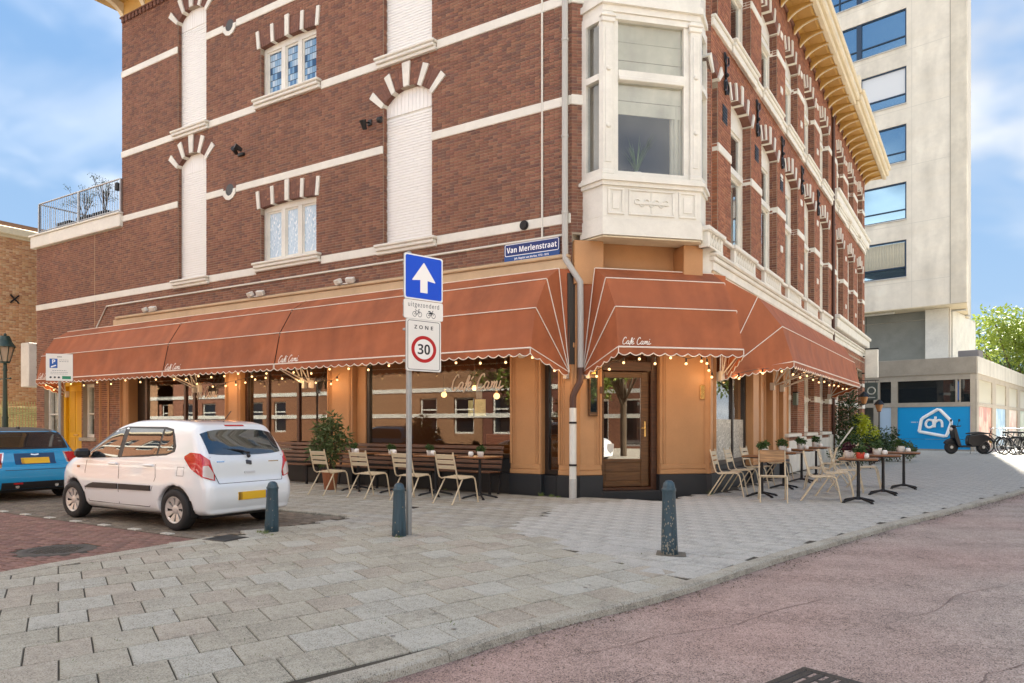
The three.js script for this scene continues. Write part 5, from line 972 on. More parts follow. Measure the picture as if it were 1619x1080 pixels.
bollard(1.76, 5.06, 0.012, 'dark blue bollard alone on the pale paving before the door, flaking paint', 120, 0.825);
solo('worn_patch', [quads([[[1.56, 0.0055, 4.92], [1.88, 0.0055, 4.88], [1.98, 0.0055, 5.14], [1.66, 0.0055, 5.22]]])], mat(0.19, 0.17, 0.135, 0.95, { map: T.stone }), 'dark patch of packed sand round the foot of the right bollard', 'patch');
// traffic sign post with three plates
const toCam = Math.atan2(EYE.x + 1.5, EYE.z - 5.5);
{
  const t = thing('traffic_sign_post', 'grey sign post with a blue one way arrow over a zone 30 plate', 'traffic sign', [-1.63, 0, 5.50], 1.31);
  mesh('post', [cyl(0.038, 0.038, 3.72, 0, -0.05, 0, 16), sphere(0.038, 0, 3.67, 0)], M.galv, t);
  const print = (w, h, W, H, draw) => new THREE.MeshStandardMaterial({ map: canvasTex(W, H, draw), roughness: 0.35 });
  const rrect = (x, a, b, w, h, r) => { x.beginPath(); x.roundRect(a, b, w, h, r); };
  const board = (name, y, w, h, m, z = 0.05) => {
    const s = new THREE.Shape(), r = 0.03, a = w / 2, b = h / 2; s.moveTo(-a + r, -b); s.lineTo(a - r, -b); s.quadraticCurveTo(a, -b, a, -b + r); s.lineTo(a, b - r); s.quadraticCurveTo(a, b, a - r, b); s.lineTo(-a + r, b); s.quadraticCurveTo(-a, b, -a, b - r); s.lineTo(-a, -b + r); s.quadraticCurveTo(-a, -b, -a + r, -b);
    const p = mesh(name, [move(extrude(s, 0.018), 0.19, y, z)], M.galv, t), f = new THREE.ShapeGeometry(s, 8), pp = f.attributes.position, uv = f.attributes.uv;
    for (let i = 0; i < pp.count; i++) uv.setXY(i, pp.getX(i) / w + 0.5, pp.getY(i) / h + 0.5);
    mesh('print', [f.translate(0.19, y, z + 0.0195)], m, p);
    for (const q of [-1, 1]) mesh('clamp', [box(-0.07, 0.07, y + q * h * 0.3 - 0.015, y + q * h * 0.3 + 0.015, -0.045, z - 0.001, 0.004)], M.galv, p);
  };
  board('one_way_plate', 3.37, 0.62, 0.59, print(1, 1, 512, 512, (x) => { x.fillStyle = '#eef0ee'; x.fillRect(0, 0, 512, 512); x.fillStyle = '#0f4fd0'; rrect(x, 16, 16, 480, 480, 26); x.fill(); x.fillStyle = '#f6f4f0'; x.strokeStyle = '#f6f4f0'; x.lineJoin = 'round'; x.lineWidth = 14; x.beginPath(); x.moveTo(256, 90); x.lineTo(402, 290); x.lineTo(298, 276); x.lineTo(298, 420); x.lineTo(214, 420); x.lineTo(214, 276); x.lineTo(110, 290); x.closePath(); x.fill(); x.stroke(); }));
  board('exception_plate', 2.945, 0.63, 0.245, print(1, 1, 512, 184, (x) => {
    x.fillStyle = '#edeae4'; x.fillRect(0, 0, 512, 184); x.fillStyle = '#23262b'; x.font = '60px sans-serif'; x.textAlign = 'center'; x.save(); x.translate(256, 66); x.scale(0.98, 1); x.fillText('u i t g e z o n d e r d'.replace(/ /g, '\u200a'), 0, 0, 470); x.restore();
    x.strokeStyle = '#23262b'; x.lineWidth = 5; const bike = (X, moped) => { for (const d of [-34, 34]) { x.beginPath(); x.arc(X + d, 138, 24, 0, 7); x.stroke(); } x.beginPath(); x.moveTo(X - 34, 138); x.lineTo(X - 14, 106); x.lineTo(X + 22, 106); x.lineTo(X, 138); x.closePath(); x.stroke(); x.beginPath(); x.moveTo(X + 34, 138); x.lineTo(X + 18, 92); x.lineTo(X + 32, 88); x.moveTo(X - 14, 106); x.lineTo(X - 18, 96); x.lineTo(X - 28, 96); x.stroke(); if (moped) { x.beginPath(); x.ellipse(X - 2, 116, 20, 9, 0, 0, 7); x.fillStyle = '#23262b'; x.fill(); x.fillRect(X - 36, 92, 30, 10); } };
    bike(170, false); bike(350, true);
  }), 0.048);
  board('zone_plate', 2.48, 0.56, 0.68, print(1, 1, 512, 708, (x) => {
    x.fillStyle = '#e6e4de'; x.fillRect(0, 0, 512, 708); x.strokeStyle = '#2b2e33'; x.lineWidth = 7; rrect(x, 22, 22, 468, 664, 28); x.stroke(); x.fillStyle = '#23262b'; x.font = 'bold 88px sans-serif'; x.textAlign = 'center'; x.save(); x.translate(256, 132); x.scale(0.94, 0.8); x.fillText('Z O N E', 0, 0); x.restore();
    x.fillStyle = '#b3141c'; x.beginPath(); x.arc(256, 406, 184, 0, 7); x.fill(); x.fillStyle = '#eeece8'; x.beginPath(); x.arc(256, 406, 138, 0, 7); x.fill(); x.fillStyle = '#26282c'; x.font = 'bold 190px sans-serif'; x.save(); x.translate(256, 474); x.scale(0.92, 1); x.fillText('30', 0, 0); x.restore();
    for (let i = 0; i < 60; i++) { x.fillStyle = 'rgba(70,60,50,0.12)'; x.fillRect(rnd() * 512, 560 + rnd() * 140, rr(1, 5), rr(1, 8)); }
  }));
}
{
  const t = thing('parking_sign_post', 'white parking sign with blue P on a pole before the leftmost awning', 'parking sign', [-13.9, 0, 3.85], 0.98);
  mesh('post', [cyl(0.034, 0.034, 2.66, 0, -0.02, 0, 12)], M.galv, t);
  mesh('plate', [box(-0.28, 0.28, 2.47, 3.12, 0.036, 0.054, 0.006)], M.galv, t);
  mesh('print', [move(plate(0.55, 0.64), 0, 2.795, 0.0555)], new THREE.MeshStandardMaterial({ roughness: 0.4, map: canvasTex(256, 300, (x, w, h) => { x.fillStyle = '#eceae2'; x.fillRect(0, 0, w, h); x.fillStyle = '#33383c'; x.font = 'bold 20px sans-serif'; x.textAlign = 'center'; x.fillText('zone', 128, 38); x.fillStyle = '#1257a8'; x.fillRect(34, 54, 76, 104); x.fillStyle = '#f4f6f8'; x.font = 'bold 66px sans-serif'; x.fillText('P', 72, 110); x.save(); x.translate(72, 138); x.rotate(-0.4); x.fillRect(-26, -8, 52, 14); x.restore(); x.strokeStyle = '#5a5f62'; x.lineWidth = 4; for (const [a, b, c] of [[128, 216, 66], [128, 220, 84], [60, 196, 186], [44, 212, 206], [44, 206, 224]]) { x.setLineDash([rr(8, 20), 6]); x.beginPath(); x.moveTo(a, c); x.lineTo(b, c); x.stroke(); } x.setLineDash([]); x.fillStyle = '#3a3e42'; for (const a of [44, 84, 122]) { x.beginPath(); x.arc(a, 262, 11, 0, 7); x.fill(); } x.fillStyle = '#1f8a62'; x.fillRect(154, 246, 84, 34); }) }), t);
}
{
  const t = thing('street_name_sign', 'dark blue street name sign on the brick wall left of the drainpipe', 'street sign', [-3.03, 4.99, 0.02]);
  mesh('plate', [box(-0.66, 0.66, -0.20, 0.20, 0, 0.02, 0.006)], mat(0.02, 0.05, 0.14, 0.3), t);
  mesh('print', [move(plate(1.31, 0.39), 0, 0, 0.0215)], new THREE.MeshStandardMaterial({ roughness: 0.25, map: canvasTex(1024, 306, (x, w, h) => { x.fillStyle = '#16336f'; x.fillRect(0, 0, w, h); x.fillStyle = '#174c8c'; x.fillRect(0, 204, w, 102); x.strokeStyle = '#dfe6ee'; x.lineWidth = 12; x.beginPath(); x.roundRect(16, 16, w - 32, 186, 26); x.stroke(); x.fillStyle = '#eef2f6'; x.textAlign = 'center'; x.font = 'bold 122px sans-serif'; x.fillText('Van Merlenstraat', w / 2, 152, 930); x.font = 'bold 44px sans-serif'; x.fillText('Joh. Baptist van Merlen, 1772 - 1815', w / 2, 268, 640); }) }), t);
}
{
  const t = thing('street_lamp', 'green cast iron street lamp with a lantern at the left edge', 'street lamp', [-21.1, 0, 1.97]);
  const gm = mat(0.018, 0.045, 0.035, 0.4);
  mesh('post', [lathe([[0, 0], [0.17, 0], [0.17, 0.55], [0.13, 0.62], [0.10, 0.7], [0.085, 1.6], [0.10, 1.63], [0.075, 1.7], [0.055, 3.1], [0.075, 3.12], [0.055, 3.2], [0.05, 3.35], [0, 3.35]], 16)], gm, t);
  mesh('ladder_bar', [tube([[-0.35, 2.86, 0], [0.35, 2.86, 0]], 0.02, 6), sphere(0.035, -0.35, 2.86, 0, 8, 6), sphere(0.035, 0.35, 2.86, 0, 8, 6)], gm, t);
  mesh('lantern_frame', [...[0, 1, 2, 3, 4, 5].map((i) => { const a = i * PI / 3; return tube([[Math.cos(a) * 0.13, 3.4, Math.sin(a) * 0.13], [Math.cos(a) * 0.25, 3.86, Math.sin(a) * 0.25]], 0.014, 5); }), cyl(0.15, 0.15, 0.05, 0, 3.35, 0, 6)], gm, t);
  mesh('lantern_glass', [move(new THREE.CylinderGeometry(0.235, 0.12, 0.45, 6, 1, true), 0, 3.63, 0, PI / 6)], phys(0.85, 0.75, 0.6, 0.3, { transmission: 0.6, thickness: 0 }), t);
  mesh('lantern_roof', [cyl(0.33, 0.19, 0.2, 0, 3.86, 0, 6), cyl(0.20, 0.14, 0.14, 0, 4.06, 0, 6), sphere(0.05, 0, 4.24, 0, 8, 6)], gm, t);
}
// ---------------------------------------------------------------- cars: a smooth body from three outlines, then glass, lamps and trim laid on it
function outline(pts, n = 12) { const c = new THREE.CatmullRomCurve3(pts.map(([x, y]) => V(x, y, 0)), true, 'catmullrom', 0.35); return c.getPoints(pts.length * n).slice(0, -1).map((p) => [p.x, p.y]); }
function sdPoly(P, x, y) { let d = 1e9, s = 1; for (let i = 0, j = P.length - 1; i < P.length; j = i++) { const ex = P[j][0] - P[i][0], ey = P[j][1] - P[i][1], wx = x - P[i][0], wy = y - P[i][1], t = Math.min(1, Math.max(0, (wx * ex + wy * ey) / (ex * ex + ey * ey || 1e-9))), bx = wx - ex * t, by = wy - ey * t; d = Math.min(d, bx * bx + by * by); const c1 = y >= P[i][1], c2 = y < P[j][1], c3 = ex * wy > ey * wx; if ((c1 && c2 && c3) || (!c1 && !c2 && !c3)) s = -s; } return s * Math.sqrt(d); }
const smax = (a, b, k) => { const h = Math.max(k - Math.abs(a - b), 0) / k; return Math.max(a, b) + h * h * k * 0.25; };
const table = (t) => {                                               // smooth curve through a table of points
  const n = t.length, m = t.map((p, i) => (t[Math.min(n - 1, i + 1)][1] - t[Math.max(0, i - 1)][1]) / (t[Math.min(n - 1, i + 1)][0] - t[Math.max(0, i - 1)][0]));
  return (v) => { if (v <= t[0][0]) return t[0][1]; for (let i = 1; i < n; i++) if (v <= t[i][0]) { const h = t[i][0] - t[i - 1][0], f = (v - t[i - 1][0]) / h, g = f * f, k = g * f; return (2 * k - 3 * g + 1) * t[i - 1][1] + (k - 2 * g + f) * h * m[i - 1] + (3 * g - 2 * k) * t[i][1] + (k - g) * h * m[i]; } return t[n - 1][1]; };
};
function carBody(side, planT, frontT, axles, wr, wy) {
  const S = outline(side), hw = table(planT), hy = table(frontT);
  const core = (x, y, z, d2) => smax((Math.abs(z) - hw(x) * hy(y)) * 0.93, d2, 0.115);
  const full = (x, y, z, d2) => { let f = core(x, y, z, d2); for (const a of axles) { const c = Math.max(Math.hypot(x - a, y - wy) - wr, 0.5 - Math.abs(z)); f = Math.max(f, -c); } return f; };
  const sdf = (p) => core(p.x, p.y, p.z, sdPoly(S, p.x, p.y));
  const h = 0.026, x0 = -0.1, y0 = 0.1, z0 = -1.0, nx = Math.ceil(4.1 / h), ny = Math.ceil(1.55 / h), nz = Math.ceil(2.0 / h), F = new Float32Array(nx * ny * nz);
  for (let i = 0; i < nx; i++) for (let j = 0; j < ny; j++) { const x = x0 + i * h, y = y0 + j * h, d2 = sdPoly(S, x, y); for (let k = 0; k < nz; k++) F[(i * ny + j) * nz + k] = full(x, y, z0 + k * h, d2); }
  const id = new Int32Array(nx * ny * nz).fill(-1), pos = [], I = (i, j, k) => (i * ny + j) * nz + k;
  const E = [[0, 0, 0, 1, 0, 0], [0, 1, 0, 1, 1, 0], [0, 0, 1, 1, 0, 1], [0, 1, 1, 1, 1, 1], [0, 0, 0, 0, 1, 0], [1, 0, 0, 1, 1, 0], [0, 0, 1, 0, 1, 1], [1, 0, 1, 1, 1, 1], [0, 0, 0, 0, 0, 1], [1, 0, 0, 1, 0, 1], [0, 1, 0, 0, 1, 1], [1, 1, 0, 1, 1, 1]];
  for (let i = 0; i < nx - 1; i++) for (let j = 0; j < ny - 1; j++) for (let k = 0; k < nz - 1; k++) {
    let a = 0, c = [0, 0, 0];
    for (const e of E) { const p = F[I(i + e[0], j + e[1], k + e[2])], q = F[I(i + e[3], j + e[4], k + e[5])]; if ((p < 0) !== (q < 0)) { const t = p / (p - q); a++; c[0] += i + lerp(e[0], e[3], t); c[1] += j + lerp(e[1], e[4], t); c[2] += k + lerp(e[2], e[5], t); } }
    if (a) { id[I(i, j, k)] = pos.length / 3; pos.push(x0 + (c[0] / a) * h, y0 + (c[1] / a) * h, z0 + (c[2] / a) * h); }
  }
  const idx = [], quad = (a, b, c, d, flip) => { if (a < 0 || b < 0 || c < 0 || d < 0) return; if (flip) idx.push(a, c, b, a, d, c); else idx.push(a, b, c, a, c, d); };
  for (let i = 1; i < nx - 1; i++) for (let j = 1; j < ny - 1; j++) for (let k = 1; k < nz - 1; k++) {
    const s = F[I(i, j, k)] < 0;
    if (s !== F[I(i + 1, j, k)] < 0) quad(id[I(i, j - 1, k - 1)], id[I(i, j, k - 1)], id[I(i, j, k)], id[I(i, j - 1, k)], !s);
    if (s !== F[I(i, j + 1, k)] < 0) quad(id[I(i - 1, j, k - 1)], id[I(i - 1, j, k)], id[I(i, j, k)], id[I(i, j, k - 1)], !s);
    if (s !== F[I(i, j, k + 1)] < 0) quad(id[I(i - 1, j - 1, k)], id[I(i, j - 1, k)], id[I(i, j, k)], id[I(i - 1, j, k)], !s);
  }
  const g = new THREE.BufferGeometry(); g.setAttribute('position', new THREE.Float32BufferAttribute(pos, 3)); g.setIndex(idx); g.computeVertexNormals();
  // lay a patch on the body: ray(s, t) gives a start outside and a direction; the patch stands `off` proud and has an edge
  const hit = (o, d) => { const p = o.clone(); for (let i = 0; i < 90; i++) { const f = sdf(p); if (f < 0.00003) break; p.addScaledVector(d, f * 0.85); if (p.distanceTo(o) > 4) return null; } return p; };
  const patch = (ray, s0, s1, bot, top, off, ns = 14, nt = 8) => {
    const G = []; for (let i = 0; i <= ns; i++) { const s = lerp(s0, s1, i / ns), b = bot(s), t = top(s), c = []; for (let j = 0; j <= nt; j++) { const { o, d } = ray(s, lerp(b, t, j / nt)); const p = hit(o, d) ?? o.clone().addScaledVector(d, 1.2); c.push(p.addScaledVector(d, -off)); } G.push(c); }
    const ind = [], P = [], add = (a, b, c, d) => { const n = P.length / 3; for (const v of [a, b, c, d]) P.push(v.x, v.y, v.z); ind.push(n, n + 1, n + 2, n, n + 2, n + 3); };
    const v = []; G.forEach((c) => c.forEach((p) => v.push(p.x, p.y, p.z))); const m = nt + 1, id2 = [];
    for (let i = 0; i < ns; i++) for (let j = 0; j < nt; j++) { const a = i * m + j; id2.push(a, a + m, a + m + 1, a, a + m + 1, a + 1); }
    const face = new THREE.BufferGeometry(); face.setAttribute('position', new THREE.Float32BufferAttribute(v, 3)); face.setIndex(id2); face.computeVertexNormals();
    const dn = (i, j) => { const { d } = ray(lerp(s0, s1, i / ns), 0.8); return G[i][j].clone().addScaledVector(d, off + 0.004); };
    for (let i = 0; i < ns; i++) for (const j of [0, nt]) add(G[i][j], G[i + 1][j], dn(i + 1, j), dn(i, j));
    for (let j = 0; j < nt; j++) for (const i of [0, ns]) add(G[i][j], G[i][j + 1], dn(i, j + 1), dn(i, j));
    const e = new THREE.BufferGeometry(); e.setAttribute('position', new THREE.Float32BufferAttribute(P, 3)); e.setIndex(ind); e.computeVertexNormals();
    return mergeGeometries([norm3(face), norm3(e)]);
  };
  const sideRay = (sg) => (x, y) => ({ o: V(x, y, sg * 1.3), d: V(0, 0, -sg) });
  const rearRay = (z, y) => ({ o: V(-0.5, y, z), d: V(1, 0, 0) });
  const roundRay = (xc) => (a, y) => ({ o: V(xc - Math.cos(a) * 1.6, y, Math.sin(a) * 1.6), d: V(Math.cos(a), 0, -Math.sin(a)) });   // a = 0 looks at the tail
  const frontRay = (z, y) => ({ o: V(4.6, y, z), d: V(-1, 0, 0) });
  const line = (ray, pts, w) => mergeGeometries(pts.slice(1).map((b, i) => { const a = pts[i], P = [a, b].map((p) => { const { o, d } = ray(...p); const q = hit(o, d) ?? o; return q.addScaledVector(d, -0.0015); }); const { d } = ray(...a), t = P[1].clone().sub(P[0]), n = t.cross(d).setLength(w / 2); return norm3(quads([[P[0].clone().add(n), P[1].clone().add(n), P[1].clone().sub(n), P[0].clone().sub(n)].map((v) => v.toArray())])); }));
  return { g, patch, sideRay, rearRay, roundRay, frontRay, line, hit };
}
const seg = (...pts) => (s) => { if (s <= pts[0][0]) return pts[0][1]; for (let i = 1; i < pts.length; i++) if (s <= pts[i][0]) return lerp(pts[i - 1][1], pts[i][1], (s - pts[i - 1][0]) / (pts[i][0] - pts[i - 1][0])); return pts[pts.length - 1][1]; };
const tyreM = mat(0.016, 0.016, 0.017, 0.75), rimM = mat(0.58, 0.56, 0.53, 0.35, { metalness: 0.35 }), trimM = mat(0.016, 0.016, 0.018, 0.45), seam = mat(0.02, 0.02, 0.022, 0.9), redLamp = phys(0.50, 0.012, 0.02, 0.12, { clearcoat: 1 }), clearLamp = phys(0.62, 0.55, 0.52, 0.12, { clearcoat: 1 }), plateY = mat(0.78, 0.46, 0.02, 0.4, { map: canvasTex(128, 32, (x, w, h) => { x.fillStyle = '#ffffff'; x.fillRect(0, 0, w, h); for (let i = 0; i < 26; i++) { x.fillStyle = 'rgba(50,32,0,0.2)'; x.fillRect(20 + rnd() * 90, 6 + rnd() * 6, rr(8, 18), rr(10, 18)); } }) }), plateB = mat(0.03, 0.12, 0.5, 0.4), chrome = mat(0.75, 0.75, 0.76, 0.12, { metalness: 1 });
const carGlass = phys(0.014, 0.02, 0.022, 0.02, { ior: 1.9, clearcoat: 0.6, clearcoatRoughness: 0.02 });
function wheel(parent, x, y, z, r, s, spokes) {
  const w = mesh('wheel', [move(lathe([[r * 0.66, -0.085], [r * 0.80, -0.095], [r * 0.95, -0.085], [r, -0.06], [r * 1.002, -0.02], [r * 0.985, -0.015], [r * 1.002, -0.01], [r * 1.002, 0.03], [r * 0.985, 0.035], [r, 0.04], [r, 0.06], [r * 0.95, 0.085], [r * 0.80, 0.095], [r * 0.66, 0.085], [r * 0.64, 0.0], [r * 0.66, -0.085]], 40), x, y, z, 0, PI / 2)], tyreM, parent);
  const g = [move(lathe([[0, 0.070], [r * 0.12, 0.072], [r * 0.2, 0.062], [r * 0.24, 0.055]], 24), 0, 0, 0), move(lathe([[r * 0.56, 0.062], [r * 0.62, 0.080], [r * 0.665, 0.082], [r * 0.67, 0.06]], 36), 0, 0, 0)];
  for (let i = 0; i < spokes; i++) { const a = (i / spokes) * PI * 2, b = ((i + 0.66) / spokes) * PI * 2, P = (t, q, h) => V(Math.cos(t) * q * r, h, Math.sin(t) * q * r), sk = 0.12, q = [P(a, 0.22, 0.058), P(b, 0.22, 0.058), P(b + sk, 0.60, 0.074), P(a + sk, 0.60, 0.074)], k = q.map((v) => v.clone().setY(v.y - 0.02)); g.push(convex([q, k, [q[0], q[1], k[1], k[0]], [q[1], q[2], k[2], k[1]], [q[2], q[3], k[3], k[2]], [q[3], q[0], k[0], k[3]]], q.concat(k).reduce((m, v) => m.add(v), V(0, 0, 0)).multiplyScalar(1 / 8))); }
  mesh('wheel_trim', g.map((e) => move(norm3(e), x, y, z, 0, s * PI / 2)), rimM, w);
  mesh('wheel_well', [move(cyl(r * 0.62, r * 0.62, 0.02, 0, 0.02, 0, 24), x, y, z, 0, s * PI / 2)], M.black, w);
  return w;
}
// white five-door hatchback (front towards +x of its own axes)
function hatchback(label) {
  const t = thing('white_hatchback', label, 'car');
  const b = carBody([[0.16, 0.22], [0.04, 0.30], [0.0, 0.45], [0.015, 0.62], [0.07, 0.72], [0.10, 0.95], [0.17, 1.10], [0.33, 1.36], [0.40, 1.455], [0.62, 1.505], [1.15, 1.535], [1.75, 1.525], [2.12, 1.44], [2.52, 1.20], [2.82, 1.03], [3.15, 0.955], [3.42, 0.84], [3.56, 0.68], [3.60, 0.50], [3.57, 0.30], [3.45, 0.20], [1.8, 0.19]],
    [[-0.05, 0.69], [0.12, 0.745], [0.45, 0.79], [1.0, 0.80], [2.4, 0.80], [3.0, 0.785], [3.35, 0.72], [3.65, 0.60]], [[0.18, 0.93], [0.32, 0.975], [0.55, 1.0], [0.80, 0.985], [0.95, 0.965], [1.05, 0.935], [1.25, 0.86], [1.45, 0.765], [1.56, 0.69]], [0.62, 3.045], 0.338, 0.285);
  const paint = phys(0.765, 0.80, 0.82, 0.28, { clearcoat: 1, clearcoatRoughness: 0.04 });
  mesh('body', [b.g], paint, t);
  mesh('underbody', [box(0.25, 3.4, 0.17, 0.45, -0.62, 0.62), box(0.3, 0.95, 0.2, 0.62, -0.74, 0.74), box(2.72, 3.37, 0.2, 0.62, -0.62, 0.62)], M.black, t);
  for (const s of [-1, 1]) {
    const R = b.sideRay(s);
    mesh('side_trim', [b.patch(R, 0.66, 2.80, seg([0.66, 1.085], [0.80, 1.035], [1.3, 1.0], [2.80, 0.945]), seg([0.66, 1.16], [0.80, 1.395], [1.0, 1.43], [1.9, 1.435], [2.14, 1.375], [2.5, 1.165], [2.80, 0.955]), 0.002, 26, 8)], trimM, t);
    mesh('front_door_window', [b.patch(R, 1.90, 2.70, seg([1.9, 0.985], [2.70, 0.965]), seg([1.9, 1.405], [2.1, 1.355], [2.45, 1.155], [2.70, 0.985]), 0.005, 16, 6)], carGlass, t);
    mesh('rear_door_window', [b.patch(R, 1.03, 1.80, seg([1.03, 1.045], [1.80, 0.995]), seg([1.03, 1.40], [1.80, 1.41]), 0.005, 12, 6)], carGlass, t);
    mesh('quarter_window', [b.patch(R, 0.71, 0.99, seg([0.71, 1.10], [0.8, 1.06], [0.99, 1.05]), seg([0.71, 1.16], [0.82, 1.37], [0.99, 1.395]), 0.005, 8, 6)], carGlass, t);
    mesh('door_seam', [b.line(R, [[2.66, 0.92], [2.69, 0.75], [2.68, 0.5], [2.60, 0.30]], 0.011), b.line(R, [[1.85, 0.99], [1.845, 0.85], [1.84, 0.7], [1.84, 0.5], [1.84, 0.30]], 0.011), b.line(R, [[0.99, 1.03], [1.02, 0.88], [1.0, 0.72], [1.08, 0.55], [1.14, 0.30]], 0.009), b.line(R, [[1.14, 0.295], [2.60, 0.295]], 0.009), b.line(R, [[0.42, 0.88], [0.55, 0.88], [0.56, 0.76], [0.43, 0.76], [0.42, 0.88]], 0.005)], seam, t);
    mesh('side_moulding', [b.patch(R, 1.10, 1.825, seg([1.1, 0.525], [1.825, 0.515]), seg([1.1, 0.60], [1.825, 0.595]), 0.014, 8, 3), b.patch(R, 1.855, 2.66, seg([1.855, 0.515], [2.66, 0.50]), seg([1.855, 0.595], [2.5, 0.585], [2.66, 0.515]), 0.014, 8, 3)], trimM, t);
    for (const x of [1.98, 1.16]) { const p = b.hit(V(x, 0.885, s * 1.3), V(0, 0, -s)); mesh('door_handle', [move(box(-0.10, 0.09, -0.016, 0.016, -0.012, 0.022, 0.008), p.x, p.y, p.z + s * 0.008, s < 0 ? PI : 0)], paint, t); }
    const mp = b.hit(V(2.60, 0.99, s * 1.3), V(0, 0, -s));
    mesh('wing_mirror', [move(box(-0.07, 0.07, -0.065, 0.075, -0.10, 0.10, 0.04), mp.x - 0.01, mp.y + 0.035, mp.z + s * 0.125, s * 0.2), box(mp.x - 0.03, mp.x + 0.03, mp.y - 0.03, mp.y + 0.01, mp.z - 0.03, mp.z + s * 0.12, 0.008)], trimM, t);
    const RR = b.roundRay(0.9);
    const a0 = s * 0.60, a1 = s * 1.02;
    mesh('tail_lamp', [b.patch(RR, a0, a1, (a) => seg([0.60, 0.70], [0.74, 0.745], [0.9, 0.86], [1.02, 1.0])(Math.abs(a)), (a) => seg([0.60, 0.76], [0.66, 0.98], [0.78, 1.07], [0.92, 1.085], [1.02, 1.03])(Math.abs(a)), 0.012, 14, 8)], redLamp, t);
    mesh('reverse_lamp', [b.patch(RR, s * 0.615, s * 0.74, (a) => seg([0.615, 0.715], [0.74, 0.765])(Math.abs(a)), (a) => seg([0.615, 0.80], [0.68, 0.91], [0.74, 0.90])(Math.abs(a)), 0.016, 6, 5)], clearLamp, t);
    mesh('indicator', [b.patch(R, 2.84, 2.92, () => 0.80, () => 0.83, 0.006, 3, 2)], mat(0.35, 0.12, 0.01, 0.3), t);
    mesh('head_lamp', [b.patch(b.frontRay, s * 0.36, s * 0.66, () => 0.68, (z) => 0.80, 0.006, 8, 5)], clearLamp, t);
    wheel(t, 0.62, 0.285, s * 0.70, 0.285, s, 8); wheel(t, 3.045, 0.285, s * 0.70, 0.285, s, 8);
  }
  const RR = b.rearRay;
  mesh('rear_window', [b.patch(RR, -0.60, 0.60, (z) => 1.035 + 0.03 * Math.abs(z / 0.6) ** 3, (z) => 1.395 - 0.06 * Math.abs(z / 0.6) ** 4, 0.004, 20, 8)], carGlass, t);
  mesh('tailgate_seam', [b.line(RR, [[-0.60, 1.02], [-0.585, 0.82], [-0.53, 0.655], [0.53, 0.655], [0.585, 0.82], [0.60, 1.02]], 0.010)], seam, t);
  mesh('brake_light', [b.patch(RR, -0.16, 0.16, () => 1.440, () => 1.462, 0.006, 6, 2)], redLamp, t);
  mesh('rear_wiper', [tube([[0.09, 1.03, 0.0], [0.135, 1.09, -0.05], [0.17, 1.115, -0.22]], 0.011, 6), tube([[0.135, 1.065, 0.06], [0.20, 1.14, -0.42]], 0.008, 5), sphere(0.028, 0.095, 1.02, 0, 8, 6)], trimM, t);
  mesh('licence_plate', [b.patch(RR, -0.25, 0.25, () => 0.415, () => 0.525, 0.014, 4, 2)], plateY, t);
  mesh('plate_band', [b.patch(RR, 0.205, 0.25, () => 0.415, () => 0.525, 0.017, 2, 2)], plateB, t);
  mesh('tailgate_handle', [b.patch(RR, -0.09, 0.09, () => 0.775, () => 0.805, 0.010, 4, 2)], mat(0.6, 0.61, 0.62, 0.3), t);
  mesh('emblem', [b.patch(RR, -0.045, 0.045, (z) => 0.90 + Math.abs(z) * 0.2 - (z > 0 ? 0.012 : 0), (z) => 0.958 - Math.abs(z) * 0.2 + (z < 0 ? 0.012 : 0), 0.008, 4, 3)], mat(0.10, 0.10, 0.11, 0.3, { metalness: 0.8 }), t);
  mesh('badge', [b.patch(RR, 0.34, 0.52, () => 0.925, () => 0.94, 0.005, 4, 1), b.patch(RR, -0.52, -0.40, () => 0.945, () => 0.962, 0.005, 4, 1)], chrome, t);
  mesh('windscreen', [b.patch((z, y) => ({ o: V(4.2, y, z), d: V(-1, 0, 0) }), -0.56, 0.56, (z) => 1.05 + 0.02 * Math.abs(z), (z) => 1.43 - 0.05 * Math.abs(z), 0.004, 12, 8)], carGlass, t);
  mesh('aerial', [tube([[0.62, 1.50, 0], [0.45, 1.66, 0]], 0.006, 5)], trimM, t);
  t.scale.set(1.10, 1.0, 1.0);
  return t;
}
const white = hatchback('small white five-door hatchback parked in the bay behind the left bollard');
white.position.set(-4.02, -0.025, 6.06); white.rotation.y = PI;
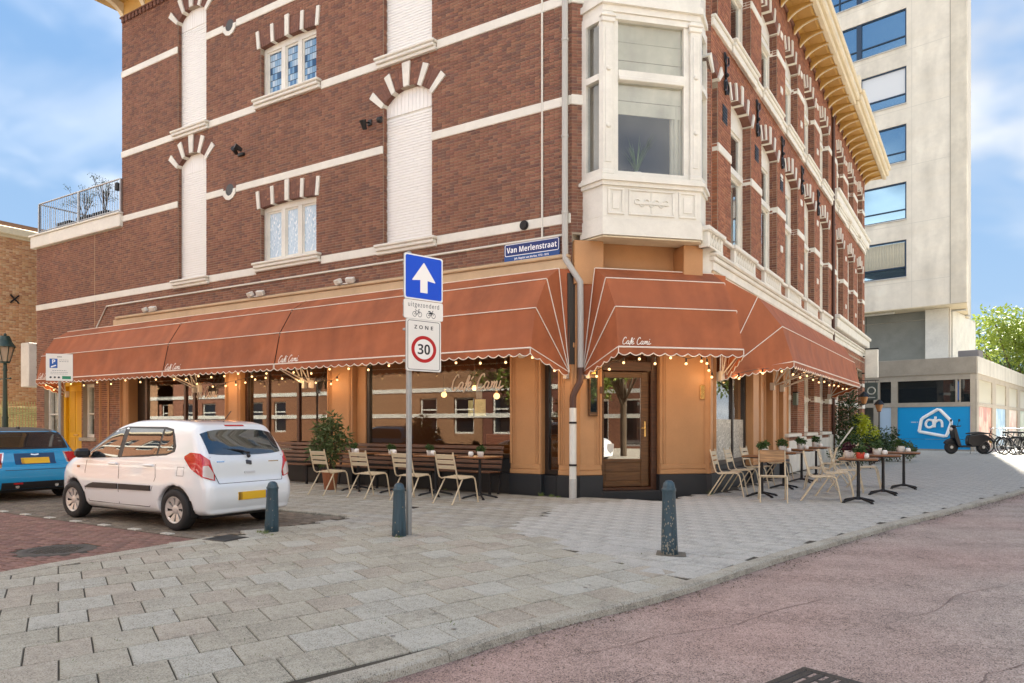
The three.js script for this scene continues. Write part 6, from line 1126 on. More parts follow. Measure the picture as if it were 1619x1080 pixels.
// blue three-door car with a dark roof
function blueCar(label) {
  const t = thing('blue_car', label, 'car');
  const b = carBody([[0.18, 0.22], [0.03, 0.30], [0.0, 0.46], [0.03, 0.66], [0.10, 0.74], [0.16, 0.92], [0.22, 1.0], [0.46, 1.27], [0.60, 1.345], [1.1, 1.39], [1.75, 1.395], [2.15, 1.34], [2.52, 1.05], [2.66, 0.985], [3.1, 0.955], [3.50, 0.88], [3.70, 0.70], [3.76, 0.45], [3.70, 0.26], [3.5, 0.20], [1.8, 0.19]],
    [[-0.05, 0.74], [0.15, 0.80], [0.5, 0.855], [1.2, 0.86], [2.8, 0.86], [3.3, 0.81], [3.75, 0.64]], [[0.18, 0.93], [0.34, 0.98], [0.55, 1.0], [0.80, 0.975], [0.95, 0.93], [1.0, 0.90], [1.2, 0.82], [1.38, 0.74], [1.45, 0.66]], [0.68, 3.17], 0.365, 0.305);
  const paint = phys(0.008, 0.30, 0.60, 0.26, { clearcoat: 1, clearcoatRoughness: 0.04, metalness: 0.15 });
  mesh('body', [b.g], paint, t);
  mesh('underbody', [box(0.25, 3.5, 0.17, 0.45, -0.66, 0.66), box(0.3, 1.05, 0.2, 0.62, -0.78, 0.78), box(2.8, 3.5, 0.2, 0.62, -0.78, 0.78)], M.black, t);
  const down = (x, z) => ({ o: V(x, 2.2, z), d: V(0, -1, 0) });
  mesh('roof', [b.patch(down, 0.40, 2.2, (x) => -0.60 + 0.07 * sstep(1.6, 2.2, x), (x) => 0.60 - 0.07 * sstep(1.6, 2.2, x), 0.006, 20, 10)], trimM, t);
  mesh('tail_glass_band', [b.patch(b.rearRay, -0.70, 0.70, (z) => 0.985 + 0.02 * z * z, (z) => 1.345 - 0.16 * Math.abs(z / 0.7) ** 5, 0.004, 20, 8)], trimM, t);
  mesh('rear_window', [b.patch(b.rearRay, -0.58, 0.58, (z) => 1.02 + 0.02 * z * z, (z) => 1.295 - 0.06 * Math.abs(z / 0.58) ** 4, 0.007, 18, 8)], carGlass, t);
  mesh('roof_fin', [box(0.75, 0.88, 1.36, 1.42, -0.015, 0.015, 0.012)], trimM, t);
  for (const s of [-1, 1]) {
    const R = b.sideRay(s), RR = b.roundRay(0.9);
    mesh('side_window', [b.patch(R, 0.72, 2.5, () => 0.985, seg([0.72, 1.15], [0.9, 1.30], [1.9, 1.32], [2.2, 1.25], [2.5, 1.0]), 0.005, 20, 6)], carGlass, t);
    mesh('lamp_ring', [b.patch(RR, s * 0.615, s * 0.84, (a) => 0.645, (a) => 0.93, 0.008, 8, 6)], chrome, t);
    mesh('tail_lamp', [b.patch(RR, s * 0.635, s * 0.82, (a) => 0.66, (a) => 0.915, 0.014, 8, 6)], redLamp, t);
    mesh('exhaust', [move(cyl(0.035, 0.035, 0.2, 0, 0, 0, 14), 0.02, 0.285, s * 0.35, 0, 0, -PI / 2)], chrome, t);
    wheel(t, 0.68, 0.305, s * 0.75, 0.305, s, 5); wheel(t, 3.17, 0.305, s * 0.75, 0.305, s, 5);
    const mp = b.hit(V(2.45, 1.0, s * 1.3), V(0, 0, -s)); mesh('wing_mirror', [move(box(-0.07, 0.07, -0.06, 0.07, -0.10, 0.10, 0.04), mp.x, mp.y + 0.03, mp.z + s * 0.12)], trimM, t);
  }
  mesh('plate_recess', [b.patch(b.rearRay, -0.36, 0.36, () => 0.70, () => 0.91, 0.003, 8, 4)], mat(0.006, 0.06, 0.16, 0.4), t);
  mesh('licence_plate', [b.patch(b.rearRay, -0.25, 0.25, () => 0.715, () => 0.825, 0.012, 4, 2)], plateY, t);
  mesh('tailgate_badge', [b.patch(b.rearRay, -0.07, 0.07, (z) => 0.865 + Math.abs(z) * 0.15, (z) => 0.89 + Math.abs(z) * 0.15, 0.014, 8, 2)], chrome, t);
  mesh('tailgate_seam', [b.line(b.rearRay, [[-0.62, 0.98], [-0.60, 0.70], [-0.55, 0.60], [0.55, 0.60], [0.60, 0.70], [0.62, 0.98]], 0.010)], seam, t);
  mesh('rear_diffuser', [b.patch(b.rearRay, -0.62, 0.62, () => 0.24, (z) => 0.37, 0.006, 10, 3)], trimM, t);
  mesh('fog_lamp', [b.patch(b.rearRay, -0.42, -0.26, () => 0.33, () => 0.36, 0.012, 3, 1)], redLamp, t);
  return t;
}
const blue = blueCar('bright blue car with a dark roof at the left edge, ahead of the white hatchback');
blue.position.set(-10.6, -0.025, 5.85); blue.rotation.y = PI;
// ---------------------------------------------------------------- annex with roof terrace, left of the tall wing
{
  const t = thing('annex_building', 'low brick annex with a white parapet, roof terrace and yellow door', 'building');
  const holes = [[-22.85, -21.90, 1.0, 2.75], [-20.32, -19.62, 1.0, 2.75], [-21.68, -20.40, 0, 2.85]];
  const w = mesh('wall', slabs(-23.4, -18.0, 0, 7.62, -0.36, -0.001, holes), M.mortar, t), list = [];
  brickField(list, FL, -23.4, -18.01, 0.1, 7.6, -0.003, holes.map((h) => [h[0] - 0.005, h[1] + 0.005, h[2], h[3]]), brickTones);
  pieces(w, 'brick', list, unitBrick, brickMats, 0, brickRest);
  mesh('parapet', [box(-23.6, -17.95, 7.62, 8.02, -0.5, 0.12, 0.02), box(-23.65, -17.93, 8.02, 8.08, -0.6, 0.16, 0.01)], M.white, t);
  mesh('roof', [box(-23.4, -18, 7.5, 7.61, -8, -0.37), box(-23.4, -23.05, 0, 7.5, -8, -0.37)], M.zinc, t);
  const yel = mat(0.72, 0.40, 0.012, 0.4), yel2 = mat(0.60, 0.31, 0.01, 0.4);
  const d = mesh('door', [box(-21.55, -20.53, 0.06, 2.72, -0.22, -0.16, 0.01)], yel, t);
  mesh('door_frame', [box(-21.68, -21.55, 0, 2.85, -0.3, -0.06, 0.01), box(-20.53, -20.40, 0, 2.85, -0.3, -0.06, 0.01), box(-21.55, -20.53, 2.72, 2.85, -0.3, -0.06, 0.01)], yel, d);
  for (const [a, b, e, f] of [[-21.44, -21.1, 0.25, 1.0], [-20.98, -20.64, 0.25, 1.0], [-21.44, -21.1, 1.15, 2.55], [-20.98, -20.64, 1.15, 2.55]]) mesh('door_panel', [box(a, b, e, f, -0.16, -0.145, 0.01)], yel2, d);
  mesh('letter_slot', [box(-21.2, -20.9, 1.04, 1.10, -0.16, -0.14, 0.004)], M.brass, d);
  for (const [a, b, e, f] of holes.slice(0, 2)) {
    const win = mesh('window', [box(a, a + 0.1, e, f, -0.26, -0.14), box(b - 0.1, b, e, f, -0.26, -0.14), box(a + 0.1, b - 0.1, e, e + 0.1, -0.26, -0.14), box(a + 0.1, b - 0.1, f - 0.1, f, -0.26, -0.14), box(a + 0.1, b - 0.1, e + 0.75, e + 0.8, -0.25, -0.15)], M.whiteWood, t);
    mesh('window_pane', [box(a + 0.1, b - 0.1, e + 0.1, f - 0.1, -0.21, -0.20)], M.glass, win);
    const bars = []; for (let x = a + 0.18; x < b - 0.14; x += 0.12) bars.push(box(x, x + 0.04, e + 0.1, e + 0.6, -0.30, -0.28)); mesh('screen', [box(a + 0.1, b - 0.1, e + 0.6, f, -0.31, -0.29), ...bars], M.white, win);
    mesh('dark_room', [box(a - 0.1, b + 0.1, e - 0.1, f + 0.1, -0.5, -0.45)], M.darkFrame, win);
    mesh('sill', [box(a - 0.12, b + 0.12, e - 0.12, e - 0.002, -0.3, 0.08, 0.015)], M.kerb, t);
  }
  mesh('white_return', [box(-24.0, -23.42, 2.75, 4.3, -0.8, 0.25, 0.02)], M.white, t);
  mesh('expansion_joint', [box(-19.585, -19.57, 4.6, 7.6, 0.008, 0.014)], M.beige, t);
}
{
  const t = thing('terrace_railing', 'thin steel railing round the roof terrace of the annex', 'railing'), y = 8.08, L = -23.1, R = -18.05;
  mesh('handrail', [tube([[L, y + 1.05, 0.05], [R, y + 1.05, 0.05]], 0.028, 6), tube([[L, y + 1.05, 0.05], [L, y + 1.05, -3.2]], 0.028, 6)], M.steel, t);
  mesh('bottom_rail', [tube([[L, y + 0.08, 0.05], [R, y + 0.08, 0.05]], 0.02, 6), tube([[L, y + 0.08, 0.05], [L, y + 0.08, -3.2]], 0.02, 6)], M.steel, t);
  for (const x of [L, (L + R) / 2 + 0.1, R + 0.05]) mesh('post', [box(x - 0.035, x + 0.035, y, y + 1.05, 0.015, 0.085, 0.006)], M.steel, t);
  for (let x = L + 0.14; x < R; x += 0.14) mesh('baluster', [cyl(0.009, 0.009, 0.97, x, y + 0.08, 0.05, 5)], M.steel, t);
  for (let z = -0.15; z > -3.1; z -= 0.16) mesh('baluster', [cyl(0.009, 0.009, 0.97, L, y + 0.08, z, 5)], M.steel, t);
}
[[-22.2, -0.5], [-20.9, -0.5], [-19.9, -0.5]].forEach(([x, z], i) => {
  const t = thing('terrace_planter', ['ribbed dark planter at the left end of the roof terrace', 'ribbed dark planter in the middle of the roof terrace', 'ribbed dark planter at the right end of the roof terrace'][i], 'planter', [x, 8.08, z]);
  mesh('box', [box(-0.42, 0.42, 0, 0.40, -0.2, 0.2, 0.01)], M.black, t); for (let k = 0; k < 8; k++) mesh('rib', [box(-0.40 + k * 0.105, -0.34 + k * 0.105, 0.02, 0.39, 0.2, 0.225, 0.005)], M.iron, t);
});
function shrubBranches(x, y, z, n, h, label, name, lm) {
  const t = thing(name, label, 'shrub', [x, y, z]), st = [], lump = [];
  for (let i = 0; i < n; i++) { const a = rnd() * PI * 2, s = rr(0.2, 0.75) * h * 0.6, p1 = [Math.cos(a) * s * 0.3, h * 0.4, Math.sin(a) * s * 0.3], p2 = [Math.cos(a) * s, h * rr(0.7, 1.05), Math.sin(a) * s * 0.7]; st.push(tube([[0, 0, 0], p1, p2], 0.012, 5)); for (let k = 0; k < 3; k++) { const q = [p2[0] + rr(-0.3, 0.3), p2[1] + rr(-0.3, 0.25), p2[2] + rr(-0.3, 0.3)]; st.push(tube([p1, q], 0.007, 4)); lump.push([...q, 0.13]); } }
  mesh('branches', st, M.bark, t); mesh('foliage', [leaves(lump, 420, 0.05)], lm, t);
}
shrubBranches(-20.0, 8.45, -0.55, 8, 1.05, 'sparse twiggy shrub behind the railing at the right of the roof terrace', 'terrace_shrub', LM.olive);
shrubBranches(-21.3, 8.45, -0.55, 6, 0.85, 'sparse twiggy shrub behind the railing at the middle of the roof terrace', 'terrace_shrub', LM.olive);
solo('terrace_lamp', [move(box(-0.06, 0.06, 0, 0.26, 0, 0.14, 0.03), -18.12, 8.75, 0.02, 0.2), box(-18.14, -18.0, 8.85, 8.92, -0.06, 0.02)], M.black, 'small black lamp on the tall wall above the roof terrace', 'wall lamp');
// tan brick house at the far left, fence before it
{
  const t = thing('tan_brick_house', 'tan brick house with a pale roof edge at the far left', 'building'), f = { o: [-27, 0, 4], r: PI / 2 };
  const w = mesh('wall', [box(0, 9, 0, 8.75, -0.4, -0.001)], mat(0.50, 0.38, 0.26, 0.95, { map: T.plaster }), t, f), list = [];
  brickField(list, { o: [0, 0, 0], r: 0 }, 1.6, 6.6, 1.2, 8.72, -0.003, [], tanTones);
  pieces(w, 'brick', list, unitBrick, tanTones.map((c) => mat(...c, 0.88, { map: T.brickC })), 0, brickRest);
  mesh('gutter', [box(-0.2, 9, 8.75, 9.05, -0.3, 0.18, 0.03), box(-0.2, 9, 8.65, 8.749, -0.3, 0.05)], M.cream, t, f);
  mesh('downspout', [tube([[3.75, 8.8, 0.1], [3.75, 8.2, 0.06]], 0.04, 6)], M.white, t, f);
  mesh('roof', [box(0, 9, 9.06, 9.3, -8, -0.2), box(0, 9, 0, 8.7, -8, -7.6)], mat(0.12, 0.07, 0.05, 0.9), t, f);
  mesh('wall_anchor', [move(box(-0.22, 0.22, -0.025, 0.025, 0, 0.04), 4.85, 6.3, 0.02, 0, 0, 0.8), move(box(-0.22, 0.22, -0.025, 0.025, 0, 0.042), 4.85, 6.3, 0.021, 0, 0, -0.8)], M.iron, t, f);
}
{
  const t = thing('slat_fence', 'pale green slatted fence before the tan brick house', 'fence', [-25.5, 0, 0.9], PI / 2), pg = mat(0.58, 0.58, 0.30, 0.7, { map: T.wood });
  for (let i = 0; i < 24; i++) mesh('fence_slat', [box(-0.6 + i * 0.105, -0.53 + i * 0.105, 0.06, 2.08 + rr(-0.01, 0.01), -0.012, 0.012, 0.004)], pg, t);
  for (const x of [-0.62, 0.6, 1.95]) mesh('fence_post', [box(x - 0.05, x + 0.05, 0, 2.16, -0.09, -0.014, 0.006)], pg, t);
  for (const y of [0.4, 1.8]) mesh('fence_rail', [box(-0.65, 2.0, y, y + 0.08, -0.05, -0.013)], pg, t);
  for (let i = 0; i < 26; i++) mesh('lattice_slat', [box(-0.6 + i * 0.1, -0.58 + i * 0.1, 2.1, 2.28, -0.05, -0.03)], pg, t);
}
// ---------------------------------------------------------------- concrete tower block and the low shop pavilion
const FT = { o: [4.143, 0, -37.719], r: -0.2163 };
{
  const t = thing('concrete_tower', 'tall pale concrete apartment block with blue framed windows behind the brick building', 'building');
  const rows = []; for (let i = 0; i < 12; i++) rows.push([10.55 + 3.58 * i, 12.85 + 3.58 * i]);
  const H = []; for (const [a, b] of rows) for (const [u, v] of [[-9.4, -3.25], [-20, -11]]) H.push([u, v, a, b]);
  mesh('wall', slabs(-30, -0.001, 8.6, 56, -0.35, 0, H), M.concrete, t, FT);
  mesh('side_wall', [move(extrude(poly([[-30, 0.352], [-0.08, 0.352], [-4.3, 20], [-34, 20]]), 47.3), 0, 8.61, 0, 0, -PI / 2)], M.concrete, t, FT);
  mesh('edge_joint', [box(-0.87, -0.83, 8.6, 56, 0.001, 0.02)], mat(0.30, 0.27, 0.22, 0.9), t, FT);
  mesh('corner_strip', [box(-0.83, -0.01, 8.59, 56, 0.001, 0.03)], mat(0.70, 0.655, 0.565, 0.85, { map: T.grime }), t, FT);
  mesh('panel_joint', [...rows.flatMap(([a]) => [box(-30, -0.88, a - 0.36, a - 0.335, 0.0, 0.004)]), ...[-2.95, -10.2].map((x) => box(x - 0.012, x + 0.012, 8.6, 56, 0.001, 0.005))], mat(0.58, 0.54, 0.46, 0.9), t, FT);
  const fr = mat(0.012, 0.035, 0.075, 0.4);
  rows.forEach(([a, b], i) => { for (const [u, v] of i < 7 ? [[-9.4, -3.25], [-20, -11]] : [[-9.4, -3.25]]) {
    const win = mesh('window', [box(u, u + 0.07, a, b, -0.2, -0.06), box(v - 0.09, v, a, b, -0.2, -0.06), box(u + 0.07, v - 0.09, a, a + 0.07, -0.2, -0.06), box(u + 0.07, v - 0.09, b - 0.08, b, -0.2, -0.06), box(u + 0.07, v - 0.09, a + 0.58, a + 0.65, -0.19, -0.07), box(v - 2.98, v - 2.67, a + 0.07, b - 0.08, -0.2, -0.055), box(v - 4.1, v - 4.02, a + 0.07, b - 0.08, -0.19, -0.07), box(v - 5.2, v - 5.12, a + 0.07, b - 0.08, -0.19, -0.07)], fr, t, FT);
    for (const [p, q] of [[v - 2.67, v - 0.09], [v - 4.02, v - 2.98], [v - 5.12, v - 4.1], [u + 0.07, v - 5.2]]) for (const [c, e] of [[a + 0.07, a + 0.58], [a + 0.65, b - 0.08]]) mesh('window_pane', [box(p, q, c, e, -0.15, -0.14)], M.skyGlass, win);
    if (i === 3) mesh('roller_blind', [box(v - 2.66, v - 0.1, a + 0.66, b - 0.09, -0.138, -0.13)], mat(0.66, 0.68, 0.70, 0.7), win);
    if (i === 0) { const g = []; for (let k = 0; k < 26; k++) g.push(cyl(0.05, 0.05, 1.5, v - 2.6 + k * 0.097, a + 0.66, -0.12 + (k % 2) * 0.012, 8)); mesh('curtain', g, M.blind, win); }
    mesh('sill', [box(u - 0.02, v + 0.02, a - 0.07, a - 0.001, -0.1, 0.06)], M.zinc, t, FT);
  } });
  mesh('soffit', [move(extrude(poly([[-30, 0.0], [0, 0.0], [-4.3, 20], [-34, 20]]), 0.05), 0, 8.549, 0, 0, -PI / 2)], mat(0.72, 0.62, 0.45, 0.8, { map: T.plaster }), t, FT);
  const pier = [box(-2.54, -1.25, 0, 8.54, -1.8, -1.2, 0.02)]; mesh('pier', pier, M.white, t, FT); mesh('pier_pipe', [tube([[-1.2, 0.2, -1.3], [-1.2, 8.5, -1.3]], 0.05, 6)], M.concrete, t, FT);
  for (let i = 0; i < 2; i++) mesh('pier', [box(-2.4 - i, -1.35 - i * 0.3, 0, 8.54, -5.5 - i * 4, -2.6 - i * 4, 0.02)], M.white, t, FT);
  const gp = mat(0.27, 0.275, 0.25, 0.6, { map: T.plaster });
  for (let i = 0; i < 6; i++) mesh('grey_panel', [box(-2.6 - (i + 1) * 3.6, -2.62 - i * 3.6, 0, 8.0, -1.9, -1.8 - 0, 0.01), box(-2.6 - (i + 1) * 3.6, -2.62 - i * 3.6, 8.02, 8.54, -1.9, -1.79, 0.01)], gp, t, FT);
  for (const [x, z] of [[-0.9, -2.5], [-1.4, -5.5], [-1.9, -9]]) mesh('soffit_light', [box(x - 0.75, x + 0.1, 8.45, 8.54, z - 0.12, z + 0.12, 0.02), box(x + 0.12, x + 0.3, 8.44, 8.53, z - 0.14, z + 0.14, 0.02)], M.zinc, t, FT);
  mesh('soffit_light', [box(-6.2, -4.2, 8.44, 8.54, -0.95, -0.75, 0.02)], M.white, t, FT);
}
const FP = { o: [4.644, 0, -32.386], r: -0.2163 }, FS = { o: [4.644, 0, -32.386], r: 1.425 };
{
  const t = thing('shop_pavilion', 'low grey shop pavilion with a large blue panel and white house shaped logo', 'building');
  const fascShade = mat(0.36, 0.325, 0.28, 0.7, { map: T.plaster }), fascLit = mat(0.66, 0.65, 0.61, 0.6, { map: T.grime }), fr = mat(0.40, 0.36, 0.31, 0.6, { map: T.plaster });  // front fascia toned darker as shaded, side fascia lighter as lit by bounce
  mesh('fascia', [box(-16, -0.001, 4.09, 4.98, -0.4, 0.06, 0.015)], fascShade, t, FP); mesh('fascia', [0, 1, 2, 3, 4].map((i) => box(0.06 + i * 8, 8.04 + i * 8, 4.09, 4.98, -0.4, 0.06, 0.012)), fascLit, t, FS);
  mesh('roof', [move(extrude(poly([[-16, 0.4], [-0.5, 0.4], [-3.4, 38], [-20, 38]]), 0.05), 0, 4.7, 0, 0, -PI / 2)], M.zinc, t, FP);
  mesh('roof_box', [box(-1.4, -0.4, 4.98, 5.5, -3.2, -2.2, 0.03)], mat(0.2, 0.19, 0.19, 0.7), t, FP);
  const g = [box(-16, 0, 3.80, 4.089, -0.3, 0.0), box(-16, 0, 2.36, 2.6, -0.3, 0.0, 0.01), box(-16, 0, -0.1, 0.08, -0.3, 0.01), box(-0.29, 0.0, 0.08, 3.8, -0.3, 0.005, 0.01)];
  for (const [a, b] of [[-4.17, -3.84], [-5.1, -4.77]]) g.push(box(a, b, 0.08, 2.36, -0.3, -0.005), box(a, b, 2.6, 3.8, -0.3, -0.005)); g.push(box(-0.99, -0.89, 2.6, 3.8, -0.3, -0.004), box(-0.82, -0.75, 2.6, 3.8, -0.3, -0.004));
  mesh('frame', g, fr, t, FP);
  for (const [a, b] of [[-3.84, -0.99], [-0.75, -0.29], [-4.77, -4.17]]) mesh('dark_window', [box(a, b, 2.6, 3.8, -0.12, -0.1)], M.darkGlass, t, FP);
  mesh('light_strip', [box(-0.89, -0.82, 2.7, 3.7, -0.1, -0.05)], mat(0.05, 0.18, 0.55, 0.4), t, FP);
  const bl = mat(0.005, 0.30, 0.66, 0.35), lb = mat(0.42, 0.56, 0.72, 0.4);
  const panel = mesh('blue_panel', [box(-3.84, -0.29, 0.62, 2.36, -0.1, -0.05), box(-3.84, -0.29, 0.08, 0.60, -0.1, -0.055)], bl, t, FP);
  mesh('pale_panel', [box(-4.77, -4.17, 0.08, 2.36, -0.1, -0.05), box(-4.60, -4.5, 1.15, 1.25, -0.05, -0.03)], lb, t, FP);
  // white house outline with two joined letters
  const pent = [[-2.74, 1.02], [-1.42, 0.76], [-1.16, 1.56], [-1.78, 2.26], [-2.62, 1.72]];
  mesh('logo_outline', [tube([...pent, pent[0]].map(([x, y]) => [x, y, -0.02]), 0.085, 8, false, 0.10)], mat(0.93, 0.93, 0.92, 0.4), panel);
  const lw = 0.064, L = (...p) => tube(p.map(([x, y]) => [x, y, -0.03]), lw, 7, false, 0.11);
  mesh('logo_letters', [L([-2.07, 1.70], [-2.02, 1.25]), L([-2.06, 1.62], [-2.28, 1.68], [-2.42, 1.52], [-2.40, 1.28], [-2.2, 1.22], [-2.04, 1.36]), L([-1.94, 1.84], [-1.99, 1.26]), L([-1.97, 1.50], [-1.82, 1.66], [-1.66, 1.62], [-1.62, 1.46], [-1.62, 1.26])], mat(0.93, 0.93, 0.92, 0.4), panel);
  mesh('panel_print', [box(-3.15, -2.9, 1.50, 1.56, -0.05, -0.045), box(-2.86, -2.8, 1.50, 1.56, -0.05, -0.045)], lb, panel);
  // long side: cream panes above, posters below
  const post = [box(0, 40, 3.80, 4.089, -0.3, 0), box(0, 40, 2.36, 2.56, -0.3, 0.004, 0.01), box(0, 40, -0.2, 0.1, -0.3, 0.01), box(0, 0.7, 0.1, 2.36, -0.3, -0.002), box(0, 0.7, 2.56, 3.8, -0.3, -0.002)];
  for (let i = 0; i < 7; i++) post.push(box(5.2 + i * 5.6, 6.6 + i * 5.6, 0.1, 2.36, -0.3, -0.002), box(5.2 + i * 5.6, 6.6 + i * 5.6, 2.56, 3.8, -0.3, -0.002));
  mesh('frame', post, mat(0.50, 0.44, 0.37, 0.6, { map: T.plaster }), t, FS);
  const pm = [['#c9876a', '#a84a32', '#e3cdb8'], ['#9fc3dc', '#d9e6ee', '#6fa6cc'], ['#d8c4ae', '#c98a74', '#e8dccb'], ['#b9c9a2', '#8fae8a', '#e4e2cc']].map((pal) => mat(1, 1, 1, 0.3, { map: canvasTex(256, 128, (x, w, h) => { x.fillStyle = pal[0]; x.fillRect(0, 0, w, h); for (let i = 0; i < 70; i++) { x.fillStyle = pick(pal); x.globalAlpha = 0.5; x.beginPath(); x.ellipse(rnd() * w, rnd() * h, rr(4, 30), rr(6, 40), rnd() * 3, 0, 7); x.fill(); } x.globalAlpha = 1; }) }));
  for (let i = 0; i < 7; i++) { const a = i ? 1.0 + i * 5.6 : 0.7, b = 5.2 + i * 5.6; mesh('cream_pane', [box(a, b, 2.56, 3.8, -0.1, -0.06)], mat(0.52, 0.48, 0.36, 0.35), t, FS); mesh('poster', [unitUV(box(a, b, 0.1, 2.36, -0.1, -0.06), a, b, 0.1, 2.36)], pm[i % 4], t, FS); }
}
// ---------------------------------------------------------------- trees behind the pavilion
function tree(x, z, h, r, lm, n, size, label, name = 'leafy_tree', group) {
  const t = thing(name, label, 'tree', [x, 0, z]), L = [], limbs = [tube([[0, 0, 0], [0.1, h * 0.25, 0.05], [0, h * 0.45, 0]], 0.02 * h, 8)];
  for (let i = 0; i < 16; i++) { const a = rnd() * PI * 2, e = rr(0.42, 0.98), q = r * rr(0.25, 0.85) * Math.sin(Math.min(1, (1.05 - e) / 0.45) * PI * 0.5 + 0.25), p = [Math.cos(a) * q, h * e - r * 0.12, Math.sin(a) * q]; L.push([...p, r * rr(0.26, 0.44), 0.85]); limbs.push(tube([[0, h * rr(0.25, 0.45), 0], [p[0] * 0.45, h * 0.5, p[2] * 0.45], p], 0.006 * h, 5)); }
  mesh('trunk', limbs, M.bark, t); mesh('crown', [leaves(L, n, size, 0.25)], lm, t); return t;
}
tree(8.1, -60, 10.6, 5.6, LM.spring, 9000, 0.34, 'bright green leafy tree rising behind the shop pavilion, nearest the tower');
tree(14.5, -57, 11.4, 6, LM.spring, 8000, 0.36, 'bright green leafy tree behind the pavilion at the right edge');
tree(6.5, -74, 11, 5, LM.mid, 4500, 0.42, 'darker green tree further back between tower and pavilion tree');
// greenery, signs and lamps before the far end of the right wing
{
  const t = thing('cypress', 'narrow dark green cypress against the brick wall at the far end of the terrace', 'cypress', [0.55, 0, -17.2]);
  mesh('trunk', [cyl(0.07, 0.03, 1.0, 0, 0, 0, 8)], M.bark, t); const l = []; for (let i = 0; i < 11; i++) l.push([rr(-0.1, 0.1), 0.5 + i * 0.29, rr(-0.1, 0.1), 0.52 - Math.abs(i - 3) * 0.032]); mesh('foliage', [leaves(l, 2400, 0.13, -0.5, 3)], LM.dark, t);
}
const bush = (x, z, r, h, lm, n, label, size = 0.10) => { const t = thing('planter_shrub', label, 'shrub', [x, 0, z]), l = []; for (let i = 0; i < 8; i++) l.push([rr(-r, r) * 0.7, h * rr(0.3, 0.85), rr(-r, r) * 0.7, r * rr(0.4, 0.65)]); mesh('stems', [0, 1, 2, 3].map((k) => tube([[0, 0, 0], [rr(-r, r) * 0.5, h * 0.6, rr(-r, r) * 0.5]], 0.012, 5)), M.bark, t); mesh('foliage', [leaves(l, n, size)], lm, t); };
bush(0.78, -19.2, 0.72, 2.3, LM.lime, 1900, 'yellow green shrub right of the dark cypress', 0.12);
bush(0.9, -14.6, 0.65, 1.0, LM.mid, 1200, 'low green planter shrub in front of the cypress');
bush(1.5, -16.6, 0.7, 0.95, LM.dark, 1200, 'dark low planter shrub beside the cypress foot');
bush(1.3, -20.0, 0.75, 1.35, LM.dark, 1300, 'dark green planter shrub below the yellow green shrub');
bush(2.1, -18.6, 0.55, 0.8, LM.olive, 900, 'olive green low shrub at the road end of the planters');
bush(1.75, -13.2, 0.3, 0.95, LM.red, 500, 'small dark red leafed plant between the terrace tables and planters', 0.08);
{ const t = thing('folding_sunshade', 'closed white folding sunshade leaning before the planters', 'sunshade', [0.9, 0, -12.6], 0.5); mesh('pole', [tube([[-0.3, 0.3, 0], [0.45, 1.35, 0]], 0.012, 6)], M.steel, t); mesh('cloth', [tube([[0.05, 0.80, 0], [0.43, 1.33, 0]], 0.024, 8)], M.white, t); }
{ const t = thing('box_sign', 'white projecting box sign on the far end of the brick building', 'sign', [0.1, 3.62, -25.6]); mesh('box', [box(0.05, 0.62, 0, 1.35, -0.12, 0.12, 0.03)], M.white, t); mesh('frame', [box(-0.1, 0.05, 0.2, 0.26, -0.03, 0.03), box(-0.1, 0.05, 1.0, 1.06, -0.03, 0.03), box(0.03, 0.64, 1.352, 1.40, -0.14, 0.14, 0.01)], M.iron, t); }
{ const t = thing('pub_sign', 'dark green hanging board below the white box sign', 'sign', [0.25, 2.55, -24.6]); mesh('board', [box(0, 0.55, 0, 0.8, -0.03, 0.03, 0.02)], mat(0.05, 0.07, 0.065, 0.4), t); mesh('emblem', [move(new THREE.TorusGeometry(0.16, 0.03, 6, 20), 0.28, 0.42, 0.035), box(0.12, 0.44, 0.09, 0.13, 0.03, 0.036)], mat(0.4, 0.42, 0.4, 0.5), t); mesh('bracket', [tube([[-0.3, 0.9, 0], [0.6, 0.9, 0]], 0.018, 6), tube([[0.12, 0.8, 0], [0.12, 0.9, 0]], 0.01, 5), tube([[0.45, 0.8, 0], [0.45, 0.9, 0]], 0.01, 5)], M.iron, t); }
const lanternCopper = mat(0.42, 0.20, 0.08, 0.35, { metalness: 0.4 });  // copper-coloured lantern glass, gives off no light
[[0.62, 2.28, -21.2, 'copper wall lantern at the far end of the brick building, left of the dark board'], [0.95, 2.0, -23.6, 'copper lantern on a thin dark post by the dark board']].forEach(([x, y, z, l], i) => {
  const t = thing('lantern', l, 'lantern', [x, y, z]); mesh('glass', [lathe([[0.08, 0], [0.19, 0.30]], 6)], lanternCopper, t); mesh('roof', [lathe([[0.24, 0.30], [0.16, 0.42], [0.05, 0.52], [0, 0.54]], 6)], M.iron, t); mesh('base', [lathe([[0, -0.04], [0.09, -0.02], [0.08, 0]], 8)], M.rust, t);
  mesh('bracket', i ? [cyl(0.03, 0.025, y, 0, -y, 0, 8)] : [tube([[-0.62, 0.2, 0], [-0.3, -0.1, 0], [0, -0.03, 0]], 0.018, 6)], M.iron, t);
});
{ const t = thing('wall_box', 'small green box on the brick wall just beyond the last pilaster', 'wall box', [0.02, 2.0, -10.1], PI / 2); mesh('case', [box(-0.13, 0.13, 0, 0.36, 0, 0.12, 0.015)], mat(0.10, 0.13, 0.10, 0.5), t); mesh('lid', [box(-0.15, 0.15, 0.361, 0.40, 0, 0.15, 0.01)], M.iron, t); }
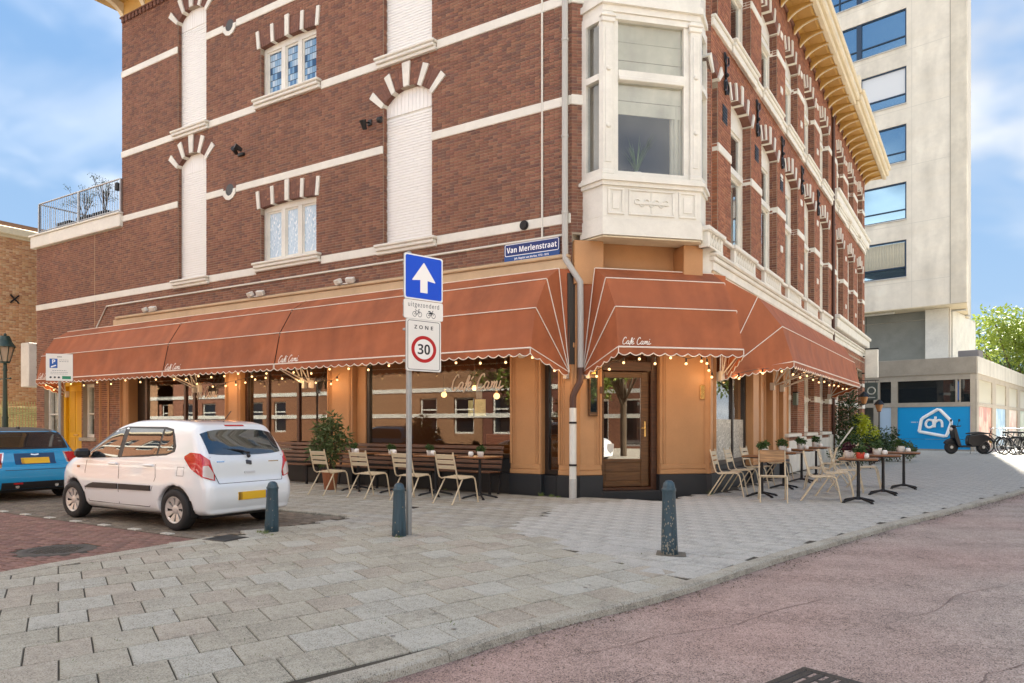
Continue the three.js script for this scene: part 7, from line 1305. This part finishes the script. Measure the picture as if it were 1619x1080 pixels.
// ---------------------------------------------------------------- scooter and bicycles by the pavilion
{
  const t = thing('motor_scooter', 'black motor scooter parked before the blue shop panel', 'scooter', [4.25, 0, -28.4], PI + 0.55), k = phys(0.004, 0.005, 0.009, 0.3, {}); t.scale.setScalar(1.22);
  for (const x of [-0.62, 0.62]) { const w = mesh('wheel', [move(new THREE.TorusGeometry(0.205, 0.065, 10, 28), x, 0.27, 0)], tyreM, t); mesh('rim', [move(cyl(0.15, 0.15, 0.06, 0, -0.03, 0, 20), x, 0.27, 0, 0, PI / 2)], M.black, w); mesh('hub', [move(cyl(0.06, 0.06, 0.09, 0, -0.045, 0, 14), x, 0.27, 0, 0, PI / 2)], M.steel, w); }
  const body = new THREE.Shape(); body.moveTo(-0.85, 0.55); body.quadraticCurveTo(-0.8, 0.78, -0.45, 0.80); body.lineTo(-0.05, 0.74); body.quadraticCurveTo(0.05, 0.6, 0.0, 0.38); body.lineTo(-0.1, 0.28); body.lineTo(-0.45, 0.30); body.quadraticCurveTo(-0.6, 0.52, -0.85, 0.55);
  mesh('rear_body', [move(extrude(body, 0.20, 0.04), 0, 0, -0.10)], k, t);
  const leg = new THREE.Shape(); leg.moveTo(0.30, 0.32); leg.quadraticCurveTo(0.42, 0.7, 0.50, 1.02); leg.lineTo(0.60, 1.0); leg.quadraticCurveTo(0.60, 0.6, 0.44, 0.30); mesh('leg_shield', [move(extrude(leg, 0.30, 0.03), 0, 0, -0.15)], k, t);
  mesh('floorboard', [box(-0.08, 0.42, 0.26, 0.34, -0.15, 0.15, 0.03)], k, t);
  mesh('seat', [move(extrude(poly([[-0.82, 0.80], [-0.40, 0.86], [0.0, 0.80], [0.0, 0.76], [-0.8, 0.76]]), 0.20, 0.03), 0, 0.02, -0.10)], M.black, t);
  mesh('front_mudguard', [move(new THREE.TorusGeometry(0.285, 0.07, 8, 16, 2.2), 0.62, 0.27, 0, 0, 0, 0.5)], k, t);
  mesh('handlebar', [tube([[0.45, 1.10, -0.34], [0.52, 1.08, -0.1], [0.52, 1.08, 0.1], [0.45, 1.10, 0.34]], 0.02, 8), tube([[0.60, 0.3, 0], [0.50, 1.08, 0]], 0.028, 8), box(0.46, 0.62, 1.0, 1.14, -0.11, 0.11, 0.04)], k, t);
  for (const s of [-1, 1]) mesh('mirror', [tube([[0.5, 1.1, s * 0.2], [0.48, 1.3, s * 0.26]], 0.008, 5), move(cyl(0.055, 0.055, 0.02, 0, 0, 0, 14), 0.48, 1.32, s * 0.27, 0, 0, PI / 2)], M.black, t);
  mesh('head_lamp', [sphere(0.075, 0.60, 0.98, 0, 12, 8)], clearLamp, t); mesh('licence_plate', [move(box(-0.01, 0.01, -0.06, 0.06, -0.07, 0.07), -0.90, 0.50, 0, 0, 0, -0.3)], plateY, t); mesh('stand', [tube([[-0.2, 0.26, 0.1], [-0.25, 0.0, 0.22]], 0.015, 6), tube([[-0.2, 0.26, -0.1], [-0.25, 0, -0.22]], 0.015, 6)], M.steel, t);
}
function makeBike(paint) {
  const t = thing('bicycle', '', 'bicycle');
  for (const x of [-0.55, 0.55]) { const w = mesh('wheel', [move(new THREE.TorusGeometry(0.335, 0.022, 8, 32), x, 0.355, 0)], tyreM, t), s = []; for (let i = 0; i < 12; i++) { const a = (i / 12) * PI * 2; s.push(tube([[x, 0.355, (i % 2 - 0.5) * 0.05], [x + Math.cos(a) * 0.32, 0.355 + Math.sin(a) * 0.32, 0]], 0.0035, 3)); } mesh('spokes', [...s, move(cyl(0.025, 0.025, 0.09, 0, -0.045, 0, 8), x, 0.355, 0, 0, PI / 2), move(new THREE.TorusGeometry(0.305, 0.010, 6, 28), x, 0.355, 0)], M.steel, w); mesh('mudguard', [move(new THREE.TorusGeometry(0.375, 0.018, 6, 18, 2.6), x, 0.355, 0, 0, 0, x < 0 ? 0.5 : 0.1)], paint, t); }
  mesh('frame', [tube([[-0.55, 0.355, 0], [-0.08, 0.29, 0]], 0.014, 6), tube([[-0.55, 0.355, 0], [-0.2, 0.78, 0]], 0.011, 6), tube([[-0.08, 0.29, 0], [-0.24, 0.90, 0]], 0.017, 6), tube([[-0.08, 0.29, 0], [0.38, 0.80, 0]], 0.02, 6), tube([[-0.17, 0.62, 0], [0.35, 0.88, 0]], 0.016, 6), tube([[0.34, 0.98, 0], [0.43, 0.62, 0], [0.55, 0.355, 0]], 0.017, 6)], paint, t);
  mesh('handlebar', [tube([[0.14, 1.05, -0.28], [0.30, 1.10, -0.22], [0.34, 1.06, 0], [0.30, 1.10, 0.22], [0.14, 1.05, 0.28]], 0.012, 6), tube([[0.34, 0.98, 0], [0.34, 1.06, 0]], 0.014, 6)], M.steel, t);
  mesh('saddle', [move(extrude(poly([[-0.15, -0.09], [0.14, -0.02], [0.14, 0.02], [-0.15, 0.09]]), 0.05, 0.015), -0.25, 0.90, 0, 0, -PI / 2)], M.black, t);
  mesh('carrier', [box(-0.80, -0.32, 0.74, 0.76, -0.07, 0.07), tube([[-0.75, 0.745, 0.06], [-0.55, 0.36, 0.06]], 0.006, 4), tube([[-0.75, 0.745, -0.06], [-0.55, 0.36, -0.06]], 0.006, 4)], M.iron, t);
  mesh('crank', [move(cyl(0.09, 0.09, 0.012, 0, 0, 0, 18), -0.08, 0.29, 0.05, 0, PI / 2), tube([[-0.08, 0.29, 0.07], [0.02, 0.16, 0.07], [0.02, 0.16, 0.14]], 0.009, 5), tube([[-0.08, 0.29, -0.07], [-0.18, 0.42, -0.07], [-0.18, 0.42, -0.14]], 0.009, 5), box(-0.55, -0.08, 0.33, 0.39, 0.035, 0.05, 0.01)], M.iron, t);
  return t;
}
const bk = makeBike(phys(0.01, 0.012, 0.016, 0.4, {})), bk2 = makeBike(phys(0.22, 0.22, 0.20, 0.4, {})), gB = 'bicycles parked along the pavilion side';
const bikes = [[5.55, -28.6, 2.7, bk, 'dark bicycle just behind the black scooter'], [5.95, -28.9, 2.2, bk2, 'pale framed bicycle second behind the scooter'], [6.15, -27.8, 2.35, bk, 'dark bicycle standing foremost beside the sunlit ground'], [6.6, -29.6, 2.25, bk, 'dark bicycle fourth along the pavilion side'], [6.9, -28.7, 2.2, bk2, 'pale framed bicycle fifth along the pavilion side'], [7.25, -30.2, 2.3, bk, 'dark bicycle sixth along the pavilion side'], [7.5, -29.2, 2.2, bk, 'dark bicycle at the right edge of the bicycle row']];
const used = new Set();
for (const [x, z, a, src, l] of bikes) { if (!used.has(src)) { used.add(src); src.position.set(x, 0.002, z); src.rotation.y = a; src.scale.setScalar(1.14); Object.assign(src.userData, { label: l, group: gB }); } else copyOf(src, [x, 0.002, z], a, l, gB); }
// ---------------------------------------------------------------- what the café windows look out on: houses across both roads, trees, parked cars
const rowHouse = (x0, x1, z, turn, h, c, label, ox = 0) => {
  const t = thing('row_house', label, 'building', [ox, 0, z], turn), W = x1 - x0, n = Math.max(2, Math.round(W / 2.6)), H = [];
  for (let f = 0; f < 3; f++) for (let i = 0; i < n; i++) { const u = x0 + (i + 0.5) * (W / n); { const d = hash(i * 7 + f, Math.round(ox * 3)), hw = 0.42 + d * 0.5; if (f || d > 0.25) H.push([u - hw, u + hw, (f || d < 0.75 ? 0.9 : 0.15) + f * 3.5, 2.9 + f * 3.5]); } }
  mesh('wall', slabs(x0, x1, 0, h, -0.4, 0, H), mat(...c, 0.9, { map: T.brickC }), t);
  for (const [a, b, e, f] of H) { const w = mesh('window', [box(a, a + 0.1, e, f, -0.2, -0.1), box(b - 0.1, b, e, f, -0.2, -0.1), box(a + 0.1, b - 0.1, e, e + 0.1, -0.2, -0.1), box(a + 0.1, b - 0.1, f - 0.1, f, -0.2, -0.1), box(a + 0.1, b - 0.1, (e + f) / 2 + 0.3, (e + f) / 2 + 0.38, -0.2, -0.1)], M.whiteWood, t); mesh('window_pane', [box(a + 0.1, b - 0.1, e + 0.1, f - 0.1, -0.16, -0.15)], M.darkGlass, w); }
  for (const y of Math.round(ox) % 2 ? [3.3, 6.9, 10.2] : [1.9, 3.35, 6.9, 8.4]) mesh('stone_band', [box(x0, x1, y - 0.12, y + 0.12, -0.1, 0.05)], M.white, t);
  mesh('cornice', [box(x0, x1, h - 0.1, h + 0.25, -0.3, 0.35, 0.03)], M.cream, t); mesh('roof', [box(x0, x1, h + 0.25, h + 0.6, -8, -0.1), box(x0, x1, 0, h, -8, -7.7)], M.black, t);
};
rowHouse(-9, 0, 19.5, PI, 11, [0.22, 0.095, 0.06], 'brick row house across the side street, nearest the main road', -9);
rowHouse(-10, 0, 19.5, PI, 12, [0.19, 0.075, 0.05], 'darker brick row house across the side street, second from the main road', -18.02);
rowHouse(-10, 0, 19.5, PI, 11, [0.34, 0.19, 0.10], 'tan brick row house across the side street, farthest from the main road', -28.05);
rowHouse(-10, 0, 19.5, PI, 11.5, [0.32, 0.155, 0.08], 'orange brick row house across the side street, beyond the tan one', -38.1);
rowHouse(-10, 0, 19.5, PI, 11, [0.33, 0.15, 0.09], 'red brick row house across the side street, second beyond the tan one', -48.15);
rowHouse(-12, 0, 19.5, PI, 11.5, [0.42, 0.24, 0.13], 'pale tan row house across the side street, at its far end', -58.2);
rowHouse(-24, 24, 0, -PI / 2, 11, [0.33, 0.15, 0.09], 'long brick row of houses across the main road', 24);
tree(14.5, 6, 7.5, 3.0, LM.spring, 3000, 0.26, 'street tree across the main road opposite the café corner', 'street_tree');
tree(14.5, -9, 7.0, 3.0, LM.spring, 3000, 0.26, 'street tree across the main road opposite the terrace', 'street_tree');
tree(-13.5, 15.5, 6.5, 2.6, LM.spring, 2500, 0.24, 'street tree across the side street opposite the leftmost café window', 'street_tree');
setting('pavement', [box(-45, -3, -0.1, 0.02, 15.4, 19.5), box(12.2, 24, -0.1, 0.02, -40, 30)], mat(0.33, 0.30, 0.25, 0.9, { map: T.stone }));
copyOf(blue, [-9.2, -0.03, 14.2], 0, 'blue car parked across the side street, seen in the café glass');
copyOf(white, [-3.9, -0.03, 14.3], 0, 'white car parked across the side street, seen in the café glass');
copyOf(white, [10.8, -0.06, 9], PI / 2, 'white car parked across the main road, seen in the door glass');
renderer.render(scene, camera);
